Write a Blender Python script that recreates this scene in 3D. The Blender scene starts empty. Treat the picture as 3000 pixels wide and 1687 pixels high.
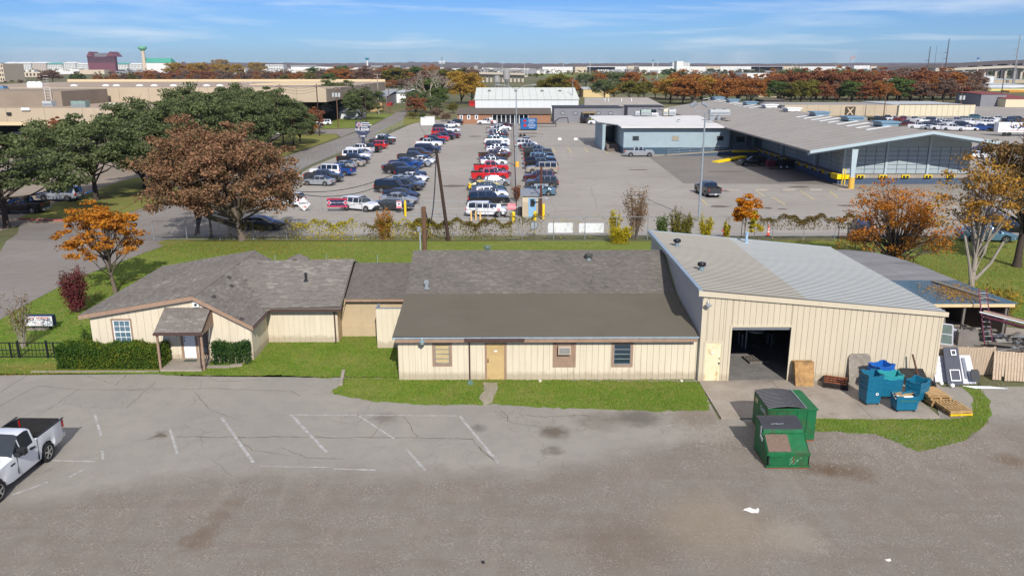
import bpy,bmesh,math,random
import numpy as np
from mathutils import Vector,Matrix,Quaternion
PI=math.pi
R=math.radians
rnd=random.Random(7)
SC=bpy.context.scene
COL=SC.collection
# ---------------------------------------------------------------- camera
FPX,CX,CY,HC=2368.0,1500.0,843.5,15.2
TH,YAW=math.atan(648.5/FPX),R(.44)
cam=bpy.data.cameras.new('camera')
cam.sensor_width=36.0
cam.lens=36.0*FPX/3000.0
cam.clip_start=.5
cam.clip_end=30000
co=bpy.data.objects.new('camera',cam)
COL.objects.link(co)
co.location=(0,0,HC)
co.rotation_euler=(PI/2-TH,0,-YAW)
SC.camera=co
# ---------------------------------------------------------------- sky, sun, exposure
SUN_EL,SUN_AZ=34.0,168.5
world=bpy.data.worlds.new('World')
SC.world=world
world.use_nodes=True
wn=world.node_tree.nodes
wl=world.node_tree.links
wn.clear()
w_out=wn.new('ShaderNodeOutputWorld')
w_bg=wn.new('ShaderNodeBackground')
w_bg.inputs['Strength'].default_value=.115
sky=wn.new('ShaderNodeTexSky')
sky.sky_type='NISHITA'
sky.sun_disc=False
sky.sun_elevation=R(SUN_EL)
sky.sun_rotation=R(SUN_AZ)
sky.altitude=200
sky.air_density=1.0
sky.dust_density=.1
sky.ozone_density=3.0
def wnode(t,**k):
 n=wn.new(t)
 for a,b in k.items():
  setattr(n,a,b)
 return n
tc=wnode('ShaderNodeTexCoord')
sep=wnode('ShaderNodeSeparateXYZ')
wl.new(tc.outputs['Generated'],sep.inputs[0])
# thin cirrus: direction projected on a plane overhead, stretched into streaks
zc=wnode('ShaderNodeMath',operation='MAXIMUM');zc.inputs[1].default_value=.015
wl.new(sep.outputs['Z'],zc.inputs[0])
zo=wnode('ShaderNodeMath',operation='ADD');zo.inputs[1].default_value=.05
wl.new(zc.outputs[0],zo.inputs[0])
dx=wnode('ShaderNodeMath',operation='DIVIDE');dy=wnode('ShaderNodeMath',operation='DIVIDE')
wl.new(sep.outputs['X'],dx.inputs[0]);wl.new(zo.outputs[0],dx.inputs[1])
wl.new(sep.outputs['Y'],dy.inputs[0]);wl.new(zo.outputs[0],dy.inputs[1])
cmb=wnode('ShaderNodeCombineXYZ')
wl.new(dx.outputs[0],cmb.inputs[0]);wl.new(dy.outputs[0],cmb.inputs[1])
mp=wnode('ShaderNodeMapping');mp.inputs['Rotation'].default_value=(0,0,R(24));mp.inputs['Scale'].default_value=(.5,.62,1);mp.inputs['Location'].default_value=(5.3,2.2,0)
wl.new(cmb.outputs[0],mp.inputs[0])
cn=wnode('ShaderNodeTexNoise');cn.inputs['Scale'].default_value=.62;cn.inputs['Detail'].default_value=9;cn.inputs['Roughness'].default_value=.56;cn.inputs['Distortion'].default_value=.55
wl.new(mp.outputs[0],cn.inputs['Vector'])
cr=wnode('ShaderNodeValToRGB');cr.color_ramp.elements[0].position=.52;cr.color_ramp.elements[0].color=(0,0,0,1);cr.color_ramp.elements[1].position=.92;cr.color_ramp.elements[1].color=(1,1,1,1)
wl.new(cn.outputs['Fac'],cr.inputs[0])
tint=wnode('ShaderNodeMix',data_type='RGBA',blend_type='MULTIPLY');tint.inputs['Factor'].default_value=1.0
tr_=wnode('ShaderNodeValToRGB');tr_.color_ramp.elements[0].position=0;tr_.color_ramp.elements[0].color=(.26,.42,.72,1);tr_.color_ramp.elements[1].position=.34;tr_.color_ramp.elements[1].color=(.092,.235,.60,1)
wl.new(sep.outputs['Z'],tr_.inputs[0]);wl.new(tr_.outputs[0],tint.inputs['B'])
wl.new(sky.outputs[0],tint.inputs['A'])
vl=wnode('ShaderNodeMapRange');vl.inputs['From Min'].default_value=.3;vl.inputs['From Max'].default_value=.75;vl.inputs['To Max'].default_value=.62  # white veil rising toward the zenith, added out of view for brighter, neutral fill
wl.new(sep.outputs['Z'],vl.inputs[0])
mp2=wnode('ShaderNodeMapping');mp2.inputs['Rotation'].default_value=(0,0,R(-18));mp2.inputs['Scale'].default_value=(.42,.3,1);mp2.inputs['Location'].default_value=(-.9,.35,0)
wl.new(cmb.outputs[0],mp2.inputs[0])
cn2=wnode('ShaderNodeTexNoise');cn2.inputs['Scale'].default_value=.9;cn2.inputs['Detail'].default_value=6;cn2.inputs['Roughness'].default_value=.5
wl.new(mp2.outputs[0],cn2.inputs['Vector'])
cr2=wnode('ShaderNodeValToRGB');cr2.color_ramp.elements[0].position=.535;cr2.color_ramp.elements[0].color=(0,0,0,1);cr2.color_ramp.elements[1].position=.74;cr2.color_ramp.elements[1].color=(.5,.5,.5,1)
wl.new(cn2.outputs['Fac'],cr2.inputs[0])
mx0=wnode('ShaderNodeMath',operation='MAXIMUM');wl.new(cr.outputs[0],mx0.inputs[0]);wl.new(cr2.outputs[0],mx0.inputs[1])
mxv=wnode('ShaderNodeMath',operation='MAXIMUM');wl.new(mx0.outputs[0],mxv.inputs[0]);wl.new(vl.outputs[0],mxv.inputs[1])
cm=wnode('ShaderNodeMix',data_type='RGBA');cm.inputs['B'].default_value=(6.8,7.0,7.2,1)
wl.new(mxv.outputs[0],cm.inputs['Factor']);wl.new(tint.outputs['Result'],cm.inputs['A'])
wl.new(cm.outputs['Result'],w_bg.inputs['Color'])
wl.new(w_bg.outputs[0],w_out.inputs['Surface'])
sl=bpy.data.lights.new('sun','SUN')
sl.energy=3.75
sl.angle=R(.5)
sl.color=(1.0,.96,.91)
so=bpy.data.objects.new('sun',sl)
COL.objects.link(so)
_az=R(SUN_AZ)
_sd=Vector((math.sin(_az)*math.cos(R(SUN_EL)),math.cos(_az)*math.cos(R(SUN_EL)),math.sin(R(SUN_EL))))
so.rotation_euler=(-_sd).to_track_quat('-Z','Y').to_euler()
so.location=_sd*60
SC.view_settings.view_transform='Standard'
SC.view_settings.look='None'
SC.view_settings.exposure=.42
SC.view_settings.gamma=1
SC.view_settings.use_curve_mapping=False
SC.cycles.max_bounces=6
SC.cycles.transparent_max_bounces=8
SC.cycles.use_denoising=True
# ---------------------------------------------------------------- ground height and photo-to-ground helper
def gz(y):
 return 0.0 if y<72 else(-1.4 if y>82 else-1.4*(y-72)/10)
def ray(px,py):
 a=(px-CX)/FPX;b=(CY-py)/FPX
 cp,sp=math.cos(TH),math.sin(TH)
 x,y,z=a,cp+b*sp,-sp+b*cp
 c,s=math.cos(YAW),math.sin(YAW)
 return Vector((x*c+y*s,-x*s+y*c,z))
def G(px,py,dz=0.0):
 d=ray(px,py);z=0.0
 for _ in range(12):
  t=(z+dz-HC)/d.z
  z=gz(d.y*t)
 return Vector((d.x*t,d.y*t,z))
def onY(px,py,y):
 d=ray(px,py);t=y/d.y
 return Vector((d.x*t,y,HC+d.z*t))
# ---------------------------------------------------------------- objects
def tag(o,label=None,cat=None,group=None,kind=None):
 if label:o['label']=label
 if cat:o['category']=cat
 if group:o['group']=group
 if kind:o['kind']=kind
 return o
def thing(name,label,cat,loc=(0,0,0),rz=0,group=None):
 o=bpy.data.objects.new(name,None)
 COL.objects.link(o)
 o.empty_display_size=.3
 o.location=loc
 o.rotation_euler=(0,0,rz)
 return tag(o,label,cat,group)
def link(name,me,parent=None,local=False):
 o=bpy.data.objects.new(name,me)
 COL.objects.link(o)
 if parent is not None:
  o.parent=parent
  if not local:
   p=parent;M=Matrix.Identity(4)
   ch=[]
   while p:ch.append(p);p=p.parent
   for q in reversed(ch):
    M=M@q.matrix_parent_inverse@Matrix.LocRotScale(q.location,q.rotation_euler,q.scale)
   o.matrix_parent_inverse=M.inverted()
 return o
def children(o):
 return[c for c in COL.objects if c.parent==o]
def copy_tree(o,kids,parent=None):
 c=o.copy();COL.objects.link(c)
 if parent is not None:c.parent=parent
 for k,kk in kids:copy_tree(k,kk,c)
 return c
def tree_of(o,cmap):
 return[(k,tree_of(k,cmap))for k in cmap.get(o.name,[])]
def tree_snapshot(o):
 cmap={}
 for c in COL.objects:
  if c.parent:cmap.setdefault(c.parent.name,[]).append(c)
 return tree_of(o,cmap)
class MB:
 def __init__(s):s.v=[];s.f=[];s.m=[]
 def add(s,vs,fs,m=0):
  n=len(s.v);s.v+=[tuple(v)for v in vs]
  for f in fs:s.f.append([i+n for i in f]);s.m.append(m)
  return s
 def quad(s,a,b,c,d,m=0):return s.add([a,b,c,d],[(0,1,2,3)],m)
 def hexa(s,b,t,m=0):
  return s.add(list(b)+list(t),[(3,2,1,0),(4,5,6,7),(0,1,5,4),(1,2,6,5),(2,3,7,6),(3,0,4,7)],m)
 def box(s,x0,x1,y0,y1,z0,z1,m=0):
  if x0>x1:x0,x1=x1,x0
  if y0>y1:y0,y1=y1,y0
  if z0>z1:z0,z1=z1,z0
  return s.hexa([(x0,y0,z0),(x1,y0,z0),(x1,y1,z0),(x0,y1,z0)],[(x0,y0,z1),(x1,y0,z1),(x1,y1,z1),(x0,y1,z1)],m)
 def obox(s,c,sz,rz=0,rx=0,ry=0,m=0):
  M=Matrix.Translation(c)@Matrix.Rotation(rz,4,'Z')@Matrix.Rotation(ry,4,'Y')@Matrix.Rotation(rx,4,'X')
  h=Vector(sz)/2
  p=[M@Vector((sx*h.x,sy*h.y,sz_*h.z))for sz_ in(-1,1)for sx,sy in((-1,-1),(1,-1),(1,1),(-1,1))]
  return s.hexa(p[:4],p[4:],m)
 def prism(s,poly,z0,z1,m=0):
  n=len(poly)
  vs=[(x,y,z0)for x,y in poly]+[(x,y,z1)for x,y in poly]
  fs=[tuple(range(n-1,-1,-1)),tuple(range(n,2*n))]+[(i,(i+1)%n,(i+1)%n+n,i+n)for i in range(n)]
  return s.add(vs,fs,m)
 def yprism(s,poly,y0,y1,m=0):
  n=len(poly)
  vs=[(x,y0,z)for x,z in poly]+[(x,y1,z)for x,z in poly]
  fs=[tuple(range(n)),tuple(range(2*n-1,n-1,-1))]+[((i+1)%n,i,i+n,(i+1)%n+n)for i in range(n)]
  return s.add(vs,fs,m)
 def tube(s,pts,rs,n=6,m=0,cap=True):
  pts=[Vector(p)for p in pts]
  if not hasattr(rs,'__len__'):rs=[rs]*len(pts)
  rings=[];base=len(s.v);up=Vector((0,0,1))
  for i,p in enumerate(pts):
   d=(pts[min(i+1,len(pts)-1)]-pts[max(i-1,0)])
   if d.length<1e-9:d=Vector((0,0,1))
   d.normalize()
   a=d.cross(up if abs(d.z)<.95 else Vector((1,0,0))).normalized();b=d.cross(a)
   for k in range(n):
    t=2*PI*k/n
    s.v.append(tuple(p+(a*math.cos(t)+b*math.sin(t))*rs[i]))
  for i in range(len(pts)-1):
   for k in range(n):
    k2=(k+1)%n
    s.f.append([base+i*n+k,base+(i+1)*n+k,base+(i+1)*n+k2,base+i*n+k2]);s.m.append(m)
  if cap:
   s.f.append([base+k for k in range(n)]);s.m.append(m)
   e=base+(len(pts)-1)*n
   s.f.append([e+k for k in range(n-1,-1,-1)]);s.m.append(m)
  return s
 def lathe(s,prof,c=(0,0,0),n=16,m=0):
  base=len(s.v)
  for r,z in prof:
   for k in range(n):
    t=2*PI*k/n
    s.v.append((c[0]+r*math.cos(t),c[1]+r*math.sin(t),c[2]+z))
  for i in range(len(prof)-1):
   for k in range(n):
    k2=(k+1)%n
    s.f.append([base+i*n+k,base+i*n+k2,base+(i+1)*n+k2,base+(i+1)*n+k]);s.m.append(m)
  s.f.append([base+k for k in range(n-1,-1,-1)]);s.m.append(m)
  e=base+(len(prof)-1)*n
  s.f.append([e+k for k in range(n)]);s.m.append(m)
  return s
 def mesh(s,name,mats=(),smooth=None):
  me=bpy.data.meshes.new(name)
  me.from_pydata(s.v,[],s.f)
  for m in mats if isinstance(mats,(list,tuple))else(mats,):me.materials.append(m)
  if any(s.m):me.polygons.foreach_set('material_index',s.m)
  if smooth:
   me.polygons.foreach_set('use_smooth',[True]*len(s.f))
   me.update()
   me.set_sharp_from_angle(angle=R(smooth))
  me.update()
  return me
 def build(s,name,mats=(),parent=None,smooth=None,local=False):
  return link(name,s.mesh(name,mats,smooth),parent,local)
# ---------------------------------------------------------------- materials
def C(r,g,b):
 f=lambda u:(u/255/12.92)if u<=10 else((u/255+.055)/1.055)**2.4
 return(f(r),f(g),f(b))
class NT:
 def __init__(s,name):
  s.mat=bpy.data.materials.new(name);s.mat.use_nodes=True
  s.n=s.mat.node_tree.nodes;s.l=s.mat.node_tree.links;s.n.clear()
  s.out=s.n.new('ShaderNodeOutputMaterial')
  s.p=s.n.new('ShaderNodeBsdfPrincipled');s.l.new(s.p.outputs[0],s.out.inputs[0])
 def node(s,t,ins=None,**k):
  n=s.n.new(t)
  for a,b in k.items():setattr(n,a,b)
  for a,b in(ins or{}).items():
   if hasattr(b,'links')or isinstance(b,bpy.types.NodeSocket):s.l.new(b,n.inputs[a])
   else:n.inputs[a].default_value=b
  return n
 def pos(s,space='world'):
  if space=='world':return s.node('ShaderNodeNewGeometry').outputs['Position']
  return s.node('ShaderNodeTexCoord').outputs['Object']
 def noise(s,vec,scale,detail=4,rough=.55,dist=0):
  return s.node('ShaderNodeTexNoise',{'Vector':vec,'Scale':scale,'Detail':detail,'Roughness':rough,'Distortion':dist}).outputs['Fac']
 def ramp(s,fac,stops,interp='LINEAR'):
  n=s.node('ShaderNodeValToRGB',{0:fac});n.color_ramp.interpolation=interp
  e=n.color_ramp.elements
  while len(e)<len(stops):e.new(.5)
  for i,(p,c)in enumerate(stops):
   e[i].position=p
   e[i].color=(*c,1)if hasattr(c,'__len__')else(c,c,c,1)
  return n.outputs[0]
 def mix(s,fac,a,b,mode='MIX'):
  n=s.node('ShaderNodeMix',data_type='RGBA',blend_type=mode)
  for k,v in(('Factor',fac),('A',a),('B',b)):
   if isinstance(v,bpy.types.NodeSocket):s.l.new(v,n.inputs[k])
   elif hasattr(v,'__len__'):n.inputs[k].default_value=(*v[:3],1)
   else:n.inputs[k].default_value=v
  return n.outputs['Result']
 def math(s,op,a,b=0,c=None):
  n=s.node('ShaderNodeMath',operation=op)
  for i,v in enumerate((a,b)if c is None else(a,b,c)):
   if isinstance(v,bpy.types.NodeSocket):s.l.new(v,n.inputs[i])
   else:n.inputs[i].default_value=v
  return n.outputs[0]
 def map(s,vec,scale=(1,1,1),loc=(0,0,0),rot=(0,0,0)):
  return s.node('ShaderNodeMapping',{'Vector':vec,'Scale':scale,'Location':loc,'Rotation':rot}).outputs[0]
 def sepa(s,vec):return s.node('ShaderNodeSeparateXYZ',{0:vec}).outputs
 def bump(s,h,strength=.3,dist=.02):
  n=s.node('ShaderNodeBump',{'Height':h,'Strength':strength,'Distance':dist})
  s.l.new(n.outputs[0],s.p.inputs['Normal'])
 def base(s,col,rough=.8,metal=0,spec=.4):
  if isinstance(col,bpy.types.NodeSocket):s.l.new(col,s.p.inputs['Base Color'])
  else:s.p.inputs['Base Color'].default_value=(*col,1)
  if isinstance(rough,bpy.types.NodeSocket):s.l.new(rough,s.p.inputs['Roughness'])
  else:s.p.inputs['Roughness'].default_value=rough
  s.p.inputs['Metallic'].default_value=metal
  s.p.inputs['Specular IOR Level'].default_value=spec
  return s.mat
def mul(c,k):return tuple(min(1,x*k)for x in c)
_MC={}
def mat(name,col,rough=.7,metal=0,splash=0,var=.12,scale=2.0,bump=0,spec=.35,space='obj',dirt=0,dirtcol=(.12,.09,.06),stretch=None,island=0):
 if name in _MC:return _MC[name]
 t=NT(name);v=t.pos(space)
 if stretch:v=t.map(v,scale=stretch)
 n1=t.noise(v,scale,6,.6)
 c=t.mix(t.ramp(n1,[(.3,0.),(.7,1.)]),mul(col,1-var),mul(col,1+var))
 if island:
  rn=t.node('ShaderNodeNewGeometry').outputs['Random Per Island']
  c=t.mix(rn,t.mix(1.0,c,(1-island,)*3,'MULTIPLY'),t.mix(1.0,c,(1+island,)*3,'MULTIPLY'))
 if dirt:
  n2=t.noise(v,scale*.37,8,.65,.6)
  c=t.mix(t.ramp(n2,[(.5,0.),(.75,dirt)]),c,dirtcol)
 if splash:
  z_=t.sepa(t.pos())[2]
  lo=t.ramp(t.math('ADD',z_,t.math('MULTIPLY',t.noise(t.pos(),3.5,5,.7),-.5)),[(-.0,splash),(.22,0.)])
  c=t.mix(lo,c,C(140,122,96))
  sk_=t.noise(t.map(t.pos(),scale=(4,4,.25)),1.6,5,.65)
  c=t.mix(t.ramp(sk_,[(.54,0.),(.72,splash*.45)]),c,C(150,132,108))
 m=t.base(c,rough,metal,spec)
 if bump:t.bump(t.noise(v,scale*9,3),bump,.01)
 _MC[name]=m
 return m
def leafmat(name,cols,scale=.35,trans=.25,rough=.6):
 if name in _MC:return _MC[name]
 t=NT(name)
 rn=t.node('ShaderNodeNewGeometry').outputs['Random Per Island']
 nz=t.noise(t.pos('obj'),scale,3,.6)
 f=t.math('ADD',t.math('MULTIPLY',rn,.55),t.math('MULTIPLY',t.ramp(nz,[(.3,0.),(.7,1.)]),.45))
 k=len(cols)
 c=t.ramp(f,[(i/max(1,k-1),cc)for i,cc in enumerate(cols)])
 t.base(c,.8,0,.08)
 tr=t.node('ShaderNodeBsdfTranslucent',{'Color':c})
 ms=t.node('ShaderNodeMixShader',{0:trans,1:t.p.outputs[0],2:tr.outputs[0]})
 t.l.new(ms.outputs[0],t.out.inputs[0])
 _MC[name]=t.mat
 return t.mat
def glass(name='window_glass',col=(.02,.035,.05),rough=.06,spec=.9):
 if name in _MC:return _MC[name]
 t=NT(name);n=t.noise(t.pos('obj'),1.3,3)
 m=t.base(t.mix(n,mul(col,.6),mul(col,1.6)),rough,0,spec)
 _MC[name]=m
 return m
CREAM=mat('cream_paint',C(209,197,172),.7,splash=.5,var=.045,scale=1.2,space='world',dirt=.3,dirtcol=C(176,156,126),stretch=(1,1,.3))
CREAM2=mat('cream_metal',C(196,184,159),.5,splash=.4,var=.035,scale=1.0,space='world',dirt=.08,dirtcol=C(160,140,110),stretch=(1,1,.3))
TANW=mat('tan_plywood_paint',C(180,160,128),.75,var=.06,scale=1.5,space='world',dirt=.1,dirtcol=C(140,110,70))
TRIM=mat('brown_trim_paint',C(150,124,104),.65,var=.12,scale=3,space='world',dirt=.25,dirtcol=C(110,80,60))
GUTTER=mat('dark_brown_gutter',C(80,60,54),.45,var=.1)
DARK=mat('dark_void',(.012,.012,.013),.9,var=.1)
BLACKM=mat('black_metal',(.02,.022,.024),.4,var=.2)
WHITE=mat('white_paint',(.78,.78,.76),.45,var=.04)
GALV=mat('galvanised_steel',(.42,.45,.47),.38,metal=.6,var=.12,scale=6)
STEELG=mat('grey_steel',(.30,.32,.33),.45,metal=.4,var=.15,scale=4)
RUBBER=mat('rubber',(.018,.018,.018),.8,var=.2,scale=8)
CHROME=mat('alloy',(.62,.63,.65),.22,metal=.9,var=.05)
GLASS=glass()
YELLOW=mat('yellow_paint',C(222,186,20),.5,var=.12,dirt=.3)
CONCRETE=mat('concrete',C(152,142,128),.9,var=.12,scale=1.5,space='world',dirt=.3,dirtcol=C(110,98,84),bump=.1)
WOODF=mat('weathered_wood',C(176,156,132),.85,var=.16,scale=3,stretch=(6,6,.6),dirt=.2,dirtcol=C(110,92,74))
WOODG=mat('grey_wood',C(112,106,98),.9,var=.22,scale=3,stretch=(5,5,.6))
PALLET=mat('pallet_wood',C(172,140,94),.85,var=.28,scale=6,dirt=.4,dirtcol=C(120,86,50))
POLEW=mat('pole_wood',C(104,78,58),.9,var=.2,scale=4,stretch=(4,4,.5))
# ================================================================ THE SETTING: ground, yard, lawns, roads
def W2(pts):return[tuple(G(x,y)[:2])for x,y in pts]
def sheet(name,poly,lift,m,kind='structure',parent=None,thick=0):
 bm=bmesh.new()
 vs=[bm.verts.new((x,y,0))for x,y in poly]
 f=bm.faces.new(vs)
 if f.normal.z<0:f.normal_flip()
 bm.normal_update()
 if bm.faces[:][0].normal.z<0:bmesh.ops.reverse_faces(bm,faces=bm.faces[:])
 bmesh.ops.triangulate(bm,faces=bm.faces[:])
 for yy in(72,82):
  bmesh.ops.bisect_plane(bm,geom=bm.verts[:]+bm.edges[:]+bm.faces[:],plane_co=(0,yy,0),plane_no=(0,1,0))
 if thick:
  r=bmesh.ops.extrude_face_region(bm,geom=bm.faces[:])
  top=[g for g in r['geom']if isinstance(g,bmesh.types.BMVert)]
  for v in bm.verts:v.co.z=gz(v.co.y)-.03
  for v in top:v.co.z=gz(v.co.y)+thick
 else:
  for v in bm.verts:v.co.z=gz(v.co.y)+lift
 me=bpy.data.meshes.new(name);bm.to_mesh(me);bm.free()
 me.materials.append(m)
 me.update()
 o=link(name,me,parent)
 if kind:o['kind']=kind
 return o
def wobble(poly,amp,step,seed=1):
 out=[];r=random.Random(seed)
 n=len(poly)
 for i in range(n):
  a=Vector(poly[i]);b=Vector(poly[(i+1)%n]);L=(b-a).length
  k=max(1,int(L/step))
  for j in range(k):
   p=a.lerp(b,j/k)
   out.append((p.x+r.uniform(-amp,amp),p.y+r.uniform(-amp,amp)))
 return out
# --- far terrain: dry grass and brush
t=NT('terrain')
v=t.pos()
n1=t.noise(v,.012,6,.6);n2=t.noise(v,.2,5,.6)
c=t.ramp(n1,[(.3,C(110,104,84)),(.5,C(98,104,66)),(.62,C(130,118,92)),(.8,C(92,98,60))])
c=t.mix(t.ramp(n2,[(.35,0.),(.7,.5)]),c,C(84,74,58))
TERR=t.base(c,.95,0,.1)
sheet('ground',[(-9000,-80),(9000,-80),(9000,9000),(-9000,9000)],-.03,TERR)
# --- the yard in front: old grey asphalt that gives way to brown gravel
t=NT('yard')
v=t.pos();xyz=t.sepa(v)
big=t.noise(v,.16,5,.6);mid=t.noise(v,1.1,6,.62);fine=t.noise(v,9,4,.65)
vor=t.node('ShaderNodeTexVoronoi',{'Vector':v,'Scale':26.0})
stone=vor.outputs['Color']
asph=t.mix(t.ramp(big,[(.3,0.),(.7,1.)]),C(152,147,137),C(168,162,150))
asph=t.mix(t.ramp(mid,[(.45,0.),(.75,.42)]),asph,C(134,130,123))
asph=t.mix(t.ramp(fine,[(.35,0.),(.7,.22)]),asph,C(182,180,174))
# cracks
wv=t.node('ShaderNodeVectorMath',{0:v,1:t.node('ShaderNodeTexNoise',{'Vector':v,'Scale':.8,'Detail':5}).outputs['Color']},operation='ADD').outputs[0]
def crack(scale,w,lo):
 d=t.node('ShaderNodeTexVoronoi',{'Vector':wv,'Scale':scale},feature='DISTANCE_TO_EDGE').outputs['Distance']
 line=t.ramp(d,[(0.,1.),(w,0.)])
 area=t.ramp(t.noise(v,.23,2),[(lo,0.),(lo+.08,1.)])
 return t.math('MULTIPLY',line,area)
ck=t.math('MAXIMUM',t.math('MAXIMUM',crack(.17,.004,.46),t.math('MULTIPLY',crack(.75,.016,.5),.55)),t.math('MULTIPLY',crack(3.4,.04,.56),.45))
asph=t.mix(t.math('MULTIPLY',ck,.5),asph,C(108,102,94))
grav=t.mix(t.ramp(big,[(.25,0.),(.75,1.)]),C(136,128,117),C(148,141,131))
grav=t.mix(t.ramp(mid,[(.42,0.),(.72,.6)]),grav,C(128,117,105))
grav=t.mix(t.ramp(t.noise(v,.5,7,.7,.4),[(.52,0.),(.68,.55)]),grav,C(148,136,120))
gs=t.sepa(stone)
peb=t.ramp(gs[0],[(.0,C(112,102,94)),(.45,C(144,133,123)),(.8,C(158,149,139)),(1.,C(204,198,188))])
pmask=t.ramp(t.noise(v,.9,5,.7),[(.42,.05),(.66,.55)])
grav=t.mix(pmask,grav,peb)
trk=t.noise(t.map(v,scale=(.12,1.1,1),rot=(0,0,.5)),1.0,5,.6,.3)
grav=t.mix(t.ramp(trk,[(.5,0.),(.66,.35)]),grav,C(132,119,107))
grav=t.mix(t.ramp(t.noise(t.map(v,scale=(.9,.14,1),rot=(0,0,-.6)),1.1,5,.6),[(.54,0.),(.7,.3)]),grav,C(166,156,144))
# boundary between the two
e1=t.math('ADD',xyz[1],t.math('MULTIPLY',t.math('SUBTRACT',t.noise(v,.35,6,.65),.5),3.2))
edge=t.math('ADD',e1,t.math('MULTIPLY',t.ramp(t.math('MULTIPLY',t.math('ADD',xyz[0],0.),.05),[(.05,0.),(.62,1.)]),-4.6))
lf=t.math('MULTIPLY',t.ramp(t.math('MULTIPLY',t.math('ADD',xyz[0],30),.05),[(.5,1.),(.95,0.)]),2.6)
edge=t.math('ADD',edge,lf)
fa=t.ramp(t.math('MULTIPLY',t.math('SUBTRACT',edge,27.6),.6),[(.0,0.),(.85,1.)])
c=t.mix(fa,grav,asph)
SP=[(1625,1267,.5,C(96,86,72),.75),(1622,1320,.34,C(104,98,86),.6),(1870,1222,.8,C(78,72,64),.6),(2040,1222,1.0,C(118,98,76),.5),(1760,1230,.9,C(120,112,100),.5),(2400,1372,.5,C(108,84,62),.55),(2450,1378,.45,C(104,80,58),.5),(2510,1382,.6,C(110,88,66),.5),(1400,1255,.3,C(96,90,82),.5),(470,1275,.25,C(88,74,52),.7),(575,1585,.42,C(108,84,58),.45),(610,1550,.38,C(108,84,60),.4),(648,1510,.34,C(108,86,64),.35),(690,1470,.3,C(112,92,72),.3),(2330,1575,.8,C(190,180,160),.3),(2100,1540,1.6,C(168,150,124),.35),(1830,1600,1.2,C(120,104,88),.4),(1130,1225,.45,C(110,104,94),.5),(2960,1350,.5,C(112,86,60),.5)]
for px,py,r,cc,k in SP:
 p=G(px,py)
 d=t.node('ShaderNodeVectorMath',{0:t.node('ShaderNodeVectorMath',{0:v,1:t.node('ShaderNodeVectorMath',{0:t.node('ShaderNodeTexNoise',{'Vector':v,'Scale':2.2,'Detail':4}).outputs['Color'],1:(.9,.9,.9)},operation='MULTIPLY').outputs[0]},operation='ADD').outputs[0],1:(p.x+.45,p.y+.45,.45)},operation='DISTANCE').outputs['Value']
 c=t.mix(t.ramp(t.math('DIVIDE',d,r*1.7),[(.35,k),(1.,0.)]),c,cc)
YARD=t.base(t.mix(1.0,c,(.79,.78,.77),'MULTIPLY'),.93,0,.15)
h=t.math('ADD',t.math('MULTIPLY',fine,.5),t.math('MULTIPLY',gs[1],t.math('SUBTRACT',1,fa)))
t.bump(h,.4,.025)
yard_poly=W2([(-250,1088),(470,1092),(2050,1125),(2080,1205),(2770,1225),(2860,1130),(3500,1110)])
sheet('yard_ground',[(-60,-60),(-60,yard_poly[0][1])]+[(-33,37.9),(-20,39.6),(-5,39.0),(9.6,38.2),(9.5,33.2),(19.4,33.2),(21.0,36.9),(60,37.2),(60,-60)],.004,YARD)
# --- lawns
t=NT('lawn')
v=t.pos()
a=t.noise(v,.22,5,.6);b_=t.noise(v,1.6,5,.62);f_=t.noise(v,22,3,.7)
c=t.ramp(a,[(.3,C(82,112,34)),(.5,C(94,126,38)),(.7,C(112,130,52))])
c=t.mix(t.ramp(b_,[(.42,0.),(.74,.6)]),c,C(82,102,40))
c=t.mix(t.ramp(t.noise(v,.55,7,.7,.6),[(.48,0.),(.68,.7)]),c,C(146,136,84))
c=t.mix(t.ramp(t.noise(v,2.6,6,.7,.3),[(.6,0.),(.7,.55)]),c,C(128,112,74))
c=t.mix(t.ramp(f_,[(.4,0.),(.68,.5)]),c,C(134,148,66))
xyz=t.sepa(v)
dry=t.ramp(t.math('MULTIPLY',t.math('ADD',t.math('ABSOLUTE',t.math('SUBTRACT',xyz[1],40.2)),t.math('MULTIPLY',t.math('ABSOLUTE',t.math('ADD',xyz[0],24)),.12)),1.0),[(.25,.55),(1.,0.)])
c=t.mix(dry,c,C(142,128,74))
farf=t.ramp(t.math('DIVIDE',t.math('SUBTRACT',xyz[1],50),20),[(.0,0.),(1.,.55)])
c=t.mix(farf,c,C(128,130,66))
LAWN=t.base(t.mix(1.0,c,(.84,.86,.84),'MULTIPLY'),.9,0,.12)
t.bump(f_,.6,.04)
lawn_px=[(-330,1092),(455,1094),(470,1098)]
LAWN_FRONT=W2([(470,1098),(612,1100),(700,1102),(800,1098),(960,1108),(1003,1104)])+[(-8.2,37.45)]+W2([(968,1150),(1010,1162),(1100,1176),(1250,1186),(1385,1186),(1440,1182),(1600,1194),(1900,1204),(2082,1202),(2070,1165),(2050,1119)])
road_edge=W2([(2440,707),(1300,707),(560,707),(500,716),(440,735),(350,770),(225,815),(70,895),(-80,985),(-330,1100)])
lawn_poly=W2([(-330,1092),(455,1094)])+LAWN_FRONT+[(9.8,53.5),(21.5,53.5),(27,50.5),(27,36.6)]
lawn_poly=W2([(-330,1094),(455,1096)])+wobble(LAWN_FRONT,.12,.28)[:-1]+[(9.6,38.0),(9.6,52.6),(21.4,52.6),(24.0,52.0),(30.6,47.5),(33,40),(45,38),(62,60),(62,72.2),(30,72.2)]+[(x,min(y,72.2))for x,y in road_edge]
sheet('lawn',lawn_poly,.008,LAWN)
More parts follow.
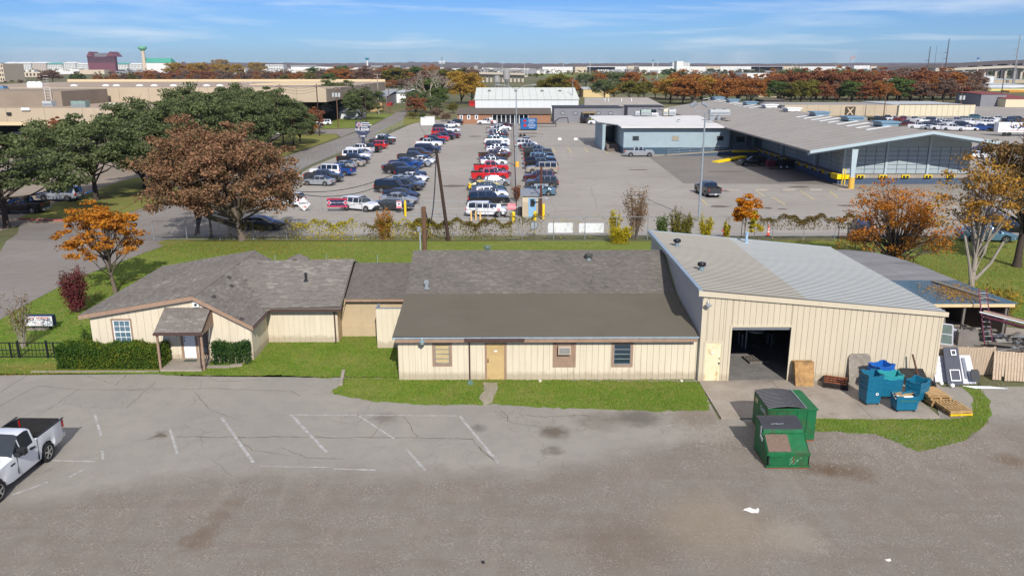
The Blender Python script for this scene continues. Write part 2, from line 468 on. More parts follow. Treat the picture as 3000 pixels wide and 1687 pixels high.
# bare lawn strip by the slab and the dry patch beyond the dumpsters
strip=W2([(2370,1228),(2755,1228),(2842,1222),(2856,1165),(2810,1130),(2865,1125),(2900,1175),(2895,1240),(2830,1290),(2700,1325),(2560,1270),(2380,1262)])
sheet('grass_strip',wobble(strip,.1,.5,5),.012,LAWN)
# grass kerb and concrete
CONC=CONCRETE
t=NT('slab')
v=t.pos()
c=t.mix(t.ramp(t.noise(v,.7,7,.65),[(.35,0.),(.7,1.)]),C(176,164,150),C(150,138,124))
c=t.mix(t.ramp(t.noise(v,2.3,7,.7,.5),[(.56,0.),(.72,.5)]),c,C(112,98,84))
c=t.mix(t.ramp(t.noise(v,16,3),[(.4,0.),(.7,.16)]),c,C(198,190,178))
t.bump(t.noise(v,14,3),.15,.01)
SLAB=t.base(t.mix(1.0,c,(.8,.8,.8),'MULTIPLY'),.9,0,.2)
sx=9.62
mb=MB()
xs=[9.62,13.3,16.4,19.5]
slab_t=thing('concrete_slab',None,None,(14,35,0));slab_t['kind']='structure'
for i in range(3):
 for j,(ya,yb)in enumerate(((33.28,35.5),(35.515,37.8))):
  MB().box(xs[i]+.008,xs[i+1]-.008,ya,yb,-.05,.035).build('slab_panel',SLAB,slab_t)
MB().box(19.52,21.4,35.6,37.8,-.05,.03).build('slab_panel',SLAB,slab_t)
# door path, kerb stub, front edge kerb
MB().prism(wobble(W2([(1415,1122),(1460,1122),(1452,1150),(1440,1180),(1418,1186),(1402,1168),(1418,1145)]),.05,.25,3),-.02,.03).build('garden_path',CONCRETE)['kind']='structure'
k=MB().obox((-8.27,38.2,.06),(.16,1.9,.16),R(7)).build('kerb_stub',CONCRETE);k['kind']='structure'
MB().box(-24.5,-17.95,39.22,39.34,-.02,.05).build('kerb',CONCRETE)['kind']='structure'
# --- worn parking lines
t=NT('worn_paint')
v=t.pos()
w=t.ramp(t.noise(v,3.5,6,.7),[(.40,0.),(.66,.85)])
c=t.mix(w,C(160,156,150),C(208,206,200))
WORN=t.base(t.mix(1.0,c,(.82,.82,.82),'MULTIPLY'),.85,0,.2)
pl=thing('parking_lines',None,None,(-6,31,0));pl['kind']='structure'
for a,b,wd in[((856,1215),(1345,1218),.08),((1345,1217),(1461,1357),.13),((1048,1216),(1155,1285),.1),((1190,1315),(1246,1378),.1),((853,1215),(957,1325),.13),((650,1223),(742,1355),.13),((498,1258),(520,1330),.11),((278,1213),(296,1277),.11),((978,1373),(1102,1377),.1),((135,1348),(278,1352),.11),((203,1397),(250,1372),.1),((35,1450),(140,1412),.11),((300,1320),(302,1345),.1),((760,1365),(960,1369),.06)]:
 p,q=G(*a),G(*b);d=(q-p);L=d.length;d.normalize();n=Vector((-d.y,d.x,0))
 r_=random.Random(int(a[0]));pts=[];k=max(2,int(L/.35))
 for i in range(k+1):
  pts.append(p+d*(L*i/k)+n*(wd/2+r_.uniform(-.012,.012)))
 bk=[]
 for i in range(k,-1,-1):
  bk.append(p+d*(L*i/k)-n*(wd/2+r_.uniform(-.012,.012)))
 sheet('painted_line',[tuple(x[:2])for x in pts+bk],.009,WORN,kind=None,parent=pl)
sp=sheet('paint_splash',wobble(W2([(2172,1494),(2192,1488),(2226,1490),(2216,1500),(2202,1506),(2192,1498)]),.09,.1,4),.01,mat('spilt_paint',C(232,228,220),.8,var=.05),kind=None)
tag(sp,'white paint splash spilt on the gravel right of the photo centre','spill')
sp=sheet('pale_patch',wobble(W2([(2592,1637),(2608,1634),(2614,1642),(2600,1646)]),.04,.12,4),.01,mat('spilt_paint',C(232,228,220)),kind=None)
tag(sp,'small pale spill on the gravel at the lower right corner','spill')
# --- street between the fence and the car park, the side street, and the junction
t=NT('street')
v=t.pos()
c=t.mix(t.ramp(t.noise(v,.12,6,.6),[(.3,0.),(.7,1.)]),C(136,128,120),C(150,143,136))
c=t.mix(t.ramp(t.noise(v,.9,6,.65),[(.45,0.),(.75,.5)]),c,C(120,113,107))
c=t.mix(t.ramp(t.noise(v,8,3),[(.4,0.),(.7,.25)]),c,C(168,162,154))
STREET=t.base(t.mix(1.0,c,(.8,.8,.8),'MULTIPLY'),.92,0,.15)
street=W2([(-700,1250),(-330,1098),(-80,984),(70,894),(225,814),(350,769),(440,734),(500,715),(560,706),(1480,704),(1560,694),(1480,655),(860,648),(700,640),(600,605),(780,545),(905,485),(1040,428),(1102,401),(1176,364),(1196,322),(1160,330),(1081,374),(997,405),(916,433),(866,449),(780,478),(690,530),(560,570),(430,610),(330,645),(60,655),(30,700),(-30,790),(-400,900),(-900,1060)])
sheet('street',street,.0,STREET)
t=NT('lot')
v=t.pos()
c=t.mix(t.ramp(t.noise(v,.05,6,.6),[(.3,0.),(.7,1.)]),C(162,156,147),C(178,172,163))
c=t.mix(t.ramp(t.noise(v,.4,7,.68,.4),[(.5,0.),(.72,.55)]),c,C(146,139,130))
c=t.mix(t.ramp(t.noise(t.map(v,scale=(.3,2.2,1)),.5,6,.7),[(.56,0.),(.72,.5)]),c,C(128,120,112))
wv=t.node('ShaderNodeVectorMath',{0:v,1:t.node('ShaderNodeTexNoise',{'Vector':v,'Scale':.3,'Detail':4}).outputs['Color']},operation='ADD').outputs[0]
d=t.node('ShaderNodeTexVoronoi',{'Vector':wv,'Scale':.07},feature='DISTANCE_TO_EDGE').outputs['Distance']
c=t.mix(t.ramp(d,[(0.,.3),(.006,0.)]),c,C(122,114,106))
LOT=t.base(t.mix(1.0,c,(.8,.79,.78),'MULTIPLY'),.93,0,.15)
lot=W2([(690,645),(790,562),(915,488),(1050,434),(1112,406),(1200,366),(1250,352),(1760,349),(2200,345)])+[(200,262),(240,255),(240,130),(110,82),(60,76.5),(26,76.5),(2.0,79),(-20,79.5)]
sheet('car_park',lot,.006,LOT)
sheet('back_lot',W2([(2400,350),(3400,395),(3600,330),(3300,290),(2900,300),(2560,345)]),.008,LOT)
# darker repaved rectangle by the loading dock
t=NT('repaved')
v=t.pos()
c=t.mix(t.ramp(t.noise(v,.2,6,.6),[(.3,0.),(.7,1.)]),C(132,125,118),C(145,138,130))
REP=t.base(t.mix(1.0,c,(.8,.8,.8),'MULTIPLY'),.93,0,.15)
sheet('repaved_patch',W2([(1903,462),(2003,538),(2440,540),(2410,480),(2300,445),(2200,450),(1960,455)]),.012,REP)
# left parking pavement and its grass islands
t=NT('tan_paving')
v=t.pos()
c=t.mix(t.ramp(t.noise(v,.1,5,.6),[(.3,0.),(.7,1.)]),C(150,136,120),C(166,152,136))
c=t.mix(t.ramp(t.noise(v,1.1,6,.65),[(.5,0.),(.75,.4)]),c,C(126,114,102))
TANP=t.base(t.mix(1.0,c,(.8,.8,.8),'MULTIPLY'),.93,0,.15)
sheet('left_car_park',W2([(-900,900),(-300,720),(60,660),(330,648),(430,612),(560,572),(690,532),(800,470),(900,400),(700,392),(300,392),(-300,410),(-1400,520)]),.004,TANP)
t=NT('dry_grass')
v=t.pos()
c=t.ramp(t.noise(v,.5,6,.65),[(.3,C(120,112,62)),(.5,C(108,116,54)),(.68,C(142,116,78))])
c=t.mix(t.ramp(t.noise(v,8,3),[(.4,0.),(.7,.4)]),c,C(150,142,84))
DRYG=t.base(c,.95,0,.1)
sheet('grass_island',W2([(55,640),(145,603),(250,570),(330,540),(400,520),(520,540),(690,500),(600,560),(430,606),(330,640),(200,640)]),.05,DRYG)
sheet('verge',W2([(820,462),(866,446),(916,430),(993,402),(985,394),(900,390),(820,400),(780,430)]),.03,DRYG)
sheet('driveway',W2([(930,393),(985,393),(1000,403),(1060,378),(1030,377),(950,381),(880,384),(860,392)]),.035,STREET)
sheet('verge',W2([(945,378),(1062,375),(1081,370),(1156,334),(1060,335),(980,350),(940,368)]),.03,LAWN)
sheet('verge',W2([(1195,366),(1250,354),(1290,352),(1285,345),(1190,345),(1090,398)]),.03,DRYG)
sheet('far_verge',W2([(0,212),(700,214),(700,204),(0,203)]),.05,LAWN)
sheet('far_meadow',W2([(1560,226),(2100,226),(2050,213),(1580,213)]),.05,LAWN)
sheet('verge',W2([(700,706),(560,706),(480,722),(460,712),(560,694),(1500,691),(1560,694),(1480,704)]),.015,DRYG)
# red and pale kerbs round the island
for pts,m_ in[([(55,643),(90,645),(200,648),(330,646)],mat('kerb_red',C(176,92,76),.8,var=.2)),([(330,646),(430,612),(560,572),(690,532)],CONCRETE)]:
 P=[G(*p)for p in pts]
 mb=MB()
 for a,b in zip(P,P[1:]):
  mb.obox(((a.x+b.x)/2,(a.y+b.y)/2,(a.z+b.z)/2+.06),((b-a).length,.18,.2),math.atan2(b.y-a.y,b.x-a.x))
 mb.build('kerb',m_)['kind']='structure'
# blue accessible bay marks
mb=MB()
sheet('bay_marking',W2([(238,575),(300,560),(322,550),(300,552),(255,563)]),.03,mat('blue_marking',C(52,120,190),.8,var=.2))
# oil stains on the lot as thin sheets
STAIN=mat('oil_stain',C(104,94,84),.9,var=.15,space='world')
for i,(px,py,a,b)in enumerate([(2110,605,1.4,.9),(2250,610,.7,.8),(2292,613,.7,.6),(2130,503,3.6,1.0),(2340,548,2.0,.9),(2480,603,1.4,.7),(1390,400,1.9,1.6),(1870,498,2.2,.8),(2120,560,1.2,.7),(1330,545,2.3,1.3)]):
 p=G(px,py);r_=random.Random(i)
 sheet('oil_stain',[(p.x+a*math.cos(k*PI/7)*r_.uniform(.6,1.05),p.y+b*math.sin(k*PI/7)*r_.uniform(.6,1.05))for k in range(14)],.018,STAIN)
# yellow parking marks, wheel stops
YM=mat('faded_yellow',C(196,176,112),.9,var=.12,space='world')
for a,b in[((1617,432),(1627,448)),((1662,432),(1674,448)),((1711,432),(1723,447)),((1770,437),(1782,452)),((2050,580),(2072,600)),((2262,577),(2300,600)),((2345,560),(2385,585)),((2430,560),(2455,580)),((2215,560),(2240,575))]:
 p,q=G(*a),G(*b)
 sheet('bay_line',[(p.x-.08,p.y),(q.x-.08,q.y),(q.x+.08,q.y),(p.x+.08,p.y)],.018,YM)
for i,(xa,xb,py)in enumerate([(2127,2166,558),(2209,2249,558),(2290,2330,557),(2370,2410,557),(2451,2491,556)]):
 a,b=G(xa,py),G(xb,py)
 o=MB().hexa([(a.x,a.y-.12,a.z),(b.x,a.y-.12,a.z),(b.x,a.y+.12,a.z),(a.x,a.y+.12,a.z)],[(a.x+.05,a.y-.07,a.z+.15),(b.x-.05,a.y-.07,a.z+.15),(b.x-.05,a.y+.07,a.z+.15),(a.x+.05,a.y+.07,a.z+.15)]).build('wheel_stop',CONCRETE)
 tag(o,['white wheel stop nearest the dark pickup in the yard','second concrete wheel stop from the dark pickup','middle of five concrete wheel stops before the dock','fourth concrete wheel stop counted from the dark pickup','concrete wheel stop nearest the orange-based steel post'][i],'wheel stop','wheel stops in the yard')
# --- distant wooded ridge on the horizon
from mathutils import noise as _nz
t=NT('ridge')
v=t.pos()
c=t.ramp(t.noise(v,.004,7,.7),[(.3,C(76,66,62)),(.5,C(92,78,70)),(.7,C(84,84,66))])
RIDGE=t.base(c,1,0,0)
mb=MB()
r_=random.Random(3)
for(Y0,hz,sc_)in((7600,64,260),(5200,36,140)):
 N=420;xs_=[-6500+13000*i/N for i in range(N+1)]
 vs=[];fs=[]
 for i,x in enumerate(xs_):
  h_=hz*(.66+.28*_nz.noise((x/sc_/6,Y0,0)))+9*_nz.noise((x/60,Y0,3))+r_.uniform(-1.5,2.5)
  vs+=[(x,Y0,-5),(x,Y0+60,h_),(x,Y0+900,h_*.9),(x,Y0+1000,-5)]
 for i in range(N):
  a=i*4;b=a+4
  fs+=[(a,b,b+1,a+1),(a+1,b+1,b+2,a+2),(a+2,b+2,b+3,a+3)]
 mb.add(vs,fs)
mb.build('hills',RIDGE)['kind']='structure'
# dark cracks and joints cut into the old asphalt
r_=random.Random(91)
mbk=MB()
def crackline(pts,w=.035):
 P=[G(*p)for p in pts];Q=[]
 for a,b in zip(P,P[1:]):
  n=max(2,int((b-a).length/.35))
  for i in range(n):q=a.lerp(b,i/n);Q.append((q.x+r_.uniform(-.06,.06),q.y+r_.uniform(-.06,.06)))
 Q.append(tuple(P[-1][:2]))
 for a,b in zip(Q,Q[1:]):
  d=Vector((b[0]-a[0],b[1]-a[1]));d.normalize();n=Vector((-d.y,d.x))*w*r_.uniform(.3,1)/2
  mbk.add([(a[0]-n.x,a[1]-n.y,.0085),(b[0]-n.x,b[1]-n.y,.0085),(b[0]+n.x,b[1]+n.y,.0085),(a[0]+n.x,a[1]+n.y,.0085)],[(0,1,2,3)])
crackline([(520,1278),(640,1281),(800,1280),(1000,1281),(1200,1283),(1385,1286),(1400,1310),(1452,1350)],.07)
for pts in([(0,1150),(60,1112),(85,1094)],[(0,1190),(110,1130),(230,1142),(420,1141)],[(128,1208),(235,1138)],[(400,1140),(640,1138),(850,1146),(880,1160)],[(370,1195),(455,1120)],[(250,1100),(340,1128),(370,1098)],[(560,1140),(620,1200),(700,1230)],[(600,1098),(640,1118),(780,1112)],[(1180,1215),(1225,1280)],[(1090,1280),(1120,1230),(1150,1215)],[(1540,1215),(1600,1222),(1700,1216),(1760,1224)],[(820,1310),(900,1340),(1010,1345)],[(1460,1190),(1500,1240),(1590,1250)],[(700,1282),(740,1320),(850,1335)]):crackline(pts,.04)
for k in range(46):
 px,py=r_.uniform(1440,1980),r_.uniform(1196,1262);a=r_.uniform(0,3.1)
 crackline([(px,py),(px+22*math.cos(a),py+9*math.sin(a)),(px+34*math.cos(a+.7),py+14*math.sin(a+.7))],.022)
mbk.build('asphalt_cracks',mat('crack_dark',C(104,97,88),.95,var=.15,scale=3,space='world'))['kind']='structure'
# ================================================================ BUILDING HELPERS
def siding(parent,o,d,n,L,zb,ztop,holes,pitch,m,core_m,gap=.014,th=.03,back=.08,name='siding_board',off=0.0):
 """boards on a vertical wall: o origin (x,y), d unit dir along wall, n outward normal, ztop(s); holes [(s0,s1,z0,z1)]"""
 o=Vector((o[0],o[1],0));d=Vector((d[0],d[1],0));n=Vector((n[0],n[1],0))
 core=MB()
 cuts=sorted({0.0,L}|{h[0]for h in holes if 0<h[0]<L}|{h[1]for h in holes if 0<h[1]<L})
 edges=[0.0]
 s=pitch-off
 while s<L-.05:
  edges.append(s);s+=pitch
 edges.append(L)
 def spans(a,b):
  mid=(a+b)/2;out=[(zb,None)]
  for h in sorted([h for h in holes if h[0]-1e-6<=mid<=h[1]+1e-6],key=lambda h:h[2]):
   z0,z1=out.pop()
   if h[2]>z0+.02:out.append((z0,h[2]))
   if h[3]<90:out.append((h[3],z1))
  return out
 def piece(mb,a,b,z0,z1,t0,t1,g=0):
  za=ztop(a)if z1 is None else z1;zc=ztop(b)if z1 is None else z1
  if max(za,zc)-z0<.04:return False
  P=lambda s_,t_,z_:tuple(o+d*s_+n*t_+Vector((0,0,z_)))
  a+=g;b-=g
  mb.hexa([P(a,t0,z0),P(b,t0,z0),P(b,t1,z0),P(a,t1,z0)],[P(a,t0,za),P(b,t0,zc),P(b,t1,zc),P(a,t1,za)])
  return True
 cc=sorted(set(cuts))
 for a,b in zip(cc,cc[1:]):
  for z0,z1 in spans(a,b):piece(core,a,b,z0,z1,-back,0)
 core.build('wall',core_m,parent)
 for a,b in zip(edges,edges[1:]):
  sub=[a]+[c_ for c_ in cuts if a+.01<c_<b-.01]+[b]
  for sa,sb in zip(sub,sub[1:]):
   for z0,z1 in spans(sa,sb):
    mb=MB()
    if piece(mb,sa,sb,z0,z1,.0005,th,gap/2):mb.build(name,m,parent)
def shingle_mat(name,cols,k=.0):
 if name in _MC:return _MC[name]
 t=NT(name)
 rn=t.node('ShaderNodeNewGeometry').outputs['Random Per Island']
 nz=t.noise(t.pos(),.45,4,.6)
 f=t.math('ADD',t.math('MULTIPLY',rn,.62),t.math('MULTIPLY',t.ramp(nz,[(.3,0.),(.7,1.)]),.38))
 c=t.ramp(f,[(i/(len(cols)-1),cc)for i,cc in enumerate(cols)])
 c=t.mix(t.ramp(t.noise(t.pos(),60,2),[(.3,0.),(.7,.3)]),c,mul(cols[-1],1.25))
 t.base(t.mix(1.0,c,(.82,.81,.80),'MULTIPLY'),.95,0,.12)
 _MC[name]=t.mat
 return t.mat
SH1=shingle_mat('house_shingles',[C(84,80,76),C(112,107,101),C(120,112,106),C(132,127,119),C(164,158,148)])
SH2=shingle_mat('main_shingles',[C(82,79,74),C(108,104,98),C(116,110,104),C(138,133,124)])
SH3=shingle_mat('connector_shingles',[C(88,84,80),C(106,101,96),C(114,108,103),C(126,121,114)])
def shingles(parent,o,u,v,L,W,m,tab=.3,exp_=.135,inside=None,seed=1,drop=0.0):
 """courses of tabs, each its own quad with a lifted lower edge"""
 o=Vector(o);u=Vector(u).normalized();v=Vector(v).normalized();n=u.cross(v).normalized()
 if n.z<0:n=-n
 r_=random.Random(seed);vs=[];fs=[]
 nc=int(W/exp_)+1
 for j in range(nc):
  a0=j*exp_;a1=min(W,a0+exp_+.02)
  if a0>=W-.01:break
  s=-r_.uniform(0,tab)
  while s<L:
   w=tab*r_.choice((.55,.8,1,1.25));s0,s1=max(0,s),min(L,s+w);s+=w
   if s1-s0<.03:continue
   if inside and not inside((s0+s1)/2,(a0+a1)/2):continue
   if drop and r_.random()<drop:continue
   h=.016+r_.uniform(0,.007)
   k=len(vs)
   g=.004
   vs+=[o+u*(s0+g)+v*a0+n*h,o+u*(s1-g)+v*a0+n*h,o+u*(s1-g)+v*a1+n*.005,o+u*(s0+g)+v*a1+n*.005,o+u*(s0+g)+v*a0+n*.001,o+u*(s1-g)+v*a0+n*.001]
   fs+=[(k,k+1,k+2,k+3),(k+4,k+5,k+1,k)]
 mb=MB();mb.add(vs,fs)
 ob=mb.build('shingles',m,parent);ob['kind']='stuff'
 return ob
def slab_roof(parent,pts,th,m,name='roof_deck'):
 """pts: 4 corners of a sloping deck, thickened downward"""
 P=[Vector(p)for p in pts]
 mb=MB();mb.hexa([p-Vector((0,0,th))for p in P],P)
 return mb.build(name,m,parent)
def window(parent,x0,x1,z0,z1,y,frame_m,nx=2,nz=2,glass_m=None,fw=.05,depth=.06,trim_m=None,tw=.09,meet=True):
 w=MB()
 w.box(x0,x0+fw,y-.03,y+depth,z0,z1).box(x1-fw,x1,y-.03,y+depth,z0,z1).box(x0+fw,x1-fw,y-.03,y+depth,z1-fw,z1).box(x0+fw,x1-fw,y-.03,y+depth,z0,z0+fw)
 f=w.build('window',frame_m,parent)
 xs=[x0+fw+(x1-x0-2*fw)*i/nx for i in range(nx+1)];zs=[z0+fw+(z1-z0-2*fw)*i/nz for i in range(nz+1)]
 mm=MB()
 for x in xs[1:-1]:mm.box(x-.011,x+.011,y+.005,y+.03,z0+fw,z1-fw)
 for i,z in enumerate(zs[1:-1]):
  hh=.028 if(meet and i==len(zs)//2-1)else .012
  mm.box(x0+fw,x1-fw,y-.004,y+.028,z-hh,z+hh)
 if nx>1 or nz>1:mm.build('muntins',frame_m,f)
 for i in range(nx):
  for j in range(nz):
   MB().box(xs[i]+.006,xs[i+1]-.006,y+.032,y+.04,zs[j]+.006,zs[j+1]-.006).build('pane',glass_m or GLASS,f)
 if trim_m:
  tr=MB();yy=y-.055
  tr.box(x0-tw,x0,yy,y+.0,z0-tw,z1+tw).box(x1,x1+tw,yy,y+.0,z0-tw,z1+tw).box(x0,x1,yy,y,z1,z1+tw).box(x0,x1,yy,y,z0-tw,z0)
  tr.build('trim',trim_m,f)
 return f
def text(parent,s,loc,size,m,rx=PI/2,rz=0,align='CENTER',ext=.003,name='lettering',spacing=1.0,shear=0,bold=.0,local=False):
 cu=bpy.data.curves.new(name,'FONT');cu.body=s;cu.size=size;cu.align_x=align;cu.align_y='CENTER';cu.extrude=ext;cu.space_character=spacing;cu.shear=shear;cu.offset=bold;cu.resolution_u=3
 cu.materials.append(m)
 tmp=bpy.data.objects.new(name,cu)
 me=bpy.data.meshes.new_from_object(tmp);me.name=name
 if not me.materials:me.materials.append(m)
 bpy.data.objects.remove(tmp)
 M=Matrix.LocRotScale(Vector(loc),Matrix.Rotation(rz,3,'Z').to_quaternion()@Matrix.Rotation(rx,3,'X').to_quaternion(),None)
 me.transform(M)
 return link(name,me,parent,local)
# ================================================================ LEFT HOUSE
YF=40.95
RED=mat('red_print',C(176,30,40),.5,var=.03);INK=mat('dark_print',C(34,44,60),.5,var=.03);WPRINT=mat('white_print',(.75,.75,.75),.5,var=.03)
house=thing('house','cream house with brown shingled gable roof and porch at the left of the long building','building',(-16,44,0))
xl,xp,xr=-22.4,-16.38,-13.36
zl,zp,zr=2.66,3.70,2.02
def ztop_house(s):
 x=-21.98+s
 return(zl+(x-xl)/(xp-xl)*(zp-zl)if x<xp else zp+(x-xp)/(xr-xp)*(zr-zp))-.13
wx0,wx1=-20.82,-19.90
siding(house,(-21.98,YF),(1,0),(0,-1),8.4,-.03,ztop_house,[(wx0+21.98,wx1+21.98,.95,2.27),(-17.30+21.98,-16.48+21.98,.12,2.15),(-16.36+21.98,-15.85+21.98,.3,2.1)],.405,CREAM,CREAM,name='siding_panel')
siding(house,(-13.58,YF+.002),(0,1),(1,0),3.1,-.03,lambda s:1.95,[],.405,CREAM,CREAM,name='siding_panel')
siding(house,(-21.98,51.0),(0,-1),(-1,0),10.05,-.03,lambda s:2.55,[],1.2,CREAM,CREAM,name='siding_panel')
window(house,wx0,wx1,.95,2.27,YF,WHITE,3,4,mat('blue_grey_glass',C(86,112,122),.12,var=.15,spec=.8),trim_m=TRIM)
# roof: two planes
lu=Vector((xp-xl,0,zp-zl));ru=Vector((xp-xr,0,zp-zr))
slab_roof(house,[(xl,40.65,zl-.03),(xp,40.65,zp-.03),(xp,51.4,zp-.03),(xl,51.4,zl-.03)],.1,SH1)
slab_roof(house,[(xp,40.65,zp-.03),(xr,40.65,zr-.03),(xr,51.4,zr-.03),(xp,51.4,zp-.03)],.1,SH1)
shingles(house,(xl,40.63,zl-.03),(0,1,0),lu,10.8,lu.length,SH1,tab=.34,exp_=.145,seed=2)
shingles(house,(xr,40.63,zr-.03),(0,1,0),ru,10.8,ru.length,SH1,tab=.34,exp_=.145,seed=3)
# ridge caps
for i in range(36):
 y0=40.64+i*.3
 MB().hexa([(xp-.15,y0,zp-.045),(xp,y0,zp+.01),(xp,y0+.31,zp-.005),(xp-.15,y0+.31,zp-.055)],[(xp-.15,y0,zp-.03),(xp,y0,zp+.025),(xp,y0+.31,zp+.008),(xp-.15,y0+.31,zp-.042)]).hexa([(xp,y0,zp+.01),(xp+.14,y0,zp-.07),(xp+.14,y0+.31,zp-.08),(xp,y0+.31,zp-.005)],[(xp,y0,zp+.025),(xp+.14,y0,zp-.055),(xp+.14,y0+.31,zp-.068),(xp,y0+.31,zp+.008)]).build('ridge_shingle',SH1,house)
# odd dark replaced shingles
for px,py in[(671,813),(678,837),(626,869),(707,934),(616,767),(668,772),(627,787),(760,822)]:
 d=ray(px,py)
 # intersect with right plane
 nrm=ru.cross(Vector((0,1,0))).normalized();tt=nrm.dot(Vector((xr,40.6,zr))-Vector((0,0,HC)))/nrm.dot(d)
 p=Vector((0,0,HC))+d*tt
 if p.x>xr:continue
 a=ru.normalized();b=Vector((0,1,0));nn=nrm if nrm.z>0 else-nrm
 if p.x<xp:continue
 q=[p+b*.17*s_+a*.1*t_+nn*.0 for s_,t_ in((-1,-1),(1,-1),(1,1),(-1,1))]
 MB().hexa(q,[w_+nn*.02 for w_ in q]).build('dark_shingle',mat('dark_shingle',C(70,66,64),.9,var=.1),house)
# barge boards with pinkish paint
bb=MB();bb.hexa([(xl-.02,40.61,zl-.26),(xp,40.61,zp-.26),(xp,40.66,zp-.26),(xl-.02,40.66,zl-.26)],[(xl-.02,40.61,zl-.04),(xp,40.61,zp-.04),(xp,40.66,zp-.04),(xl-.02,40.66,zl-.04)])
bb.build('barge_board',TRIM,house)
bb=MB();bb.hexa([(xp,40.61,zp-.26),(xr+.02,40.61,zr-.26),(xr+.02,40.66,zr-.26),(xp,40.66,zp-.26)],[(xp,40.61,zp-.04),(xr+.02,40.61,zr-.04),(xr+.02,40.66,zr-.04),(xp,40.66,zp-.04)])
bb.build('barge_board',TRIM,house)
MB().box(xl-.02,xl+.03,40.66,51.4,zl-.2,zl-.035).build('fascia',TRIM,house)
MB().box(xr-.02,xr+.11,40.75,43.5,zr-.15,zr-.05).build('gutter',GUTTER,house)
MB().box(-16.45,-16.13,YF-.16,YF-.03,3.02,3.28).build('floodlight_box',WHITE,house)
MB().tube([(-16.29,YF-.2,3.15),(-16.29,YF-.155,3.15)],.07,10).build('lamp_lens',BLACKM,house)
# porch canopy
can=thing('porch_canopy','small shingled porch canopy on two posts over the white door','porch',(-16.8,40,0))
slab_roof(can,[(-17.98,39.3,2.11),(-15.55,39.3,2.11),(-15.55,YF-.04,2.96),(-17.98,YF-.04,2.96)],.06,GUTTER)
cv=Vector((0,YF-.04-39.3,.85))
shingles(can,(-17.98,39.29,2.11),(1,0,0),cv,2.43,cv.length,SH1,tab=.34,exp_=.145,seed=8)
MB().box(-18.0,-15.53,39.2,39.3,1.98,2.09).build('gutter',GUTTER,can)
MB().yprism([(-15.55,2.0),(-15.5,2.0),(-15.5,2.05),(-15.55,2.05)],39.32,YF-.05).build('side_beam',TRIM,can)
MB().add([(-15.54,39.35,2.05),(-15.54,YF-.06,2.05),(-15.54,YF-.06,2.88)],[(0,1,2)]).add([(-15.50,39.35,2.05),(-15.50,YF-.06,2.05),(-15.50,YF-.06,2.88)],[(2,1,0)]).build('gable_panel',TRIM,can)
MB().box(-17.93,-17.83,39.36,39.46,0,1.98).build('post',TRIM,can)
MB().box(-15.70,-15.60,39.42,39.52,0,2.0).build('post',TRIM,can)
MB().tube([(-15.62,39.25,2.0),(-15.76,39.42,1.85),(-15.78,39.42,.08),(-15.84,39.3,.05)],.04,6).build('downspout',GUTTER,can)
# step and slab
st=MB();st.box(-17.86,-15.74,39.28,YF-.04,-.04,.12);st.build('porch_slab',CONCRETE,house)
MB().box(-15.72,-14.45,39.75,40.05,-.02,.06).build('walk_slab',CONCRETE,house)
MB().obox((-14.2,40.05,.04),(.6,.3,.1),R(20)).build('walk_slab',CONCRETE,house)
MB().box(-17.12,-16.45,40.4,40.75,.121,.135).build('door_mat',mat('mat',C(80,84,74),.95),house)
dr=MB().box(-17.20,-16.56,YF-.02,YF+.02,.14,2.1).build('door',WHITE,house)
MB().obox((-17.12,YF-.045,1.12),(.05,.05,.05)).obox((-17.12,YF-.045,1.28),(.045,.04,.045)).build('handle',BLACKM,dr)
MB().box(-17.33,-17.2,YF-.06,YF+.03,.12,2.2).box(-16.56,-16.44,YF-.06,YF+.03,.12,2.2).box(-17.33,-16.44,YF-.062,YF+.03,2.1,2.24).build('door_frame',TRIM,house)
window(house,-16.30,-15.9,.35,2.05,YF,GUTTER,1,1,GLASS,trim_m=TRIM,tw=.05)
# back porch peak
slab_roof(house,[(-14.6,51.9,2.8),(-13.9,51.9,3.1),(-13.9,53.0,3.1),(-14.6,53.0,2.8)],.08,SH1)
slab_roof(house,[(-13.9,51.9,3.1),(-13.2,51.9,2.8),(-13.2,53.0,2.8),(-13.9,53.0,3.1)],.08,SH1)
MB().box(-14.5,-13.3,52.1,52.9,0,2.75).build('rear_wall',CREAM,house)
# wing of the house
wing=thing('house_wing','low cream wing with shingled roof and brown gutter joined right of the gabled house','building',(-11.5,46,0))
siding(wing,(-13.55,43.88),(1,0),(0,-1),3.96,-.03,lambda s:2.02,[],.3,CREAM,CREAM)
siding(wing,(-9.59,43.882),(0,1),(1,0),8.0,-.03,lambda s:2.02+max(0,1.75-abs(s-4.1)*.41),[],.405,TANW,CREAM)
wv_=Vector((0,48.02-43.4,3.84-2.14))
slab_roof(wing,[(-16.1,43.4,2.11),(-9.26,43.4,2.13),(-9.26,48.02,3.83),(-16.1,48.02,3.70)],.1,SH1)
slab_roof(wing,[(-16.1,48.02,3.70),(-9.26,48.02,3.83),(-9.26,52.4,2.3),(-16.1,52.4,2.2)],.1,SH1)
def wing_in(s,a):
 x=-16.1+s;f=a/wv_.length;z=2.12+f*1.66
 zh=zp+(x-xp)/(xr-xp)*(zr-zp)if x<xr else-9
 return z>zh-.05
shingles(wing,(-16.1,43.38,2.125),(1,0,.018),Vector((0,4.62,1.655)),6.84,wv_.length,SH1,tab=.36,exp_=.145,inside=wing_in,seed=4)
